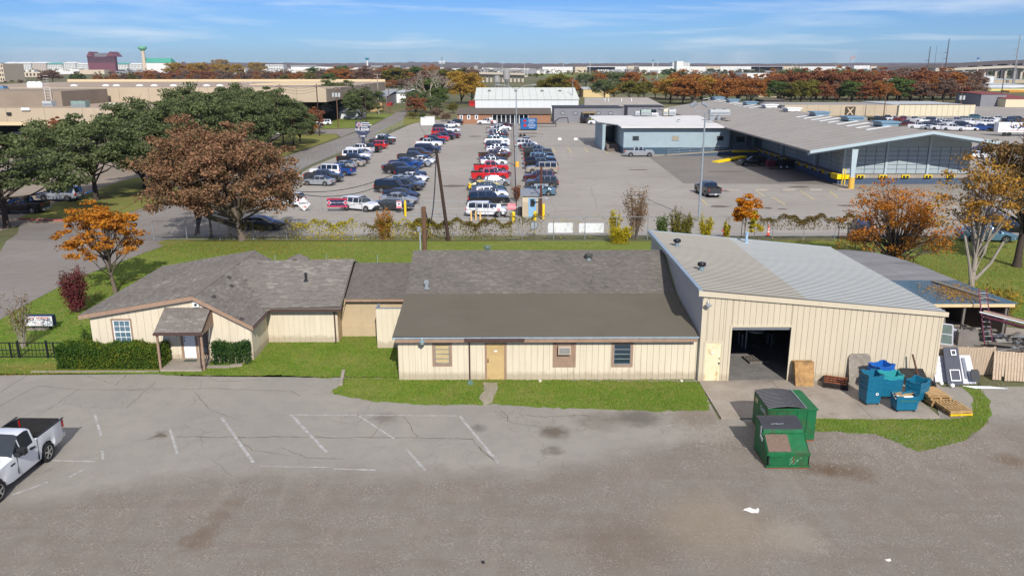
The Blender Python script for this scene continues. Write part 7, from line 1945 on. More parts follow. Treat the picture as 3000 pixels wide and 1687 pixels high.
for i in range(5):
 MB().box(a.x+.5,b.x-.5,Y-.8,Y-.01,zb0+(zt0-zb0)*(i+.3)/5,zb0+(zt0-zb0)*(i+.62)/5).build('window_band',DGL,ofb)
GR_=mat('slate_roof',C(112,112,114),.8)
for f0,f1 in((0,.2),(.72,1)):
 xa_,xb_=a.x+W*f0,a.x+W*f1
 MB().yprism([(xa_-1,zt0),(xb_+1,zt0),((xa_+xb_)/2,zt0+11)],Y-2,Y+40).build('gable',MAR,ofb)
MB().yprism([(a.x+W*.2,zt0+.1),(a.x+W*.72,zt0+.1),(a.x+W*.72,zt0+8),(a.x+W*.2,zt0+8)],Y+10,Y+38).build('roof',GR_,ofb)
r_=random.Random(31)
x=40;i=0
apl=['leftmost','second','third','fourth','fifth','sixth','seventh','eighth','ninth','tenth','eleventh','twelfth']
while x<1310 and i<12:
 w=r_.uniform(90,125)
 far_box(c1,x,min(x+w-8,1312),r_.choice([222,226,230]),279,[FARW,FARW,mat('far_pinkish',C(200,184,172),.8),FARW][i%4],'%s pale apartment block along the left horizon road'%apl[i],'apartment_block',40,(4,9),(GRNR if i in(3,8,10)else FARW,4),'building','apartment blocks on the left horizon')
 x+=w;i+=1
far_box(c1,1075,1290,218,232,FARW,'long building with bright green roof under the water tower','green_roof_building',30,None,(GRNR,10))
far_box(c1,60,330,288,325,FARB,'beige shops with green awnings below the apartments at left','shop_row',30,(1,10))
far_box(c1,-30,40,225,360,FARB,'tan stone building cut by the left edge','stone_building',40,(4,4))
far_box(c1,1995,2140,232,272,FARW,'white two storey office with dark windows beyond the gold trees','white_office',40,(2,12))
far_box(c1,2200,2560,250,292,FARW,'long white low warehouse right of the white office','white_warehouse_far',60,None)
far_box(c2,200,400,248,270,FARW,'white warehouse strip above the left tree belt','white_warehouse_far',60)
far_box(c2,530,840,255,278,FARW,'long white roofed warehouse strip beneath the teal water tower','white_warehouse_far',60)
far_box(c2,130,330,235,248,FARG,'grey low sheds on the horizon left of the teal tower','distant_shed',60)
far_box(c2,740,960,238,250,FARG,'dark low distribution shed right of the teal water tower','distant_shed',60)
wl_=[(2030,2280,250,290,'nearest the bridge'),(2285,2365,252,292,'with a beige bay'),(2370,2580,250,280,'behind the red and green trees')]
for xa_,xb_,yt,yb_,s_ in wl_:far_box(c2,xa_,xb_,yt,yb_,FARW if 'beige' not in s_ else FARB,'white distribution warehouse %s on the far side of the meadow'%s_,'distribution_warehouse',80)
for xa_,xb_,yt,yb_,s_,m__ in[(230,475,250,292,'second',FARW),(478,560,250,295,'small tan',FARB),(565,870,247,280,'third',FARW),(875,960,243,275,'small brown windowed',FARB),(962,1465,248,300,'longest',FARW),(1468,1575,246,262,'tan ended',FARB),(1578,2060,246,268,'fourth',FARW),(1780,2060,300,335,'low flat',FARW)]:
 far_box(c3,xa_,xb_,yt,yb_,m__,'%s pale distribution building on the horizon above the offices'%s_,'distribution_warehouse',80)
far_box(c3,1215,1348,216,243,FARW,'white multi storey office with stepped top on the horizon','horizon_office',40,(3,12))
far_box(c3,1250,1300,207,216,FARW,'penthouse level above the white horizon office','penthouse',30)
for xa_,xb_,yt,yb_,s_,m__ in[(0,240,248,272,'first',FARW),(245,365,246,275,'tan',FARB),(368,740,248,275,'second long',FARW),(780,900,240,270,'hangar-like',FARW),(905,950,245,275,'brown',FARB)]:
 far_box(c4,xa_,xb_,yt,yb_,m__,'%s distribution building on the horizon above the red wood'%s_,'distribution_warehouse',80)
# hundreds of small roofs near the horizon, far too many to count
mb=MB();r_=random.Random(55)
for k in range(420):
 y=r_.uniform(1700,4300);x=r_.uniform(-.75,.75)*y
 w=r_.uniform(12,60);d=r_.uniform(10,30);h=r_.uniform(4,9)
 mb.box(x,x+w,y,y+d,-2,h,r_.choice([0,0,1,2,2]))
o=mb.build('distant_rooftops',(FARW,FARB,FARG));o['kind']='stuff'
# water towers
def wtower(c,x,yt,ynb,yb_,rad_px,m_,lab,stem_m=FARB,Y=None):
 Y=Y or 1900.0
 b=onY(*c(x,yb_),Y);t_=onY(*c(x,yt),Y);n_=onY(*c(x,ynb),Y);r__=rad_px/2.576*Y/2368
 o=thing('water_tower',lab,'water tower',(b.x,Y,b.z))
 hz=t_.z-n_.z
 MB().lathe([(r__*.3,0),(r__*.62,hz*.22),(r__*.95,hz*.5),(r__,hz*.62),(r__*.98,hz*.92),(r__*.5,hz),(r__*.1,hz*1.02)],(b.x,Y,n_.z),24).build('tank',m_,o,30)
 MB().lathe([(r__*.52,0),(r__*.42,(n_.z+hz*.2-b.z+20)*.5),(r__*.38,n_.z-b.z+20+hz*.12)],(b.x,Y,b.z-20),16).build('stem',stem_m,o,40)
 return o
wt=wtower(c1,1086,93,130,210,31,mat('green_tank',C(112,176,140),.5,var=.05),'pale green mushroom water tower on a concrete stem on the left horizon')
wtower(c2,712,180,200,240,14,mat('teal_tank',C(28,128,150),.5),'small teal water tower on the horizon above the car park',FARW,3000)
wtower(c3,1069,197,208,222,8,mat('teal_tank',C(28,128,150)),'tiny teal water tower on the horizon left of the white office',FARW,5000)
wtower(c4,1721,179,196,205,9,mat('blue_tank',C(44,120,180),.5),'tiny blue water tower above the flyover',FARW,3500)
wtower(c2,843,220,230,240,7,FARG,'tiny grey water tank on the horizon right of the teal tower',FARG,4000)
# silos
SIL=mat('silo_concrete',C(150,148,144),.8,var=.06,space='world',scale=.4)
for(x,yt,yb_,rp,lab)in[(1690,315,395,20,'smaller grey silo on legs behind the white warehouse'),(1762,275,385,25,'taller grey silo with conical bottom behind the white warehouse'),(1530,240,322,18,'distant pale silo tower left of the two grey silos')]:
 Y=420.0 if x>1600 else 800.0
 b=onY(*c2(x,yb_),Y);t_=onY(*c2(x,yt),Y);r__=rp/2.576*Y/2368;H_=t_.z-b.z
 o=thing('silo',lab,'silo',(b.x,Y,b.z))
 MB().lathe([(r__*.25,H_*.12),(r__,H_*.4),(r__,H_*.95),(r__*.4,H_)],(b.x,Y,b.z),18).build('bin',SIL,o,30)
 mb=MB()
 for k in range(4):
  a_=PI/4+k*PI/2;MB().tube([(b.x+r__*.9*math.cos(a_),Y+r__*.9*math.sin(a_),-1.4),(b.x+r__*.9*math.cos(a_),Y+r__*.9*math.sin(a_),b.z+H_*.5)],.15,5).build('leg',STEELG,o)
# bridge in the middle distance and the flyover at right
def deck(c,pts,Y,th,m_,lab,piers=10,name='overpass'):
 P=[onY(*c(*p),Y+i*2)for i,p in enumerate(pts)]
 t_=thing(name,lab,'bridge',P[0]);mb=MB()
 for a,b in zip(P,P[1:]):
  mb.hexa([(a.x,a.y,a.z-th),(b.x,b.y,b.z-th),(b.x,b.y+14,b.z-th),(a.x,a.y+14,a.z-th)],[(a.x,a.y,a.z),(b.x,b.y,b.z),(b.x,b.y+14,b.z),(a.x,a.y+14,a.z)])
 mb.build('deck',m_,t_)
 for k in range(piers):
  f=(k+.5)/piers;i=min(len(P)-2,int(f*(len(P)-1)));g_=f*(len(P)-1)-i;q=P[i].lerp(P[i+1],g_)
  MB().box(q.x-1.2,q.x+1.2,q.y+5,q.y+9,-2,q.z-th-.01).build('pier',m_,t_)
  MB().box(q.x-5,q.x+5,q.y+4,q.y+10,q.z-th-2,q.z-th-.02).build('cap_beam',m_,t_)
 return t_
deck(c2,[(1280,283),(1570,288),(1900,296)],900,2.2,mat('bridge_concrete',C(176,166,150),.8,var=.05,space='world',scale=.05),'long low concrete highway bridge across the middle distance',22)
deck(c2,[(170,276),(430,278)],1100,2.0,mat('bridge_concrete',C(176,166,150)),'short white highway bridge above the left tree belt',8)
DKB=mat('dark_girder',C(84,78,78),.7,var=.05,space='world',scale=.05)
deck(c4,[(950,262),(1180,244),(1400,232),(1700,215),(1900,203),(2110,196)],1100,4.5,DKB,'dark curved flyover rising across the right horizon',9,'flyover')
deck(c4,[(1400,268),(1650,256),(1850,246),(2000,240),(2110,250)],900,2.2,mat('bridge_concrete',C(176,166,150)),'pale lower ramp curving beneath the dark flyover',8,'ramp_bridge')
# tall monopoles and the flag
for(xb_,yb_,xt_,yt,r__,lab)in[(1345,222,1358,95,.7,'dark tall mast left of the flyover middle'),(1475,250,1502,35,.8,'tallest dark mast rising above the flyover'),(2003,255,2035,8,.8,'tall grey mast near the right edge'),(1448,255,1452,205,.5,'short pale mast beside the tallest mast'),(1394,215,1408,85,.25,'very thin distant mast between the two dark masts'),(2018,240,2024,195,.5,'short mast beside the tall grey mast')]:
 a=onY(*c4(xb_,yb_),850);b=onY(*c4(xt_,yt),850);m__=DKB if 'dark' in lab else FARG
 o=thing('power_mast',lab,'mast',(a.x,850,-1.4));x_=a.x
 mb_=MB().tube([(x_,850,-1.4),(x_,850,b.z)],[r__,r__*.5],8);mb_.build('shaft',m__,o)
 if r__>.6:MB().tube([(x_-4,850,b.z-14),(x_+.5,850,b.z-13)],.2,4).tube([(x_-4,850,b.z-20),(x_+.5,850,b.z-19)],.2,4).build('cross_arms',m__,o)
a=onY(*c4(748,240),2300);b=onY(*c4(762,176),2300)
fl=thing('flagpole','huge flag on a tall pole on the right horizon','flag',(a.x,2300,-1.4))
MB().tube([(a.x,2300,-1.4),(a.x,2300,b.z+3)],.5,6).build('pole',FARG,fl)
for k in range(7):MB().hexa([(a.x,2300,b.z-9+k*1.2),(a.x+13,2300,b.z-3+k*1.2),(a.x+13,2301,b.z-3+k*1.2),(a.x,2301,b.z-9+k*1.2)],[(a.x,2300,b.z-7.85+k*1.2),(a.x+13,2300,b.z-1.85+k*1.2),(a.x+13,2301,b.z-1.85+k*1.2),(a.x,2301,b.z-7.85+k*1.2)]).build('flag_stripe',mat('flag_red',C(150,96,96),.7)if k%2 else mat('flag_grey',C(170,170,176),.7),fl)
# horizon antenna in the middle
a=onY(*c2(1275,262),700);b=onY(*c2(1275,172),700)
an=thing('cell_mast','cell phone mast with antenna panels on the horizon above the bare tree','mast',(a.x,700,-1.4))
MB().tube([(a.x,700,-1.4),(a.x,700,b.z)],[.6,.3],8).build('shaft',STEELG,an)
for k in range(5):MB().obox((a.x+(k-2)*1.1,699.6,b.z-4.5),(.4,.3,2.4)).build('antenna_panel',WHITE,an)
for k in range(3):MB().obox((a.x+(k-1)*1.1,699.6,b.z-9.5),(.5,.3,2.0)).build('antenna_panel',WHITE,an)
for i,(xx_,yt,yb_)in enumerate([(2100-10,212,243),(1925,222,245),(1790,220,244),(1195,220,243)][:0]):pass
mb=MB();r_=random.Random(66)
for k in range(46):
 y=r_.uniform(900,2400);x=r_.uniform(-.05,.68)*y;mb.tube([(x,y,-1.4),(x,y,r_.uniform(12,24))],.25,4,r_.choice([0,1]))
o=mb.build('distant_lamp_posts',(FARG,FARW));o['kind']='stuff'
# ================================================================ NEAR OBJECTS
# ---------- dumpsters
GREEN=mat('dumpster_green',C(22,96,56),.55,var=.22,scale=3.5,dirt=.75,dirtcol=C(74,66,44))
LIDM=mat('black_plastic_lid',C(44,45,52),.5,var=.18,scale=5)
RUSTM=mat('rust',C(128,72,44),.9,var=.25,scale=8)
PLYG=mat('weathered_plywood',C(112,94,82),.9,var=.35,scale=5,stretch=(5,5,.5),dirt=.35,dirtcol=C(94,62,48))
d1=thing('dumpster','nearer green dumpster with plywood patched sloping front and worn black lid','dumpster',(11,29.6,0),0,'green dumpsters')
def side(mb,x,prof,t_=.04,m=0):
 mb.add([(x,y,z)for y,z in prof]+[(x+t_,y,z)for y,z in prof],[tuple(range(len(prof))),tuple(range(2*len(prof)-1,len(prof)-1,-1))]+[((i+1)%len(prof),i,i+len(prof),(i+1)%len(prof)+len(prof))for i in range(len(prof))],m)
ax,bx_=10.2,11.86
prof1=[(28.66,.06),(28.66,.62),(29.40,1.12),(29.44,1.30),(30.35,1.46),(30.35,.06)]
mb=MB();side(mb,ax,prof1);side(mb,bx_-.04,prof1)
mb.add([(ax,y,z)for y,z in prof1[:4]]+[(bx_,y,z)for y,z in prof1[:4]],[(0,4,5,1),(1,5,6,2),(2,6,7,3)]).add([(ax,30.35,.06),(bx_,30.35,.06),(bx_,30.35,1.46),(ax,30.35,1.46)],[(0,1,2,3)])
mb.box(ax-.03,bx_+.03,28.62,28.66,.56,.64).box(ax-.03,bx_+.03,29.36,29.42,1.08,1.16).box(ax-.03,bx_+.03,28.6,28.65,.06,.14)
mb.build('bin_body',GREEN,d1)
MB().box(ax,bx_,28.63,30.36,.0,.055).build('rusty_base',RUSTM,d1)
MB().box(ax+.08,ax+.9,28.6,28.655,.50,.56).build('pocket_lip',GREEN,d1)
MB().box(ax+.03,ax+.09,28.64,28.655,.16,.52).build('dark_gap',DARK,d1)
MB().hexa([(ax+.06,28.72,.665),(ax+.95,28.72,.665),(ax+.95,29.36,1.10),(ax+.06,29.36,1.10)],[(ax+.06,28.70,.69),(ax+.95,28.70,.69),(ax+.95,29.34,1.125),(ax+.06,29.34,1.125)]).build('plywood_patch',PLYG,d1)
mb=MB();nr=12
for k in range(nr):
 y0=29.42+.96*k/nr;y1=29.42+.96*(k+1)/nr;bow=lambda y:1.31+(y-29.42)*.16+.07*math.sin((y-29.42)/.96*PI)
 hh=.03
 mb.hexa([(ax-.02,y0,bow(y0)),(bx_-.06,y0,bow(y0)),(bx_-.06,y1-.012,bow(y1)),(ax-.02,y1-.012,bow(y1))],[(ax-.02,y0+.01,bow(y0)+hh),(bx_-.06,y0+.01,bow(y0)+hh),(bx_-.06,y1-.03,bow(y1)+hh),(ax-.02,y1-.03,bow(y1)+hh)])
mb.build('lid',LIDM,d1)
SCR=mat('scraped_paint',C(150,176,160),.6,var=.3,scale=9)
r_=random.Random(44)
for k in range(7):
 x=ax+.9+r_.uniform(0,.7);z=r_.uniform(.18,.45)
 MB().obox((x,28.655,z),(r_.uniform(.06,.22),.006,.012),0,0,r_.uniform(-1.0,-.4)).build('scrape',SCR,d1)
for k in range(5):
 MB().obox((ax+r_.uniform(.2,1.4),29.5+r_.uniform(.1,.7),1.45),(r_.uniform(.1,.4),.03,.02),r_.uniform(-.3,.3)).build('scuff',mat('lid_scuff',C(130,132,138),.6),d1)
for k in range(3):MB().box(ax+1.02+k*.02,ax+1.03+k*.02,28.652,28.658,.2,.5).build('rust_streak',RUSTM,d1)
MB().obox((ax-.06,29.35,.98),(.04,.3,.12),0,.3).obox((ax-.05,29.5,1.25),(.03,.1,.3)).build('chute_bar',GALV,d1)
d2=thing('dumpster','farther green dumpster with ribbed black lid and white lettering on its shaded side','dumpster',(11.7,32,0),0,'green dumpsters')
ax2,bx2=10.92,12.95
mb=MB()
mb.box(ax2,ax2+.04,31.05,33.0,.05,1.42).box(bx2-.04,bx2,31.05,33.0,.05,1.36).box(ax2+.04,bx2-.04,31.05,31.09,.05,1.40).box(ax2+.04,bx2-.04,32.96,33.0,.05,1.5)
mb.box(bx2-.5,bx2+.05,31.0,33.03,1.40,1.45).box(ax2-.04,bx2-.51,31.0,31.08,1.41,1.47).box(ax2+.04,ax2+.1,31.0,31.04,.1,1.4)
mb.build('bin_body',GREEN,d2)
mb=MB()
for k in range(14):
 y0=31.05+1.95*k/14;y1=y0+1.95/14
 bw=lambda x:0
 for j in range(4):
  xa_=ax2-.02+(1.56)*j/4;xb_=ax2-.02+1.56*(j+1)/4
  zz=lambda u:1.475+.09*math.sin((u-ax2)/1.56*PI)+(0)
  mb.hexa([(xa_,y0,zz(xa_)),(xb_,y0,zz(xb_)),(xb_,y1-.02,zz(xb_)+.01),(xa_,y1-.02,zz(xa_)+.01)],[(xa_,y0+.02,zz(xa_)+.035),(xb_,y0+.02,zz(xb_)+.035),(xb_,y1-.05,zz(xb_)+.04),(xa_,y1-.05,zz(xa_)+.04)])
mb.build('lid',LIDM,d2)
MB().tube([(ax2+1.56,31.02,1.52),(ax2+1.56,33.05,1.55)],.025,6).build('hinge_rod',GALV,d2)
for k in range(4):MB().box(ax2+.38+k*.42,ax2+.43+k*.42,31.02,31.049,.1,1.35).build('rib',GREEN,d2)
MB().box(ax2,bx2,31.03,33.0,0,.049).build('rusty_base',RUSTM,d2)
text(d2,'TxW',(ax2-.012,31.75,1.12),.3,WPRINT,rz=-PI/2,shear=.2)
MB().box(ax2-.012,ax2-.004,31.3,31.42,.9,1.15).build('sticker',mat('tan_sticker',C(186,170,130),.6),d2)
MB().box(ax2-.012,ax2-.004,32.4,32.75,1.1,1.3).build('sticker',mat('tan_sticker',C(186,170,130)),d2)
MB().box(ax2-.12,ax2-.001,31.3,31.9,.75,.85).build('fork_pocket',GREEN,d2)
# ---------- stacked blue totes
TEAL=mat('tote_blue',C(22,100,128),.45,var=.1,scale=3,dirt=.2,dirtcol=C(30,70,84));TEALL=mat('tote_teal',C(44,142,146),.45,var=.08,scale=3);BLUET=mat('tote_royal_blue',C(30,92,168),.45,var=.08,scale=3)
def tote_mesh(w=1.02,d=.72,h=.78):
 mb=MB();t_=.03;k=.88
 b=[(-w/2*k,-d/2*k),(w/2*k,-d/2*k),(w/2*k,d/2*k),(-w/2*k,d/2*k)]
 tp=[(-w/2,-d/2),(w/2,-d/2),(w/2,d/2),(-w/2,d/2)]
 z0=.1
 mb.hexa([(x,y,z0)for x,y in b],[(x*1.0,y*1.0,z0+.03)for x,y in b])
 for i in range(4):
  j=(i+1)%4
  bi,bj,ti,tj=b[i],b[j],tp[i],tp[j]
  # wall with a notch in the rim: five strips along the wall
  fr=[0,.26,.32,.68,.74,1];hs=[h,h,h-.05,h-.05,h,h]
  for a in range(5):
   f0,f1=fr[a],fr[a+1]
   P0=(bi[0]+(bj[0]-bi[0])*f0,bi[1]+(bj[1]-bi[1])*f0);P1=(bi[0]+(bj[0]-bi[0])*f1,bi[1]+(bj[1]-bi[1])*f1)
   Q0=(ti[0]+(tj[0]-ti[0])*f0,ti[1]+(tj[1]-ti[1])*f0);Q1=(ti[0]+(tj[0]-ti[0])*f1,ti[1]+(tj[1]-ti[1])*f1)
   s=.94
   mb.hexa([(P0[0],P0[1],z0),(P1[0],P1[1],z0),(P1[0]*s,P1[1]*s,z0),(P0[0]*s,P0[1]*s,z0)],[(Q0[0],Q0[1],hs[a]),(Q1[0],Q1[1],hs[a+1]),(Q1[0]*s,Q1[1]*s,hs[a+1]),(Q0[0]*s,Q0[1]*s,hs[a])])
   mb.hexa([(Q0[0],Q0[1],hs[a]-.03),(Q1[0],Q1[1],hs[a+1]-.03),(Q1[0]*1.035,Q1[1]*1.04,hs[a+1]-.03),(Q0[0]*1.035,Q0[1]*1.04,hs[a]-.03)],[(Q0[0],Q0[1],hs[a]+.005),(Q1[0],Q1[1],hs[a+1]+.005),(Q1[0]*1.035,Q1[1]*1.04,hs[a+1]+.005),(Q0[0]*1.035,Q0[1]*1.04,hs[a]+.005)])
  # horizontal band
  m_=.55
  B0=(bi[0]+(ti[0]-bi[0])*m_,bi[1]+(ti[1]-bi[1])*m_);B1=(bj[0]+(tj[0]-bj[0])*m_,bj[1]+(tj[1]-bj[1])*m_)
  mb.hexa([(B0[0],B0[1],.47),(B1[0],B1[1],.47),(B1[0]*1.02,B1[1]*1.02,.47),(B0[0]*1.02,B0[1]*1.02,.47)],[(B0[0],B0[1],.5),(B1[0],B1[1],.5),(B1[0]*1.02,B1[1]*1.02,.5),(B0[0]*1.02,B0[1]*1.02,.5)])
 return mb.mesh('tub',(TEAL,))
TOTE=tote_mesh();CAST=MB().tube([(0,-.02,.04),(0,.02,.04)],.045,10).box(-.02,.02,-.03,.03,.05,.1).mesh('caster',(RUBBER,))
def tote(x,y,z,rz,m_,lab,casters=False,sc=(1,1,1)):
 t_=thing('recycling_tote',lab,'tote',(x,y,z),R(rz),'blue recycling totes');t_.scale=sc
 o=bpy.data.objects.new('tub',TOTE);COL.objects.link(o);o.parent=t_;o.material_slots[0].link='OBJECT';o.material_slots[0].material=m_
 if casters:
  for sx_ in(-.38,.38):
   for sy_ in(-.26,.26):
    c_=bpy.data.objects.new('caster',CAST);COL.objects.link(c_);c_.parent=t_;c_.location=(sx_,sy_,0)
 return t_
A_=[tote(16.98,34.98,.035+.24*k,4,TEAL,l_,k==0,(.72,1.12,1))for k,l_ in enumerate(['bottom tote of the tall stack at the left','second tote from the bottom in the tall left stack','third tote of the tall left stack','top open tote of the tall stack at the left'][:4])]
text(A_[1],'O',(17.12,34.55,.62),.16,WPRINT,bold=.01)
B_=[tote(18.2,35.75,.035+.2*k,-2,[TEAL,TEAL,TEALL][k],l_,k==0)for k,l_ in enumerate(['bottom tote of the middle stack behind the scrap filled tote','middle tote of the centre stack','pale teal top tote of the middle stack'])]
C_=[tote(19.35,35.3,.035+.24*k,38,TEAL,l_,k==0,(.95,1,1))for k,l_ in enumerate(['lower tote of the turned stack nearest the pallets','upper open tote of the turned stack nearest the pallets'])]
E_=[tote(18.25,36.75,.035+.24*k,24,BLUET,l_,k==0)for k,l_ in enumerate(['bottom royal blue tote against the workshop wall','middle royal blue tote of the rear stack','top royal blue tote of the rear stack against the wall'])]
D_=tote(18.2,34.15,.035,1,TEAL,'single tote on casters filled with wood scraps at the front',True,(1.02,.92,1))
text(D_,'AMERICAN PAPER RECYCLING',(18.2,33.80,.60),.055,mat('olive_print',C(110,150,70),.6))
scr_=thing('wood_scraps','pale wood offcuts and white board lying in the front tote','scraps',(18.2,34.1,.6))
MB().obox((18.1,34.0,.70),(.9,.25,.03),0,.3,.04).build('white_board',WHITE,scr_)
r_=random.Random(2)
for k in range(9):MB().obox((18.0+r_.uniform(-.3,.5),34.15+r_.uniform(-.15,.2),.70+r_.uniform(-.03,.08)),(r_.uniform(.3,.7),.05,.025),r_.uniform(-.6,.6),r_.uniform(-.2,.2)).build('offcut',PALLET,scr_)
# ---------- pallets
def pallet(x,y,z,rz,lab,w=1.15,d=1.0,m_=None,ym=False,grp='wooden pallets on the slab'):
 m_=m_ or PALLET
 t_=thing('pallet',lab,'pallet',(x,y,z),R(rz),grp)
 for k in range(3):
  MB().box(-w/2,w/2,-d/2+k*(d-.09)/2,-d/2+k*(d-.09)/2+.09,.02,.11).build('stringer',YELLOW if(ym and k==0)else m_,t_,local=True)
 for k in range(7):
  xx_=-w/2+k*(w-.1)/6
  MB().box(xx_,xx_+.1,-d/2,d/2,.111,.13).build('deck_board',m_,t_,local=True)
 for k in range(3):
  xx_=-w/2+k*(w-.1)/2
  MB().box(xx_,xx_+.1,-d/2,d/2,0,.019).build('bottom_board',m_,t_,local=True)
 return t_
pallet(20.15,35.15,.03,95,'bottom pallet of the yellow-edged stack by the totes',ym=False)
pallet(20.2,35.1,.165,92,'second pallet of the yellow-edged stack',ym=True)
pallet(20.1,35.2,.30,95,'pallet just below the loose plywood sheet')
o=MB().obox((20.05,35.35,.455),(1.0,1.0,.02),R(8),0,.03).build('plywood_sheet',mat('tan_plywood',C(176,142,98),.85,var=.12,scale=3));tag(o,'tan plywood sheet lying on the yellow-edged pallet stack','plywood')
pallet(20.45,33.95,.03,4,'bottom pallet of the long low stack at the slab corner',1.05,1.1,ym=True)
pallet(20.4,34.0,.165,6,'top slatted pallet of the low stack at the slab corner',1.05,1.2)
pallet(19.75,35.9,.03,80,'grey half hidden pallet with a blue foot behind the totes',.9,.9,WOODG)
OPM=mat('orange_stained_wood',C(140,78,48),.85,var=.25,scale=4)
t_=pallet(16.25,37.1,.035,-22,'lower dark pallet with orange boards by the workshop wall',1.15,1.1,mat('charred_wood',C(44,38,36),.9,var=.25),False,'dark pallets by the wall')
t_=pallet(16.22,37.12,.17,-24,'upper dark pallet with orange boards by the workshop wall',1.15,1.1,mat('charred_wood',C(44,38,36)),False,'dark pallets by the wall')
for k in range(4):MB().box(-.5,.55,-.5+k*.3,-.4+k*.3,.131,.15).build('orange_board',OPM,t_,local=True)
# leaning sheets
pb_=MB();pb_.hexa([(14.24,36.95,.04),(15.12,36.95,.04),(15.12,37.02,.04),(14.24,37.02,.04)],[(14.20,37.3,1.16),(15.17,37.3,1.16),(15.17,37.68,1.14),(14.20,37.68,1.14)])
tag(pb_.build('wooden_crate_panel',mat('osb_board',C(160,124,78),.85,var=.3,scale=5,dirt=.8,dirtcol=C(96,74,50))),'brown plywood crate lid leaning right of the garage opening','plywood')
gp=thing('leaning_sheet','weathered grey plastic panel with rounded corners leaning on the workshop wall','panel',(17.5,37.6,0))
pr=[(-.5,0),(.5,0),(.56,1.2),(.5,1.36),(.38,1.42),(-.36,1.42),(-.48,1.36),(-.54,1.25)]
mb=MB();n=len(pr);mb.add([(17.55+x,37.38+z*.22,.036+z)for x,z in pr]+[(17.55+x,37.44+z*.22,.036+z)for x,z in pr],[tuple(range(n)),tuple(range(2*n-1,n-1,-1))]+[((i+1)%n,i,i+n,(i+1)%n+n)for i in range(n)])
mb.build('sheet',mat('grey_hdpe',C(138,130,118),.9,var=.22,scale=5,dirt=.3,dirtcol=C(90,84,74)),gp)
ht=thing('hand_cart','black hand cart with upright handle and two wheels beside the blue totes','cart',(20.2,37.2,0))
MB().obox((20.1,37.2,.55),(1.1,.8,.12),R(-6),.35).obox((20.3,36.75,.35),(.9,.5,.3),R(-6)).build('platform',BLACKM,ht)
MB().tube([(20.25,37.0,.5),(20.0,37.35,1.55)],.045,6).build('handle',mat('rusty_bar',C(96,64,48),.8,var=.2),ht)
for x in(19.85,20.75):MB().tube([(x,36.55,.22),(x+.1,36.55,.22)],.2,16).build('wheel',RUBBER,ht)
# doors and panels leaning on the wood fence
FY=38.45
wf=thing('wood_fence','brown picket fence joining the workshop corner behind the leaning doors','fence',(23,FY,0))
r_=random.Random(8)
for k in range(24):
 x=21.56+k*.135;h=1.52+r_.uniform(-.03,.03)
 MB().box(x,x+.125,FY,FY+.02,.02,h).build('picket',WOODF,wf)
MB().box(21.56,24.8,FY+.021,FY+.06,.35,.44).box(21.56,24.8,FY+.021,FY+.06,1.15,1.24).build('rail',WOODF,wf)
ff_=thing('fallen_fence_panel','detached picket fence panel leaning back at the right edge of the yard','fence',(26.2,37.8,0))
for k in range(30):
 x=24.55+k*.135;yb2=37.75-k*.028+.0;hgt_=1.35+r_.uniform(-.02,.02);cut=r_.choice([0,0,0,.04,.12,.2])if k in(3,4,5,11,12,20)else r_.uniform(0,.03)
 P0=Vector((x-.12,yb2,.02+cut));P1=Vector((x+.12,yb2+.6,hgt_))
 P0=P0+Vector((0,cut*.4,0))
 MB().hexa([P0,P0+Vector((.125,-.003,0)),P0+Vector((.125,.02,.01)),P0+Vector((0,.023,.01))],[P1,P1+Vector((.125,-.003,0)),P1+Vector((.125,.02,.01)),P1+Vector((0,.023,.01))]).build('picket',WOODF,ff_)
MB().hexa([(24.5,37.99,.4),(28.5,37.2,.4),(28.5,37.25,.38),(24.5,38.04,.38)],[(24.52,38.03,.48),(28.52,37.24,.48),(28.52,37.29,.46),(24.52,38.08,.46)]).build('rail',WOODG,ff_)
def leaner(name,x0,x1,yb_,yt,h,m_,lab,cat,th_=.04,z0=.01):
 t_=thing(name,lab,cat,((x0+x1)/2,yb_,0))
 MB().hexa([(x0,yb_,z0),(x1,yb_-.05,z0),(x1,yb_-.05+th_,z0),(x0,yb_+th_,z0)],[(x0+.05,yt,h),(x1+.05,yt,h),(x1+.05,yt+th_,h),(x0+.05,yt+th_,h)]).build('slab',m_,t_)
 return t_
DW=mat('off_white_door',C(196,196,202),.6,var=.05,dirt=.15)
l1=leaner('panelled_door',21.28,21.58,37.75,38.2,1.2,DW,'narrow white panelled door leaning at the left end of the fence','door')
l2=leaner('panelled_door',21.45,22.05,37.55,38.25,1.14,DW,'white panelled door leaning left of the dark door','door')
for t_,x0,x1,yb_ in((l1,21.31,21.6,37.75),(l2,21.52,22.0,37.55)):
 for k in range(5):
  f0,f1=.06+k*.19,.06+k*.19+.16;yt=38.2 if t_ is l1 else 38.25;hh=1.2 if t_ is l1 else 1.14
  y_0,y_1=yb_+(yt-yb_)*f0,yb_+(yt-yb_)*f1
  MB().hexa([(x0+.02,y_0-.02,hh*f0),(x1-.04,y_0-.04,hh*f0),(x1-.04,y_0,hh*f0),(x0+.02,y_0,hh*f0)],[(x0+.04,y_1-.02,hh*f1),(x1-.02,y_1-.04,hh*f1),(x1-.02,y_1,hh*f1),(x0+.04,y_1,hh*f1)]).build('door_panel',DW,t_)
l3=leaner('dark_door',21.86,22.62,37.15,38.15,1.62,mat('charcoal_door',C(62,64,76),.6,var=.1),'tall charcoal door with two white window frames leaning on the picket fence','door')
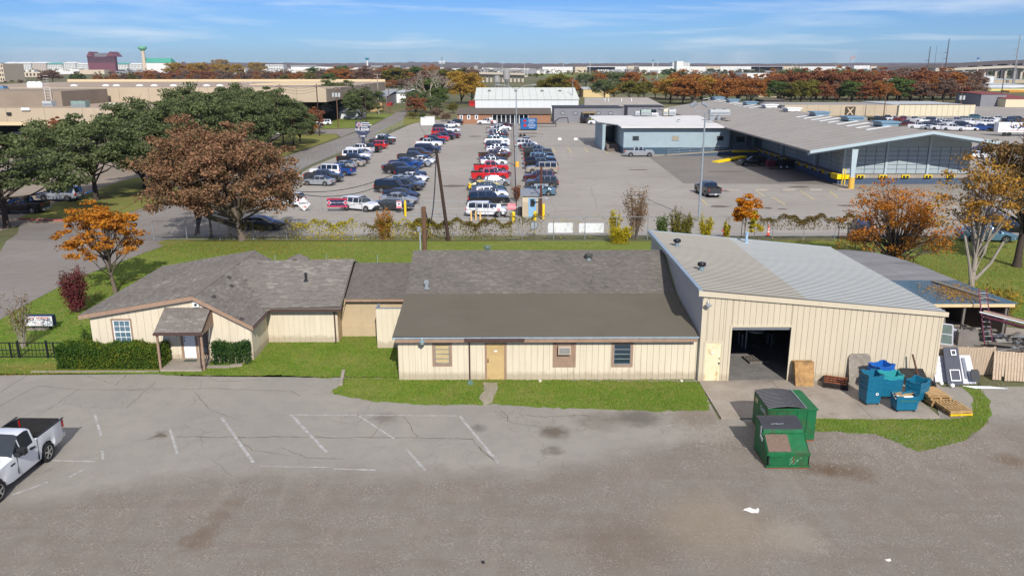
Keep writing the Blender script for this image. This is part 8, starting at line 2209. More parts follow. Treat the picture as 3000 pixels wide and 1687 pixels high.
def door_frame(cx_,z0,z1,w,nm='window_frame'):
 f0,f1=z0/1.62,z1/1.62;y_0,y_1=37.15+1.0*f0-.05,37.15+1.0*f1-.05
 mb=MB();t=.035
 def bar(xa_,xb_,fa,fb):
  ya_,yb2=37.15+fa-.08,37.15+fb-.08
  mb.hexa([(xa_,ya_,fa*1.62),(xb_,ya_,fa*1.62),(xb_,ya_+.05,fa*1.62),(xa_,ya_+.05,fa*1.62)],[(xa_,yb2,fb*1.62),(xb_,yb2,fb*1.62),(xb_,yb2+.05,fb*1.62),(xa_,yb2+.05,fb*1.62)])
 bar(cx_-w/2,cx_-w/2+t,f0,f1);bar(cx_+w/2-t,cx_+w/2,f0,f1);bar(cx_-w/2+t,cx_+w/2-t,f0,f0+t/1.9);bar(cx_-w/2+t,cx_+w/2-t,f1-t/1.9,f1)
 return mb.build(nm,WHITE,l3)
door_frame(22.36,1.3,1.53,.26);door_frame(22.28,.2,.68,.5)
MB().hexa([(22.25,38.02,1.33),(22.46,38.02,1.33),(22.46,38.04,1.33),(22.25,38.04,1.33)],[(22.25,38.12,1.42),(22.46,38.12,1.42),(22.46,38.14,1.42),(22.25,38.14,1.42)]).build('glass_pane',mat('ochre_glass',C(120,104,60),.3),l3)
l4=leaner('white_door',22.66,23.35,37.3,38.25,1.16,DW,'white door frame leaning right of the charcoal door','door')
MB().hexa([(22.85,37.42,.25),(23.02,37.42,.25),(23.02,37.44,.25),(22.85,37.44,.25)],[(22.9,38.1,1.08),(23.05,38.1,1.08),(23.05,38.12,1.08),(22.9,38.12,1.08)]).build('glass_strip',mat('grey_glass',C(120,124,132),.3),l4)
ch=thing('black_chair','upturned black chair with slatted legs leaning on the white doors','chair',(23.2,37.2,0))
cm2=MB();pr=[(-.2,.1),(.2,.1),(.22,.45),(.16,.6),(-.16,.6),(-.22,.45)]
cm2.add([(23.22+x,37.1+z*.45,z+.12)for x,z in pr]+[(23.22+x,37.16+z*.45,z+.12)for x,z in pr],[tuple(range(6)),tuple(range(11,5,-1))]+[((i+1)%6,i,i+6,(i+1)%6+6)for i in range(6)]);cm2.build('seat',BLACKM,ch)
for k in range(5):MB().tube([(23.05+k*.085,37.1,.2),(23.03+k*.09,36.98,0)],.014,5).build('leg',BLACKM,ch)
pl_=thing('metal_rails','bundle of grey metal rails on the ground below the white doors','metal rails',(23.3,36.9,0))
for k in range(5):MB().tube([(22.5+.1*k,36.95-k*.07,.03),(23.9+.15*k,36.85-k*.06,.03)],.022,5).build('rail',GALV,pl_)
for i,(px,py,r,lab)in enumerate([(2758,1123,.1,'white round lamp globe on the plywood sheet corner'),(2790,1130,.11,'white globe on the grass before the charcoal door'),(2714,1113,.08,'white globe beside the narrow white door')]):
 p=G(px,py,.1);tag(MB().lathe([(r*.3,0),(r*.85,r*.4),(r,r),(r*.8,r*1.6),(r*.2,r*2)],(p.x,p.y,.01),12).build('glass_globe',WHITE,None,40),lab,'lamp globe')
for i,(px,py,lab)in enumerate([(1375+207,1118,'pale brick lying at the wall left of the air conditioner'),(1996,1118,'white block at the right end of the long wall')]):
 p=G(px,py);tag(MB().obox((p.x,p.y,.05),(.14,.1,.09),.3).build('block',mat('pale_block',C(206,196,180),.8)),lab,'block')
o=MB().obox((G(1415,1647).x,G(1415,1647).y,.02),(.09,.12,.03),.4).build('rubber_scrap',BLACKM);tag(o,'small black scrap lying on the gravel near the bottom centre','scrap')
# ---------- lean-to shed
sh=thing('lean_to_shed','open lean-to shed with blue and grey felt roof behind the metal workshop','shed',(25,48,0))
BLF=mat('blue_felt',C(66,92,110),.75,var=.14,scale=.6,space='world',dirt=.35,dirtcol=C(112,112,112));GRF=mat('grey_felt',C(124,123,124),.8,var=.16,scale=1.0,space='world',stretch=(.5,2,1),dirt=.6,dirtcol=C(86,82,80))
zf_=lambda y:2.18+(y-44)*.115 if y<47.6 else(2.595+.28*math.sin((y-47.6)/7.4*PI*.62))
stations=[(44.0,29.2),(45.2,28.6),(46.4,28.1),(47.6,27.6),(49,27.2),(50.8,26.8),(52.5,26.2),(54.0,25.4),(55,23.9)]
for i in range(len(stations)-1):
 (ya_,xa_),(yb2,xb_)=stations[i],stations[i+1]
 ncol=4
 for j in range(ncol):
  f0,f1=j/ncol,(j+1)/ncol
  L_=21.66
  pts=[(L_+(xa_-L_)*f0,ya_,zf_(ya_)),(L_+(xa_-L_)*f1-.012,ya_,zf_(ya_)),(L_+(xb_-L_)*f1-.012,yb2+.02,zf_(yb2)),(L_+(xb_-L_)*f0,yb2+.02,zf_(yb2))]
  P=[Vector(p)for p in pts];MB().hexa([p-Vector((0,0,.05))for p in P],P).build('roof_sheet',BLF if i<3 else GRF,sh)
mb=MB()
MB().box(21.66,29.0,43.93,43.99,1.98,2.15).build('fascia',mat('raw_timber',C(214,186,140),.8,var=.1),sh)
for x in(23.6,26.2,28.6):MB().box(x,x+.12,44.1,44.22,0,2.12).build('post',WOODG,sh)
MB().box(21.7,25.4,54.6,54.7,0,2.6).box(21.62,21.7,44.2,54.6,0,2.1).build('back_wall',mat('shed_wall',C(82,74,66),.9),sh)
MB().hexa([(25.3,54.6,0),(28.9,44.3,0),(29.0,44.35,0),(25.4,54.65,0)],[(25.3,54.6,2.6),(28.9,44.3,2.1),(29.0,44.35,2.1),(25.4,54.65,2.6)]).build('side_wall',mat('shed_wall',C(82,74,66)),sh)
o=MB().hexa([(25.8,47.2,2.64),(26.1,47.35,2.64),(28.3,44.2,2.25),(28.0,44.1,2.25)],[(25.8,47.2,2.68),(26.1,47.35,2.68),(28.3,44.2,2.29),(28.0,44.1,2.29)]).build('loose_plank',WOODG);tag(o,'long grey plank lying on the shed roof','plank')
rs=np.random.RandomState(77)
n=1500;X=26.5+rs.normal(size=n)*.9;Yv=45.6+rs.normal(size=n)*.8;k=(Yv>44.05)&(Yv<47.5)&(X<28.4);X,Yv=X[k],Yv[k]
Q=np.stack([X,Yv,2.18+(Yv-44)*.115+.012+rs.uniform(0,.03,len(X))],1);a=rs.uniform(0,2*PI,len(X));s=.05
o=link('fallen_leaves',quads_mesh('fallen_leaves',Q,np.stack([np.cos(a)*s,np.sin(a)*s,rs.uniform(-.01,.02,len(X))],1),np.stack([-np.sin(a)*s*.7,np.cos(a)*s*.7,rs.uniform(-.01,.02,len(X))],1),LEAFL));o['kind']='stuff'
# yard ground behind the fence
sheet('side_yard',[(21.5,38.5),(34,38.5),(34,44.3),(29.0,47),(26,54.6),(21.6,54.6)],.016,SLAB)
# ladder
ld=thing('ladder','tall maroon fibreglass ladder leaning up against the shed roof','ladder',(27,42.4,0))
r0_,r1_=Vector((26.72,42.35,0)),Vector((27.16,42.35,0));u0,u1=Vector((26.68,43.8,3.1)),Vector((27.12,43.8,3.1))
MAROONF=mat('maroon_fibreglass',C(116,60,78),.5,var=.08)
for a,b in((r0_,u0),(r1_,u1)):MB().tube([a,b],.035,4).build('rail',MAROONF,ld)
for k in range(12):
 f=(k+.7)/12.6;MB().tube([r0_.lerp(u0,f),r1_.lerp(u1,f)],.018,5).build('rung',GALV,ld)
# rack of ladders and pipes at right
rk=thing('pipe_rack','rack piled with ladders and pipes at the right edge of the yard','rack',(28.5,40.5,0))
for(x,y)in((28.2,41.2),(28.9,39.6)):MB().tube([(x,y,0),(x,y,1.75)],.05,6).build('post',STEELG,rk)
MB().tube([(25.6,41.2,.1),(28.2,41.2,.6),(30,40.2,1.0)],.015,4).build('wire',STEELG,rk)
lads=thing('spare_ladders','stack of ladders and white pipes lying on the rack at the right edge','ladders',(28,41,1.8))
s0,s1=Vector((26.9,43.2,1.95)),Vector((30.4,38.6,1.75));dd=(s1-s0).normalized();nn=Vector((-dd.y,dd.x,0))
for k,(o_,z_,m_)in enumerate([(-.35,-.25,MAROONF),(-.15,0,WHITE),(0,.05,GALV),(.12,.08,MAROONF),(.25,.06,mat('cream_pipe',C(196,186,150),.6)),(.4,.02,MAROONF),(.75,.1,WHITE),(.3,-.2,MAROONF)]):
 MB().tube([s0+nn*-o_+Vector((0,0,z_)),s1+nn*-o_+Vector((0,0,z_))],.045,6).build('pipe' if m_ is not MAROONF else 'rail',m_,lads)
for k in range(14):
 f=k/14;a=s0.lerp(s1,f)+nn*.38+Vector((0,0,-.12));MB().tube([a,a+Vector((0,0,-.34))],.02,4).build('rung',GALV,lads)
MB().tube([s0+nn*.38+Vector((0,0,-.48)),s1+nn*.38+Vector((0,0,-.48))],.035,4).build('rail',MAROONF,lads)
# things under the shed
wfm=thing('old_window','white framed two pane window leaning under the lean-to roof','window',(25.0,43.6,0))
p_a,p_b=onY(2803,975,43.3),onY(2833,985,43.3)
c0=[Vector((24.55,43.2,.05)),Vector((25.15,42.9,.05)),Vector((25.35,43.5,1.05)),Vector((24.75,43.8,1.05))]
for i in range(4):MB().tube([c0[i],c0[(i+1)%4]],.04,4).build('frame',DW,wfm)
MB().tube([c0[0].lerp(c0[3],.5),c0[1].lerp(c0[2],.5)],.03,4).build('frame',DW,wfm)
MB().quad(*[c+Vector((0,.01,0))for c in c0]).build('pane',mat('greenish_glass',C(90,104,96),.12,spec=.8),wfm)
for i,(x0,x1,h,m_,lab)in enumerate([(22.8,23.8,1.7,mat('grey_board',C(120,116,108),.85),'grey board leaning at the left inside the lean-to'),(23.9,24.8,1.75,mat('brown_board',C(104,98,90),.85),'second grey brown board inside the lean-to'),(24.9,25.5,1.8,WOODG,'third dark board inside the lean-to')]):
 leaner('stored_board',x0,x1,44.3,44.9,h,m_,lab,'board')
o=MB().hexa([(25.45,42.9,.02),(26.5,42.5,.02),(26.7,43.1,.02),(25.6,43.5,.02)],[(25.5,43.0,.75),(26.4,42.65,.7),(26.6,43.1,.8),(25.6,43.45,.85)]).build('covered_crate',mat('grey_tarp',C(118,112,106),.9,var=.15));tag(o,'grey tarp covered crate behind the tall ladder','crate')
o=MB().obox((25.5,43.9,.35),(.9,.6,.6),.3).build('white_appliance',DW);tag(o,'white boxy item behind the leaning window under the lean-to','box')
o=MB().tube([(24.2,43.5,.16),(25.0,44.2,.75)],.14,10).build('rolled_sheet',mat('pale_roll',C(150,146,138),.7));tag(o,'pale rolled plastic sheet under the lean-to','roll')
o=MB().tube([(21.8,38.9,.12),(22.3,38.75,.2),(22.9,38.8,.1)],.07,6).build('dark_hose',BLACKM);tag(o,'dark pipes lying behind the picket fence by the workshop corner','pipes')
lum=thing('lumber_pile','pile of long dark planks under the pipe rack','lumber',(28,41,0))
for k in range(10):MB().obox((28.0+r_.uniform(-.5,.5),41.4+r_.uniform(-.7,.7),.08+.05*(k%4)),(3.2,.16,.04),R(-20+r_.uniform(-14,14))).build('plank',WOODG,lum)
# more clutter in the side yard
r_=random.Random(61)
CL=[WOODG,GALV,mat('brown_board',C(104,98,90)),mat('pale_roll',C(150,146,138)),mat('grey_tarp',C(118,112,106)),WHITE]
JN=[('board','board'),('pipe','pipe'),('crate','crate'),('panel_sheet','sheet'),('bundle','bundle')]
spots=[(26.9,44.6,'beside the first shed post'),(27.6,44.2,'between the two right shed posts'),(28.1,43.2,'before the right shed post'),(29.2,43.4,'beyond the right shed post'),(27.5,42.0,'just right of the tall ladder foot'),(28.6,42.3,'under the high end of the pipe rack'),(29.6,42.0,'under the middle of the pipe rack'),(29.3,40.6,'under the low end of the pipe rack')]
for i,(x,y,w_)in enumerate(spots):
 nm,ct=JN[i%5];t_=thing('stored_'+nm,'weathered %s lying in the side yard %s'%(ct,w_),ct,(x,y,0))
 for k in range(5):MB().obox((x+r_.uniform(-.3,.3),y+r_.uniform(-.3,.3),.12+k*.11),(r_.uniform(.7,1.8),r_.uniform(.08,.3),r_.uniform(.04,.1)),r_.uniform(-.7,.9),r_.uniform(-.15,.15),r_.uniform(-.1,.1)).build('piece',CL[(i+k)%5],t_)
# ---------- interior of the workshop
wb=thing('workbench','dark workbench standing inside the open workshop','workbench',(13,42.5,0))
MB().box(13.1,14.9,42.6,43.4,.82,.9).build('top',INT,wb)
for x,y in((13.15,42.65),(14.8,42.65),(13.15,43.3),(14.8,43.3)):MB().box(x,x+.08,y,y+.08,.03,.82).build('leg',STEELG,wb)
pallet(13.35,40.6,.032,8,'pallet loaded with dark sheets inside the workshop doorway',1.1,1.0,WOODG,False,None)
o=MB().obox((13.1,42.2,1.3),(.5,.12,.12),.3).obox((13.25,42.2,.7),(.06,.06,1.2)).build('tool_stand',GALV);tag(o,'grey metal tool stand inside the workshop','stand')
o=MB().lathe([(.5,0),(.5,.04)],(14.0,43.0,.92),20).build('round_tray',WHITE);tag(o,'pale round tray on the workbench inside the workshop','tray')
# ---------- lease sign
ls=thing('lease_sign','white for-lease sign box with dark blue frame and red heading on the left lawn','sign',(-27.9,46.3,0))
sz0,sz1=.22,.86
MB().box(-28.75,-27.08,46.26,46.62,sz0,sz1).build('cabinet',mat('navy_frame',C(28,42,74),.5,var=.08),ls)
MB().box(-28.74,-27.10,46.235,46.258,sz0+.02,sz1-.02).build('face',WHITE,ls)
for x in(-28.45,-27.45):MB().box(x,x+.12,46.4,46.5,0,sz0).build('post',BLACKM,ls)
MB().box(-28.7,-27.5,46.1,46.6,0,.04).build('footing',CONCRETE,ls)
text(ls,'11610  NEWKIRK',(-27.93,46.228,.735),.17,RED,bold=.004,spacing=1.05)
text(ls,'BUILDING & YARD FOR LEASE',(-27.93,46.228,.60),.105,INK,bold=.002)
text(ls,'Office Space  |  Yard Space',(-27.93,46.228,.49),.075,mat('grey_print',C(90,70,90),.6))
text(ls,'(214) 484-6800',(-27.93,46.228,.395),.075,RED)
text(ls,'www.leasing-property.com',(-27.93,46.228,.29),.07,mat('grey_print',C(90,70,90)))
# ---------- iron fence at left
BLKF=mat('black_iron',(.012,.016,.016),.4,var=.1)
fi=thing('iron_fence','low black iron fence on the lawn left of the hedge','fence',(-28,41.4,0))
fx0,fx1=-33.0,-23.4
for zz in(.06,.42,.84):MB().box(fx0,fx1,41.37,41.41,zz,zz+.04).build('rail',BLKF,fi)
x=fx0
while x<fx1:MB().box(x,x+.02,41.38,41.40,.06,.9).build('bar',BLKF,fi);x+=.2
for px in(61,144):p=G(px,1047);MB().box(p.x-.06,p.x+.03,41.34,41.43,0,.98).build('post',BLKF,fi)
for px in(38,163):p=G(px,1047);MB().box(p.x-.04,p.x+.02,41.35,41.42,0,.9).build('post',BLKF,fi)
# ---------- chain link fences
def chain_fence(name,lab,pts,h,step=3.0,m_=None,top=True,mesh_=True,spc=.22,grp=None,mid=False):
 m_=m_ or GALV
 P=[Vector(p)for p in pts]
 t_=thing(name,lab,'fence',P[0],0,grp)
 mb=MB();rb_=MB()
 for a,b in zip(P,P[1:]):
  L=(b.xy-a.xy).length;n=max(1,round(L/step));d=(b-a)
  for k in range(n+(1 if b is P[-1]else 0)):
   q=a+d*(k/n);q.z=gz(q.y);MB().tube([q,q+Vector((0,0,h+.02))],.035,5).build('post',m_,t_)
  for k in range(n):
   q0=a+d*(k/n);q1=a+d*((k+1)/n);q0.z=gz(q0.y);q1.z=gz(q1.y)
   if top:rb_.tube([q0+Vector((0,0,h)),q1+Vector((0,0,h))],.025,4)
   if mid:rb_.tube([q0+Vector((0,0,.12)),q1+Vector((0,0,.12))],.02,4)
   if mesh_:
    LL=(q1-q0).length;m2=int(LL/spc)
    for j in range(m2):
     f0,f1=j/m2,min(1,(j+1.0)/m2+h/LL*.0+.12)
     A=q0.lerp(q1,f0);B=q0.lerp(q1,min(1,f0+h*.8/LL))
     w=Vector((.006,0,0));hh=h*min(1,(1-f0)*LL/(h*.8))
     mb.quad(A+Vector((0,0,.03)),A+w+Vector((0,0,.03)),B+w+Vector((0,0,hh)),B+Vector((0,0,hh)))
     A2=q0.lerp(q1,min(1,f0+h*.8/LL));mb.quad(A2+Vector((0,0,h-hh+.03)),A2+w+Vector((0,0,h-hh+.03)),A+w+Vector((0,0,h)),A+Vector((0,0,h)))
 if top or mid:rb_.build('rail',m_,t_)
 if mesh_:o=mb.build('wire_mesh',m_,t_);o['kind']='stuff'
 return t_
W_=lambda px,py:G(px,py)
chain_fence('chain_link_fence','long vine-grown chain-link fence along the back of the lawn',[(W_(430,712).x,yF,0),(W_(1520,702).x,yF,0)],1.75,3.05,STEELG,True,True,.2,None,True)
tall=chain_fence('chain_link_fence','taller chain-link fence with barbed top behind the workshop and banners',[(W_(1530,702).x,yF,0),(W_(2452,702).x,yF,0)],2.1,3.0,STEELG,True,True,.2)
chain_fence('black_yard_fence','black mesh fence running from the vine corner down past the shed',[G(2454,712),G(2559,745),G(2640,790),G(2700,850)],1.5,2.6,BLKF,True,False)
chain_fence('chain_link_fence','chain-link fence with slats along the left side of the car park',[G(700,604),G(912,486),G(1047,431),G(1107,404),G(1182,368)],2.0,3.2,STEELG,True,True,.35)
chain_fence('chain_link_fence','chain-link fence between the parked rows and the open yard',[G(1513,630),G(1509,520),G(1506,430),G(1503,358)],2.1,3.0,BLACKM,True,True,.3)
chain_fence('front_fence','chain-link fence with banners along the street side of the car park',[G(860,618),G(943,623),G(1062,627),G(1188,632)],1.9,4.4,GALV,True,True,.3)
chain_fence('inner_fence','chain-link fence with two white notices before the blue entrance',[G(1585,428),G(1770,432)],1.9,5.2,STEELG,True,True,.35)
chain_fence('barbed_fence','pale angled fence posts behind the left house roofs',[(-20,56,0),(-5.5,56,0)],2.3,3.6,mat('pale_green_post',C(130,150,130),.6),False,False)
pf=thing('rear_picket_fence','grey weathered picket fence behind the connector roof','fence',(-7.5,55,0))
for k in range(34):
 x=-9.9+k*.15;MB().box(x,x+.135,55.0,55.02,0,1.75+r_.uniform(-.08,.05)).build('picket',WOODG,pf)
MB().box(-9.9,-4.9,55.021,55.06,.4,.5).box(-9.9,-4.9,55.021,55.06,1.3,1.4).build('rail',WOODG,pf)
# gate across the drive
gt=thing('sliding_gate','wide chain-link sliding gate across the car park entrance','gate',G(1290,635))
a,b=G(1190,633),G(1398,641)
for zz in(.15,1.0,1.85):MB().tube([a+Vector((0,0,zz)),b+Vector((0,0,zz))],.035,5).build('rail',GALV,gt)
for f in(0,.25,.5,.75,1):q=a.lerp(b,f);MB().tube([q+Vector((0,0,.1)),q+Vector((0,0,1.9))],.035,5).build('upright',GALV,gt)
g2_=thing('gate_panel','second gate leaf in front of the damaged white SUV','gate',G(1430,645))
a,b=G(1395,645),G(1500,645)
for zz in(.15,1.0,1.85):MB().tube([a+Vector((0,0,zz)),b+Vector((0,0,zz))],.03,5).build('rail',GALV,g2_)
for f in(0,.33,.66,1):q=a.lerp(b,f);MB().tube([q+Vector((0,0,.1)),q+Vector((0,0,1.9))],.035,5).build('upright',GALV,g2_)
# banners and signs on the fences
def board(name,px0,px1,pyt,pyb,Y,m_,lab,cat='sign',dy_=.03):
 a=onY(px0,pyb,Y);b=onY(px1,pyt,Y);c_=(a.x+b.x)/2
 t_=thing(name,lab,cat,(c_,Y,a.z));MB().box(a.x,b.x,Y,Y+dy_,a.z,b.z).build('panel',m_,t_)
 return t_,c_,(a.z+b.z)/2,b.x-a.x,b.z-a.z
NAVY=mat('navy_vinyl',C(32,36,74),.5,var=.06);CRIMS=mat('crimson_print',C(196,34,70),.5)
Yb=G(1000,622).y-.1
t_,cx_,cz_,w,h=board('banner',959,1017,581,607,Yb,NAVY,'navy banner with crimson edge bands and two diamond logos on the front fence','banner')
MB().box(cx_-w/2,cx_+w/2,Yb-.012,Yb-.001,cz_+h*.32,cz_+h*.5).box(cx_-w/2,cx_+w/2,Yb-.012,Yb-.001,cz_-h*.5,cz_-h*.32).build('edge_band',CRIMS,t_)
text(t_,'SAFETY IS JOB ONE SAFETY',(cx_,Yb-.02,cz_+h*.41),h*.15,NAVY);text(t_,'SAFETY IS JOB ONE SAFETY',(cx_,Yb-.02,cz_-h*.41),h*.15,NAVY)
text(t_,'SOUTHWEST CONSTRUCTION',(cx_,Yb-.02,cz_),h*.12,WPRINT)
for s_ in(-1,1):
 x=cx_+s_*w*.4;k=h*.26
 MB().add([(x-k,Yb-.013,cz_),(x,Yb-.013,cz_+k),(x+k,Yb-.013,cz_),(x,Yb-.013,cz_-k)],[(0,3,2,1)]).build('diamond_rim',WPRINT,t_)
 k*=.8;MB().add([(x-k,Yb-.018,cz_),(x,Yb-.018,cz_+k),(x+k,Yb-.018,cz_),(x,Yb-.018,cz_-k)],[(0,3,2,1)]).build('diamond',CRIMS,t_)
sf=thing('safety_sign','white diamond sign reading SAFETY 1st by the oak crown','sign',G(890,620))
Ys=G(890,620).y;c0=onY(890,598,Ys);k=19/FPX*(Ys+4)*1.02
for q,m_,dyy in((k,WHITE,0),(k*.86,INK,-.012),(k*.82,WHITE,-.02)):
 MB().add([(c0.x-q,Ys+dyy,c0.z),(c0.x,Ys+dyy,c0.z+q),(c0.x+q,Ys+dyy,c0.z),(c0.x,Ys+dyy,c0.z-q)]+[(c0.x-q,Ys+dyy+.008,c0.z),(c0.x,Ys+dyy+.008,c0.z+q),(c0.x+q,Ys+dyy+.008,c0.z),(c0.x,Ys+dyy+.008,c0.z-q)],[(0,3,2,1),(4,5,6,7),(0,1,5,4),(1,2,6,5),(2,3,7,6),(3,0,4,7)]).build('plate' if m_ is WHITE else 'rim',m_,sf)
text(sf,'SAFETY',(c0.x,Ys-.03,c0.z+.08),k*.42,INK,bold=.012);text(sf,'1st',(c0.x+.03,Ys-.03,c0.z-k*.38),k*.5,RED,bold=.012)
t_,cx_,cz_,w,h=board('camera_notice',1162,1176,589,610,G(1165,628).y-.1,WHITE,'small white and red camera warning sign on the front fence by the yellow bollard')
PINK=mat('faded_red_print',C(226,120,128),.6)
Yq=G(1165,628).y-.1
MB().box(cx_-w*.45,cx_+w*.45,Yq-.012,Yq-.001,cz_+h*.32,cz_+h*.48).box(cx_-w*.45,cx_+w*.45,Yq-.012,Yq-.001,cz_-h*.48,cz_-h*.2).build('print_band',PINK,t_)
MB().obox((cx_,Yq-.01,cz_+.08),(.3,.01,.12),0,0,.3).obox((cx_-.05,Yq-.01,cz_-.05),(.05,.01,.15)).build('camera_symbol',INK,t_)
t_,cx_,cz_,w,h=board('warning_board',1487,1511,597,614,G(1500,645).y-.12,PINK,'faded red and white warning board beside the guard booth')
text(t_,'NOTICE\nPRIVATE PROPERTY',(cx_,G(1500,645).y-.14,cz_),.17,WPRINT)
t_,cx_,cz_,w,h=board('camera_notice',1455,1467,598,617,G(1460,645).y-.12,WHITE,'small pale camera sign over the nose of the damaged white SUV')
MB().box(cx_-w*.4,cx_+w*.4,G(1460,645).y-.14,G(1460,645).y-.121,cz_-h*.48,cz_-h*.2).build('print_band',PINK,t_)
for i,(a_,b_2,c_,d_)in enumerate([(1605,1679,653,682),(1696,1769,654,682)]):
 t_,cx_,cz_,w,h=board('blank_banner',a_,b_2,c_,d_,yF+.08,mat('white_vinyl',C(214,216,216),.6,var=.05),['left blank white banner back on the fence behind the long roof','right blank white banner back with a sagging top edge'][i],'banner')
for i,px in enumerate((1640,1687)):
 t_,cx_,cz_,w,h=board('white_notice',px-5,px+5,404,411,G(1640,429).y-.1,WHITE,['left white notice on the inner yard fence','right white notice on the inner yard fence'][i])
# octagonal sign seen from behind
oc=thing('octagon_sign','octagonal sign seen from behind on its post by the fence gap','sign',G(1565,690))
Yo=G(1565,690).y;c0=onY(1565,660,Yo);r8=12.5/FPX*(Yo+4)
for q,m_,dyy,nm in((r8,BLACKM,0,'rim'),(r8*.88,mat('sign_back',C(176,184,192),.4,metal=.4),-.015,'plate')):
 pr=[(c0.x+q*math.cos(PI/8+i*PI/4),c0.z+q*math.sin(PI/8+i*PI/4))for i in range(8)]
 MB().yprism(pr,Yo+dyy,Yo+dyy+.012).build(nm,m_,oc)
MB().tube([(c0.x,Yo-.03,gz(Yo)),(c0.x,Yo-.03,c0.z+r8)],.03,5).build('post',BLACKM,oc)
# bollards
def bollard(px,pyb,pyt,m_,lab,r=.11):
 b=G(px,pyb);z=onY(px,pyt,b.y).z
 o=MB().lathe([(r,0),(r,z-b.z-.06),(r*.8,z-b.z-.01),(r*.2,z-b.z)],tuple(b),12).build('bollard',m_,None,40);return tag(o,lab,'bollard')
bollard(1188,634,588,YELLOW,'tall yellow bollard at the left end of the entrance gate',.13)
bollard(1504,651,620,YELLOW,'short yellow bollard left of the guard booth',.18)
bollard(1567,646,619,YELLOW,'short yellow bollard in front of the guard booth door',.18)
bollard(1592,641,597,YELLOW,'tall yellow bollard right of the brown pole',.15)
PEACH=mat('peach_paint',C(220,180,110),.6)
for px,l_ in((1380.6,'left of three pale bollards before the white SUV'),(1394,'middle pale bollard before the white SUV'),(1407,'right of three pale bollards before the white SUV')):bollard(px,648 if px!=1394 else 645,618,PEACH,l_,.08)
# guard booth
bo=thing('guard_booth','small cream guard booth with pale blue door at the car park gate','booth',G(1556,637))
by0=G(1556,637).y;a=onY(1530,637,by0);b=onY(1582,637,by0);zt_b=onY(1556,572,by0).z
MB().box(a.x,b.x,by0,by0+2.2,a.z,zt_b).build('wall',CREAM2,bo)
for k in range(5):
 xx_=a.x+(b.x-a.x)*k/5;MB().box(xx_+.02,xx_+(b.x-a.x)/5-.02,by0-.03,by0-.001,a.z,zt_b-.02).build('wall_panel',CREAM2,bo)
slab_roof(bo,[(a.x-.2,by0-.3,zt_b+.02),(b.x+.2,by0-.3,zt_b+.02),(b.x+.2,by0+2.5,zt_b+.35),(a.x-.2,by0+2.5,zt_b+.35)],.08,STEELG)
da,db=onY(1548,636,by0),onY(1571,580,by0)
dd_=MB().box(da.x,db.x,by0-.07,by0-.031,a.z+.02,db.z).build('door',mat('pale_blue_door',C(126,168,200),.5,var=.05),bo)
MB().box(da.x+.2,db.x-.2,by0-.09,by0-.071,db.z-1.0,db.z-.12).build('door_glass',DGL,dd_)
p=G(1531,632);tag(MB().box(p.x-.55,p.x+.1,p.y-.2,p.y+.3,p.z,p.z+1.0).build('electric_box',BLACKM),'black equipment box at the left side of the guard booth','box')
bush('brown_bush',G(1513,590),'round reddish brown bush caught on the fence behind the guard booth',shrub(120,1600,.75,.6,1.9,leafmat('dead_vine_leaves',[C(110,66,44),C(140,84,56),C(120,92,52)],.8,.2),.09,20,shell=.3))
# hydrant and cone
def hydrant():
 p=G(2122,690);t_=thing('fire_hydrant','red fire hydrant behind the small yellow shrub','hydrant',p)
 RD=mat('hydrant_red',C(178,34,34),.5)
 MB().lathe([(.2,0),(.2,.06),(.13,.08),(.13,.6),(.17,.63),(.15,.78),(.05,.9)],tuple(p),12).build('barrel',RD,t_,40)
 MB().tube([(p.x-.28,p.y,p.z+.5),(p.x+.28,p.y,p.z+.5)],.08,8).build('outlet',RD,t_)
hydrant()
p=G(2250,692);cn_=thing('traffic_cone','tall orange traffic cone with white bands behind the workshop','cone',p)
ORC=mat('cone_orange',C(226,74,34),.5)
MB().lathe([(.13,.03),(.045,1.05),(.03,1.08)],tuple(p),14).build('cone',ORC,cn_,40)
MB().lathe([(.116,.40),(.104,.52)],(p.x,p.y,p.z),14).lathe([(.094,.66),(.082,.76)],(p.x,p.y,p.z),14).build('band',WHITE,cn_,40);MB().box(p.x-.25,p.x+.25,p.y-.25,p.y+.25,p.z,p.z+.03).build('base',BLACKM,cn_)
# ---------- company sign by the left row
Ysg=G(1062,432).y;cs=thing('company_sign','dark slate roadside company sign with diamond logo above the left car row','sign',G(1062,432))
a=onY(1042,390,Ysg);b=onY(1081,357,Ysg);SLT=mat('slate_sign',C(58,66,88),.5,var=.05)
MB().box(a.x,b.x,Ysg,Ysg+.5,a.z,b.z).box(a.x+.35,b.x-.35,Ysg,Ysg+.5,a.z-.35,a.z-.001).build('cabinet',SLT,cs)
MB().box((a.x+b.x)/2-.3,(a.x+b.x)/2+.3,Ysg+.1,Ysg+.4,-1.4,a.z-.36).build('post',SLT,cs)
MB().box((a.x+b.x)/2-.75,(a.x+b.x)/2+.75,Ysg-.02,Ysg+.5,a.z-.95,a.z-.4).build('number_box',SLT,cs)
cxs=(a.x+b.x)/2;hs_=b.z-a.z
text(cs,'Southwest\nConstruction\nServices',(cxs-.25,Ysg-.02,b.z-hs_*.28),.42,WPRINT,align='LEFT',bold=.01);text(cs,'U.S. ROAD',(cxs,Ysg-.02,a.z+hs_*.3),.62,WPRINT,bold=.02)
text(cs,'TRUCKING',(cxs,Ysg-.02,a.z+hs_*.16),.22,WPRINT);text(cs,'11470',(cxs,Ysg-.04,a.z-.67),.42,WPRINT,bold=.015)
x=a.x+.75;z=b.z-hs_*.28
for k,m_,dyy in((.62,WPRINT,-.012),(.54,RED,-.02),(.4,WPRINT,-.028),(.34,NAVY,-.036)):MB().add([(x-k,Ysg+dyy,z),(x,Ysg+dyy,z+k),(x+k,Ysg+dyy,z),(x,Ysg+dyy,z-k)],[(0,3,2,1)]).build('diamond',m_,cs)
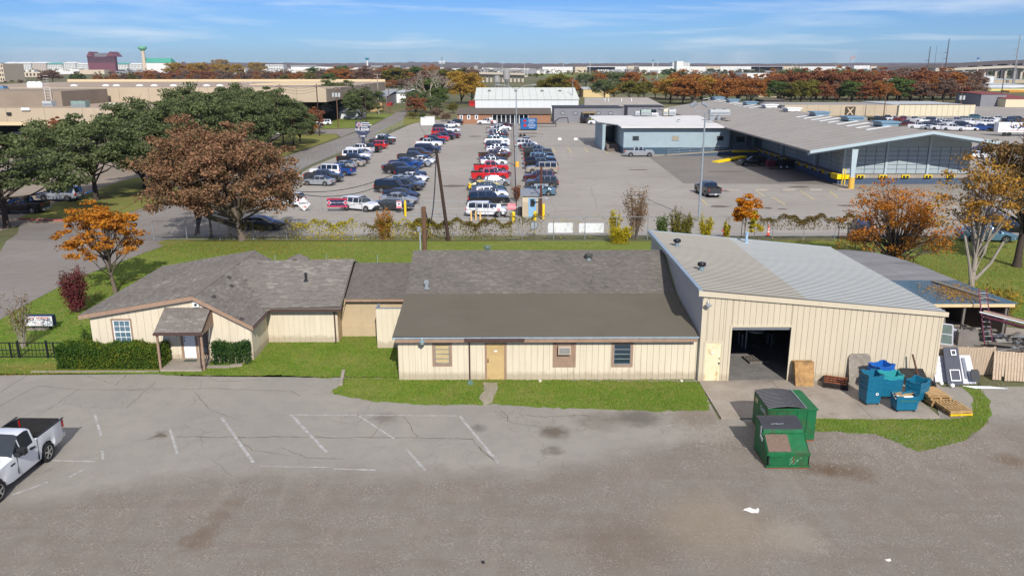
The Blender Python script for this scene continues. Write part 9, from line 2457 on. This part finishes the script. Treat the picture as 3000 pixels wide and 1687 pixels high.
text(cs,'SCS',(x,Ysg-.045,z),.26,WPRINT)
# ---------- poles and wires
def pole(px,pyb,pyt,lab,r=.15,m_=None,arms=0,name='utility_pole',lean=0,base=None,cat='utility pole',rtop=None):
 b=base or G(px,pyb);t=onY(px+lean,pyt,b.y)
 dx_=(t.x-b.x)if lean else 0
 o=thing(name,lab,cat,b);m_=m_ or POLEW
 MB().tube([b,(b.x+dx_,b.y,t.z)],[r,rtop or r*.7],8).build('shaft',m_,o)
 for k in range(arms):MB().obox((b.x+dx_,b.y-.1,t.z-.5-k*1.0),(2.4,.12,.12)).build('cross_arm',m_,o)
 if arms:
  for s_ in(-1,0,1):MB().tube([(b.x+dx_+s_*1.0,b.y-.1,t.z-.42),(b.x+dx_+s_*1.0,b.y-.1,t.z-.22)],.06,5).build('insulator',WHITE,o)
 return o,Vector((b.x+dx_,b.y,t.z))
DPOLE=mat('dark_pole',C(62,46,38),.9,var=.2,scale=4,stretch=(4,4,.5))
lp_,topL=pole(1314,706,442,'dark leaning utility pole rising from the grass in front of the car park',.17,DPOLE,0,lean=-36)
MB().tube([(topL.x+.95,71.9,0),(topL.x+.75,71.9,2.2)],.045,5).build('guy_guard',WHITE,lp_)
sp_=thing('short_pole','short brown wooden pole with conduit behind the long roof','utility pole',(-5.75,56,0));topS=Vector((-5.75,56,5.75))
MB().tube([(-5.75,56,0),(-5.75,56,5.75)],[.17,.16],8).build('shaft',POLEW,sp_);MB().tube([(-6.05,55.95,0),(-6.05,55.95,4.1)],.05,6).build('conduit',mat('grey_conduit',C(150,164,164),.5),sp_);MB().obox((-6.1,55.9,4.2),(.22,.15,.3)).build('meter_head',GALV,sp_)
WIREM=mat('black_wire',(.02,.02,.022),.6)
def wire(a,b,sag,lab,r=.022,n=14):
 a,b=Vector(a),Vector(b);pts=[]
 for i in range(n+1):
  f=i/n;p=a.lerp(b,f);p.z-=sag*4*f*(1-f);pts.append(p)
 return tag(MB().tube(pts,r,4,cap=False).build('wire',WIREM),lab,'wire')
p1,t1=pole(561,505,282,'brown wooden utility pole rising behind the brown oak',.16,POLEW,0)
p2,t2=pole(831,425,248,'utility pole with a street lamp arm among the live oaks',.16,POLEW,1)
p3,t3=pole(936,399,247,'utility pole at the driveway by the rust coloured tree',.16,DPOLE,1)
p4,t4=pole(991,378,256,'utility pole carrying three white transformers',.16,POLEW,1)
for k in range(3):MB().lathe([(.3,0),(.32,.1),(.32,1.0),(.2,1.1)],(t4.x-.8+k*.8,t4.y-.4,t4.z-2.6),12).build('transformer',LG,p4)
p5_,t5=pole(1110,336,215,'tall pale concrete utility pole beside the road end',.2,mat('concrete_pole',C(150,142,128),.8),2)
p6_,t6=pole(1144,333,240,'leaning utility pole with crossarm left of the road bend',.16,POLEW,1,lean=-8)
p7_,t7=pole(1192,345,258,'utility pole at the corner of the car park with a lamp arm',.16,POLEW,1)
p8_,t8=pole(1108,336,266,'dark utility pole standing directly beside the tall concrete pole',.16,DPOLE,0)
p9_,t9=pole(1074,372,248,'utility pole rising behind the live oak by the road',.15,DPOLE,1)
p10,t10=pole(1584.6,641,487,'rusty brown metal pole beside the guard booth',.13,mat('rusty_pole',C(92,52,38),.8),0,rtop=.12)
for zz in(3.9,2.4):MB().obox((t10.x,t10.y-.1,zz-1.4),(1.6,.1,.1)).obox((t10.x-.6,t10.y-.12,zz-1.5),(.35,.3,.2)).obox((t10.x+.6,t10.y-.12,zz-1.5),(.35,.3,.2)).build('lamp_bar',GALV,p10)
p11,t11=pole(2700,303,256,'wooden utility pole in front of the red wood at right',.22,POLEW,1)
p12,t12=pole(2812,318,252,'transformer pole at the right end of the red wood',.22,POLEW,1)
for k in range(2):MB().lathe([(.5,0),(.5,1.6)],(t12.x-.7+k*1.4,t12.y-.5,t12.z-5.5),10).build('transformer',LG,p12)
p13,t13=pole(1243,325,233,'pale pole behind the bare tree left of the white warehouse',.2,POLEW,1)
p14,t14=pole(2930,300,228,'dark pole behind the maroon roofs at far right',.25,DPOLE,1)
def lamp_post(px,pyb,pyt,lab,heads,r=.12,m_=None,armlen=1.6,base_m=None,lean=0):
 o,t=pole(px,pyb,pyt,lab,r,m_ or mat('lamp_post_grey',C(150,158,162),.5,metal=.3),0,'lamp_post',lean=lean,cat='lamp post',rtop=r*.5)
 for s_ in heads:
  MB().tube([t,t+Vector((s_*armlen*.5,0,.5)),t+Vector((s_*armlen,0,.7))],.05,5).build('arm',GALV,o)
  MB().obox((t.x+s_*(armlen+.35),t.y,t.z+.72),(.9,.45,.16),0,0,-s_*.15).build('lamp_head',STEELG,o)
 if base_m:MB().tube([G(px,pyb),G(px,pyb)+Vector((0,0,.9))],r*2.4,12).build('base',base_m,o)
 return o
lamp_post(1515,489,262,'twin-armed lamp post with yellow base on the dividing fence',(-1,1),.15,None,2.6,mat('orange_post_base',C(222,170,74)),lean=-3)
lo=lamp_post(2047,648,330,'tall galvanised lamp post with two floodlights behind the workshop',(),.15,lean=0)
b=G(2047,648);t=onY(2047,330,b.y)
for s_ in(-1,1):
 MB().tube([t,t+Vector((s_*.35,0,.15)),t+Vector((s_*.42,0,.5))],.04,5).build('arm',GALV,lo)
 MB().obox((t.x+s_*.6,t.y,t.z+.85),(.75,.6,.14),0,.5,s_*.5).build('lamp_head',STEELG,lo)
lamp_post(2130,300,235,'lamp post above the orange trees beyond the dock roof',(-1,1),.2,POLEW,1.0)
lamp_post(2588,345,238,'tall lamp post in front of the tan emblem wall',(-1,1),.2,POLEW,.8)
lamp_post(1676,330,232,'thin tall lamp post at the right end of the white warehouse',(),.2,STEELG)
sl_=thing('street_lamp','curved grey street lamp rising above the brown oak','lamp post',G(580,500))
b=G(580,500);a1=onY(583,352,b.y);a2=onY(592,325,b.y);a3=onY(604,315,b.y)
MB().tube([b,a1,a2,a3],[.16,.12,.1,.08],8).build('shaft',GALV,sl_);MB().obox((a3.x+.4,a3.y,a3.z-.02),(1.1,.4,.16)).build('lamp_head',WHITE,sl_)
MB().tube([t2+Vector((0,0,-4.6)),t2+Vector((1.4,0,-3.9)),t2+Vector((3.0,0,-3.8))],.06,5).build('lamp_arm',GALV,p2);MB().obox((t2.x+3.5,t2.y,t2.z-3.82),(1.0,.4,.16)).build('lamp_head',WHITE,p2)
MB().tube([t7+Vector((0,0,-1.2)),t7+Vector((2.0,0,-.5))],.06,5).build('lamp_arm',GALV,p7_);MB().obox((t7.x+2.4,t7.y,t7.z-.5),(1.0,.4,.16)).build('lamp_head',WHITE,p7_)
# wires
wire(topL,topS+Vector((.1,0,-.2)),3.0,'thick drooping cable from the leaning pole to the short pole',.045)
wire(topL+Vector((0,0,-.05)),onY(860,560,74),1.2,'upper cable running left from the leaning pole into the oak',.03)
wire(topL+Vector((0,0,-.25)),onY(860,565,74),1.6,'lower cable running left from the leaning pole into the oak',.03)
wire(topL,t7+Vector((0,0,-1)),1.5,'wire from the leaning pole to the car park corner pole',.02)
for i,(dz_,l_)in enumerate(((0,'top'),(-.6,'second'),(-1.2,'third'))):
 wire(t1+Vector((0,0,dz_)),t2+Vector((0,0,dz_-.2)),.8,'%s wire between the pole behind the oak and the lamp arm pole'%l_,.025)
 wire(t2+Vector((0,0,dz_)),t3+Vector((0,0,dz_-.2)),.8,'%s wire between the lamp arm pole and the driveway pole'%l_,.025)
 wire(onY(-60,520-22+i*22,62),t1+Vector((0,0,dz_-.2)),.9,'%s wire crossing the left live oaks from the photo edge'%l_,.022)
wire(t3,t4,.8,'wire between the driveway pole and the transformer pole',.03);wire(t4,t9,.8,'wire from the transformer pole toward the road',.03);wire(t9,t5,.5,'wire near the pale concrete pole',.03)
wire(t5,t7,.8,'wire from the concrete pole to the corner pole',.03);wire(t7,t13,1.0,'wire over the bare tree',.03);wire(t11,t12,1.5,'wire in front of the red wood',.04);wire(t11,onY(2300,262,t11.y),1.6,'long wire across the orange and red wood',.04)
# dead branches of the big bare tree
bt=thing('dead_tree','big leafless tree with white forked limbs above the car park','tree',G(*c2(1190,560)))
b=G(*c2(1190,560));mb=MB();r_=random.Random(4)
def limb(p,d,L,r,depth):
 q=p+d*L;mid=p.lerp(q,.5)+Vector((r_.uniform(-.1,.1)*L,0,r_.uniform(-.05,.1)*L));mb.tube([p,mid,q],[r,r*.8,r*.6],5,cap=False)
 if depth==0:return
 for k in range(3 if depth>1 else 2):limb(q,(d+Vector((r_.uniform(-.9,.9),r_.uniform(-.6,.6),r_.uniform(-.3,.5)))).normalized(),L*r_.uniform(.55,.8),r*.55,depth-1)
for k in range(5):limb(b+Vector((0,0,3)),Vector((-1+k*.5,r_.uniform(-.3,.3),.9)).normalized(),4.6,.34,4)
mb.tube([b,b+Vector((0,0,3.4))],[.6,.45],8)
mb.build('trunk',BARKP,bt)
# a worker in a yellow vest near the grey office
pw=thing('person','person in a yellow safety vest standing by the black pickup at the grey office','person',G(*c3(603,672)))
b=G(*c3(603,672));me=bpy.data.meshes.new('body')
vs=[(0,0,.95),(0,0,1.2),(0,0,1.45),(0,0,1.55),(0,0,1.68),(.1,0,.9),(.11,0,.5),(.12,.02,.06),(-.1,0,.9),(-.11,0,.5),(-.12,.02,.06),(.2,0,1.42),(.25,0,1.15),(.24,-.05,.9),(-.2,0,1.42),(-.25,0,1.15),(-.24,-.05,.9)]
es=[(0,1),(1,2),(2,3),(3,4),(0,5),(5,6),(6,7),(0,8),(8,9),(9,10),(2,11),(11,12),(12,13),(2,14),(14,15),(15,16)]
me.from_pydata([(x,y,z)for x,y,z in vs],es,[]);me.materials.append(mat('dark_workwear',C(40,44,56),.8))
po=bpy.data.objects.new('body',me);COL.objects.link(po);po.parent=pw
sk=po.modifiers.new('skin','SKIN');po.modifiers.new('sub','SUBSURF').levels=1
for i,r in enumerate([.15,.14,.15,.06,.11,.09,.07,.05,.09,.07,.05,.06,.05,.04,.06,.05,.04]):me.skin_vertices[0].data[i].radius=(r,r)
me.skin_vertices[0].data[0].use_root=True
MB().box(-.19,.19,-.17,.17,1.0,1.48).build('vest',mat('hi_vis',C(214,226,40),.6),pw,local=True)
# ---------- the air: one closed box of thin haze round everything
t=NT('haze_air')
t.n.remove(t.p)
pv_=t.node('ShaderNodeVolumePrincipled',{'Color':(.78,.86,1,1),'Density':.00006,'Anisotropy':.3})
t.l.new(pv_.outputs[0],t.out.inputs['Volume'])
hz_=MB().box(-9500,9500,-90,9500,-3,140).build('haze',t.mat)
hz_['kind']='stuff'
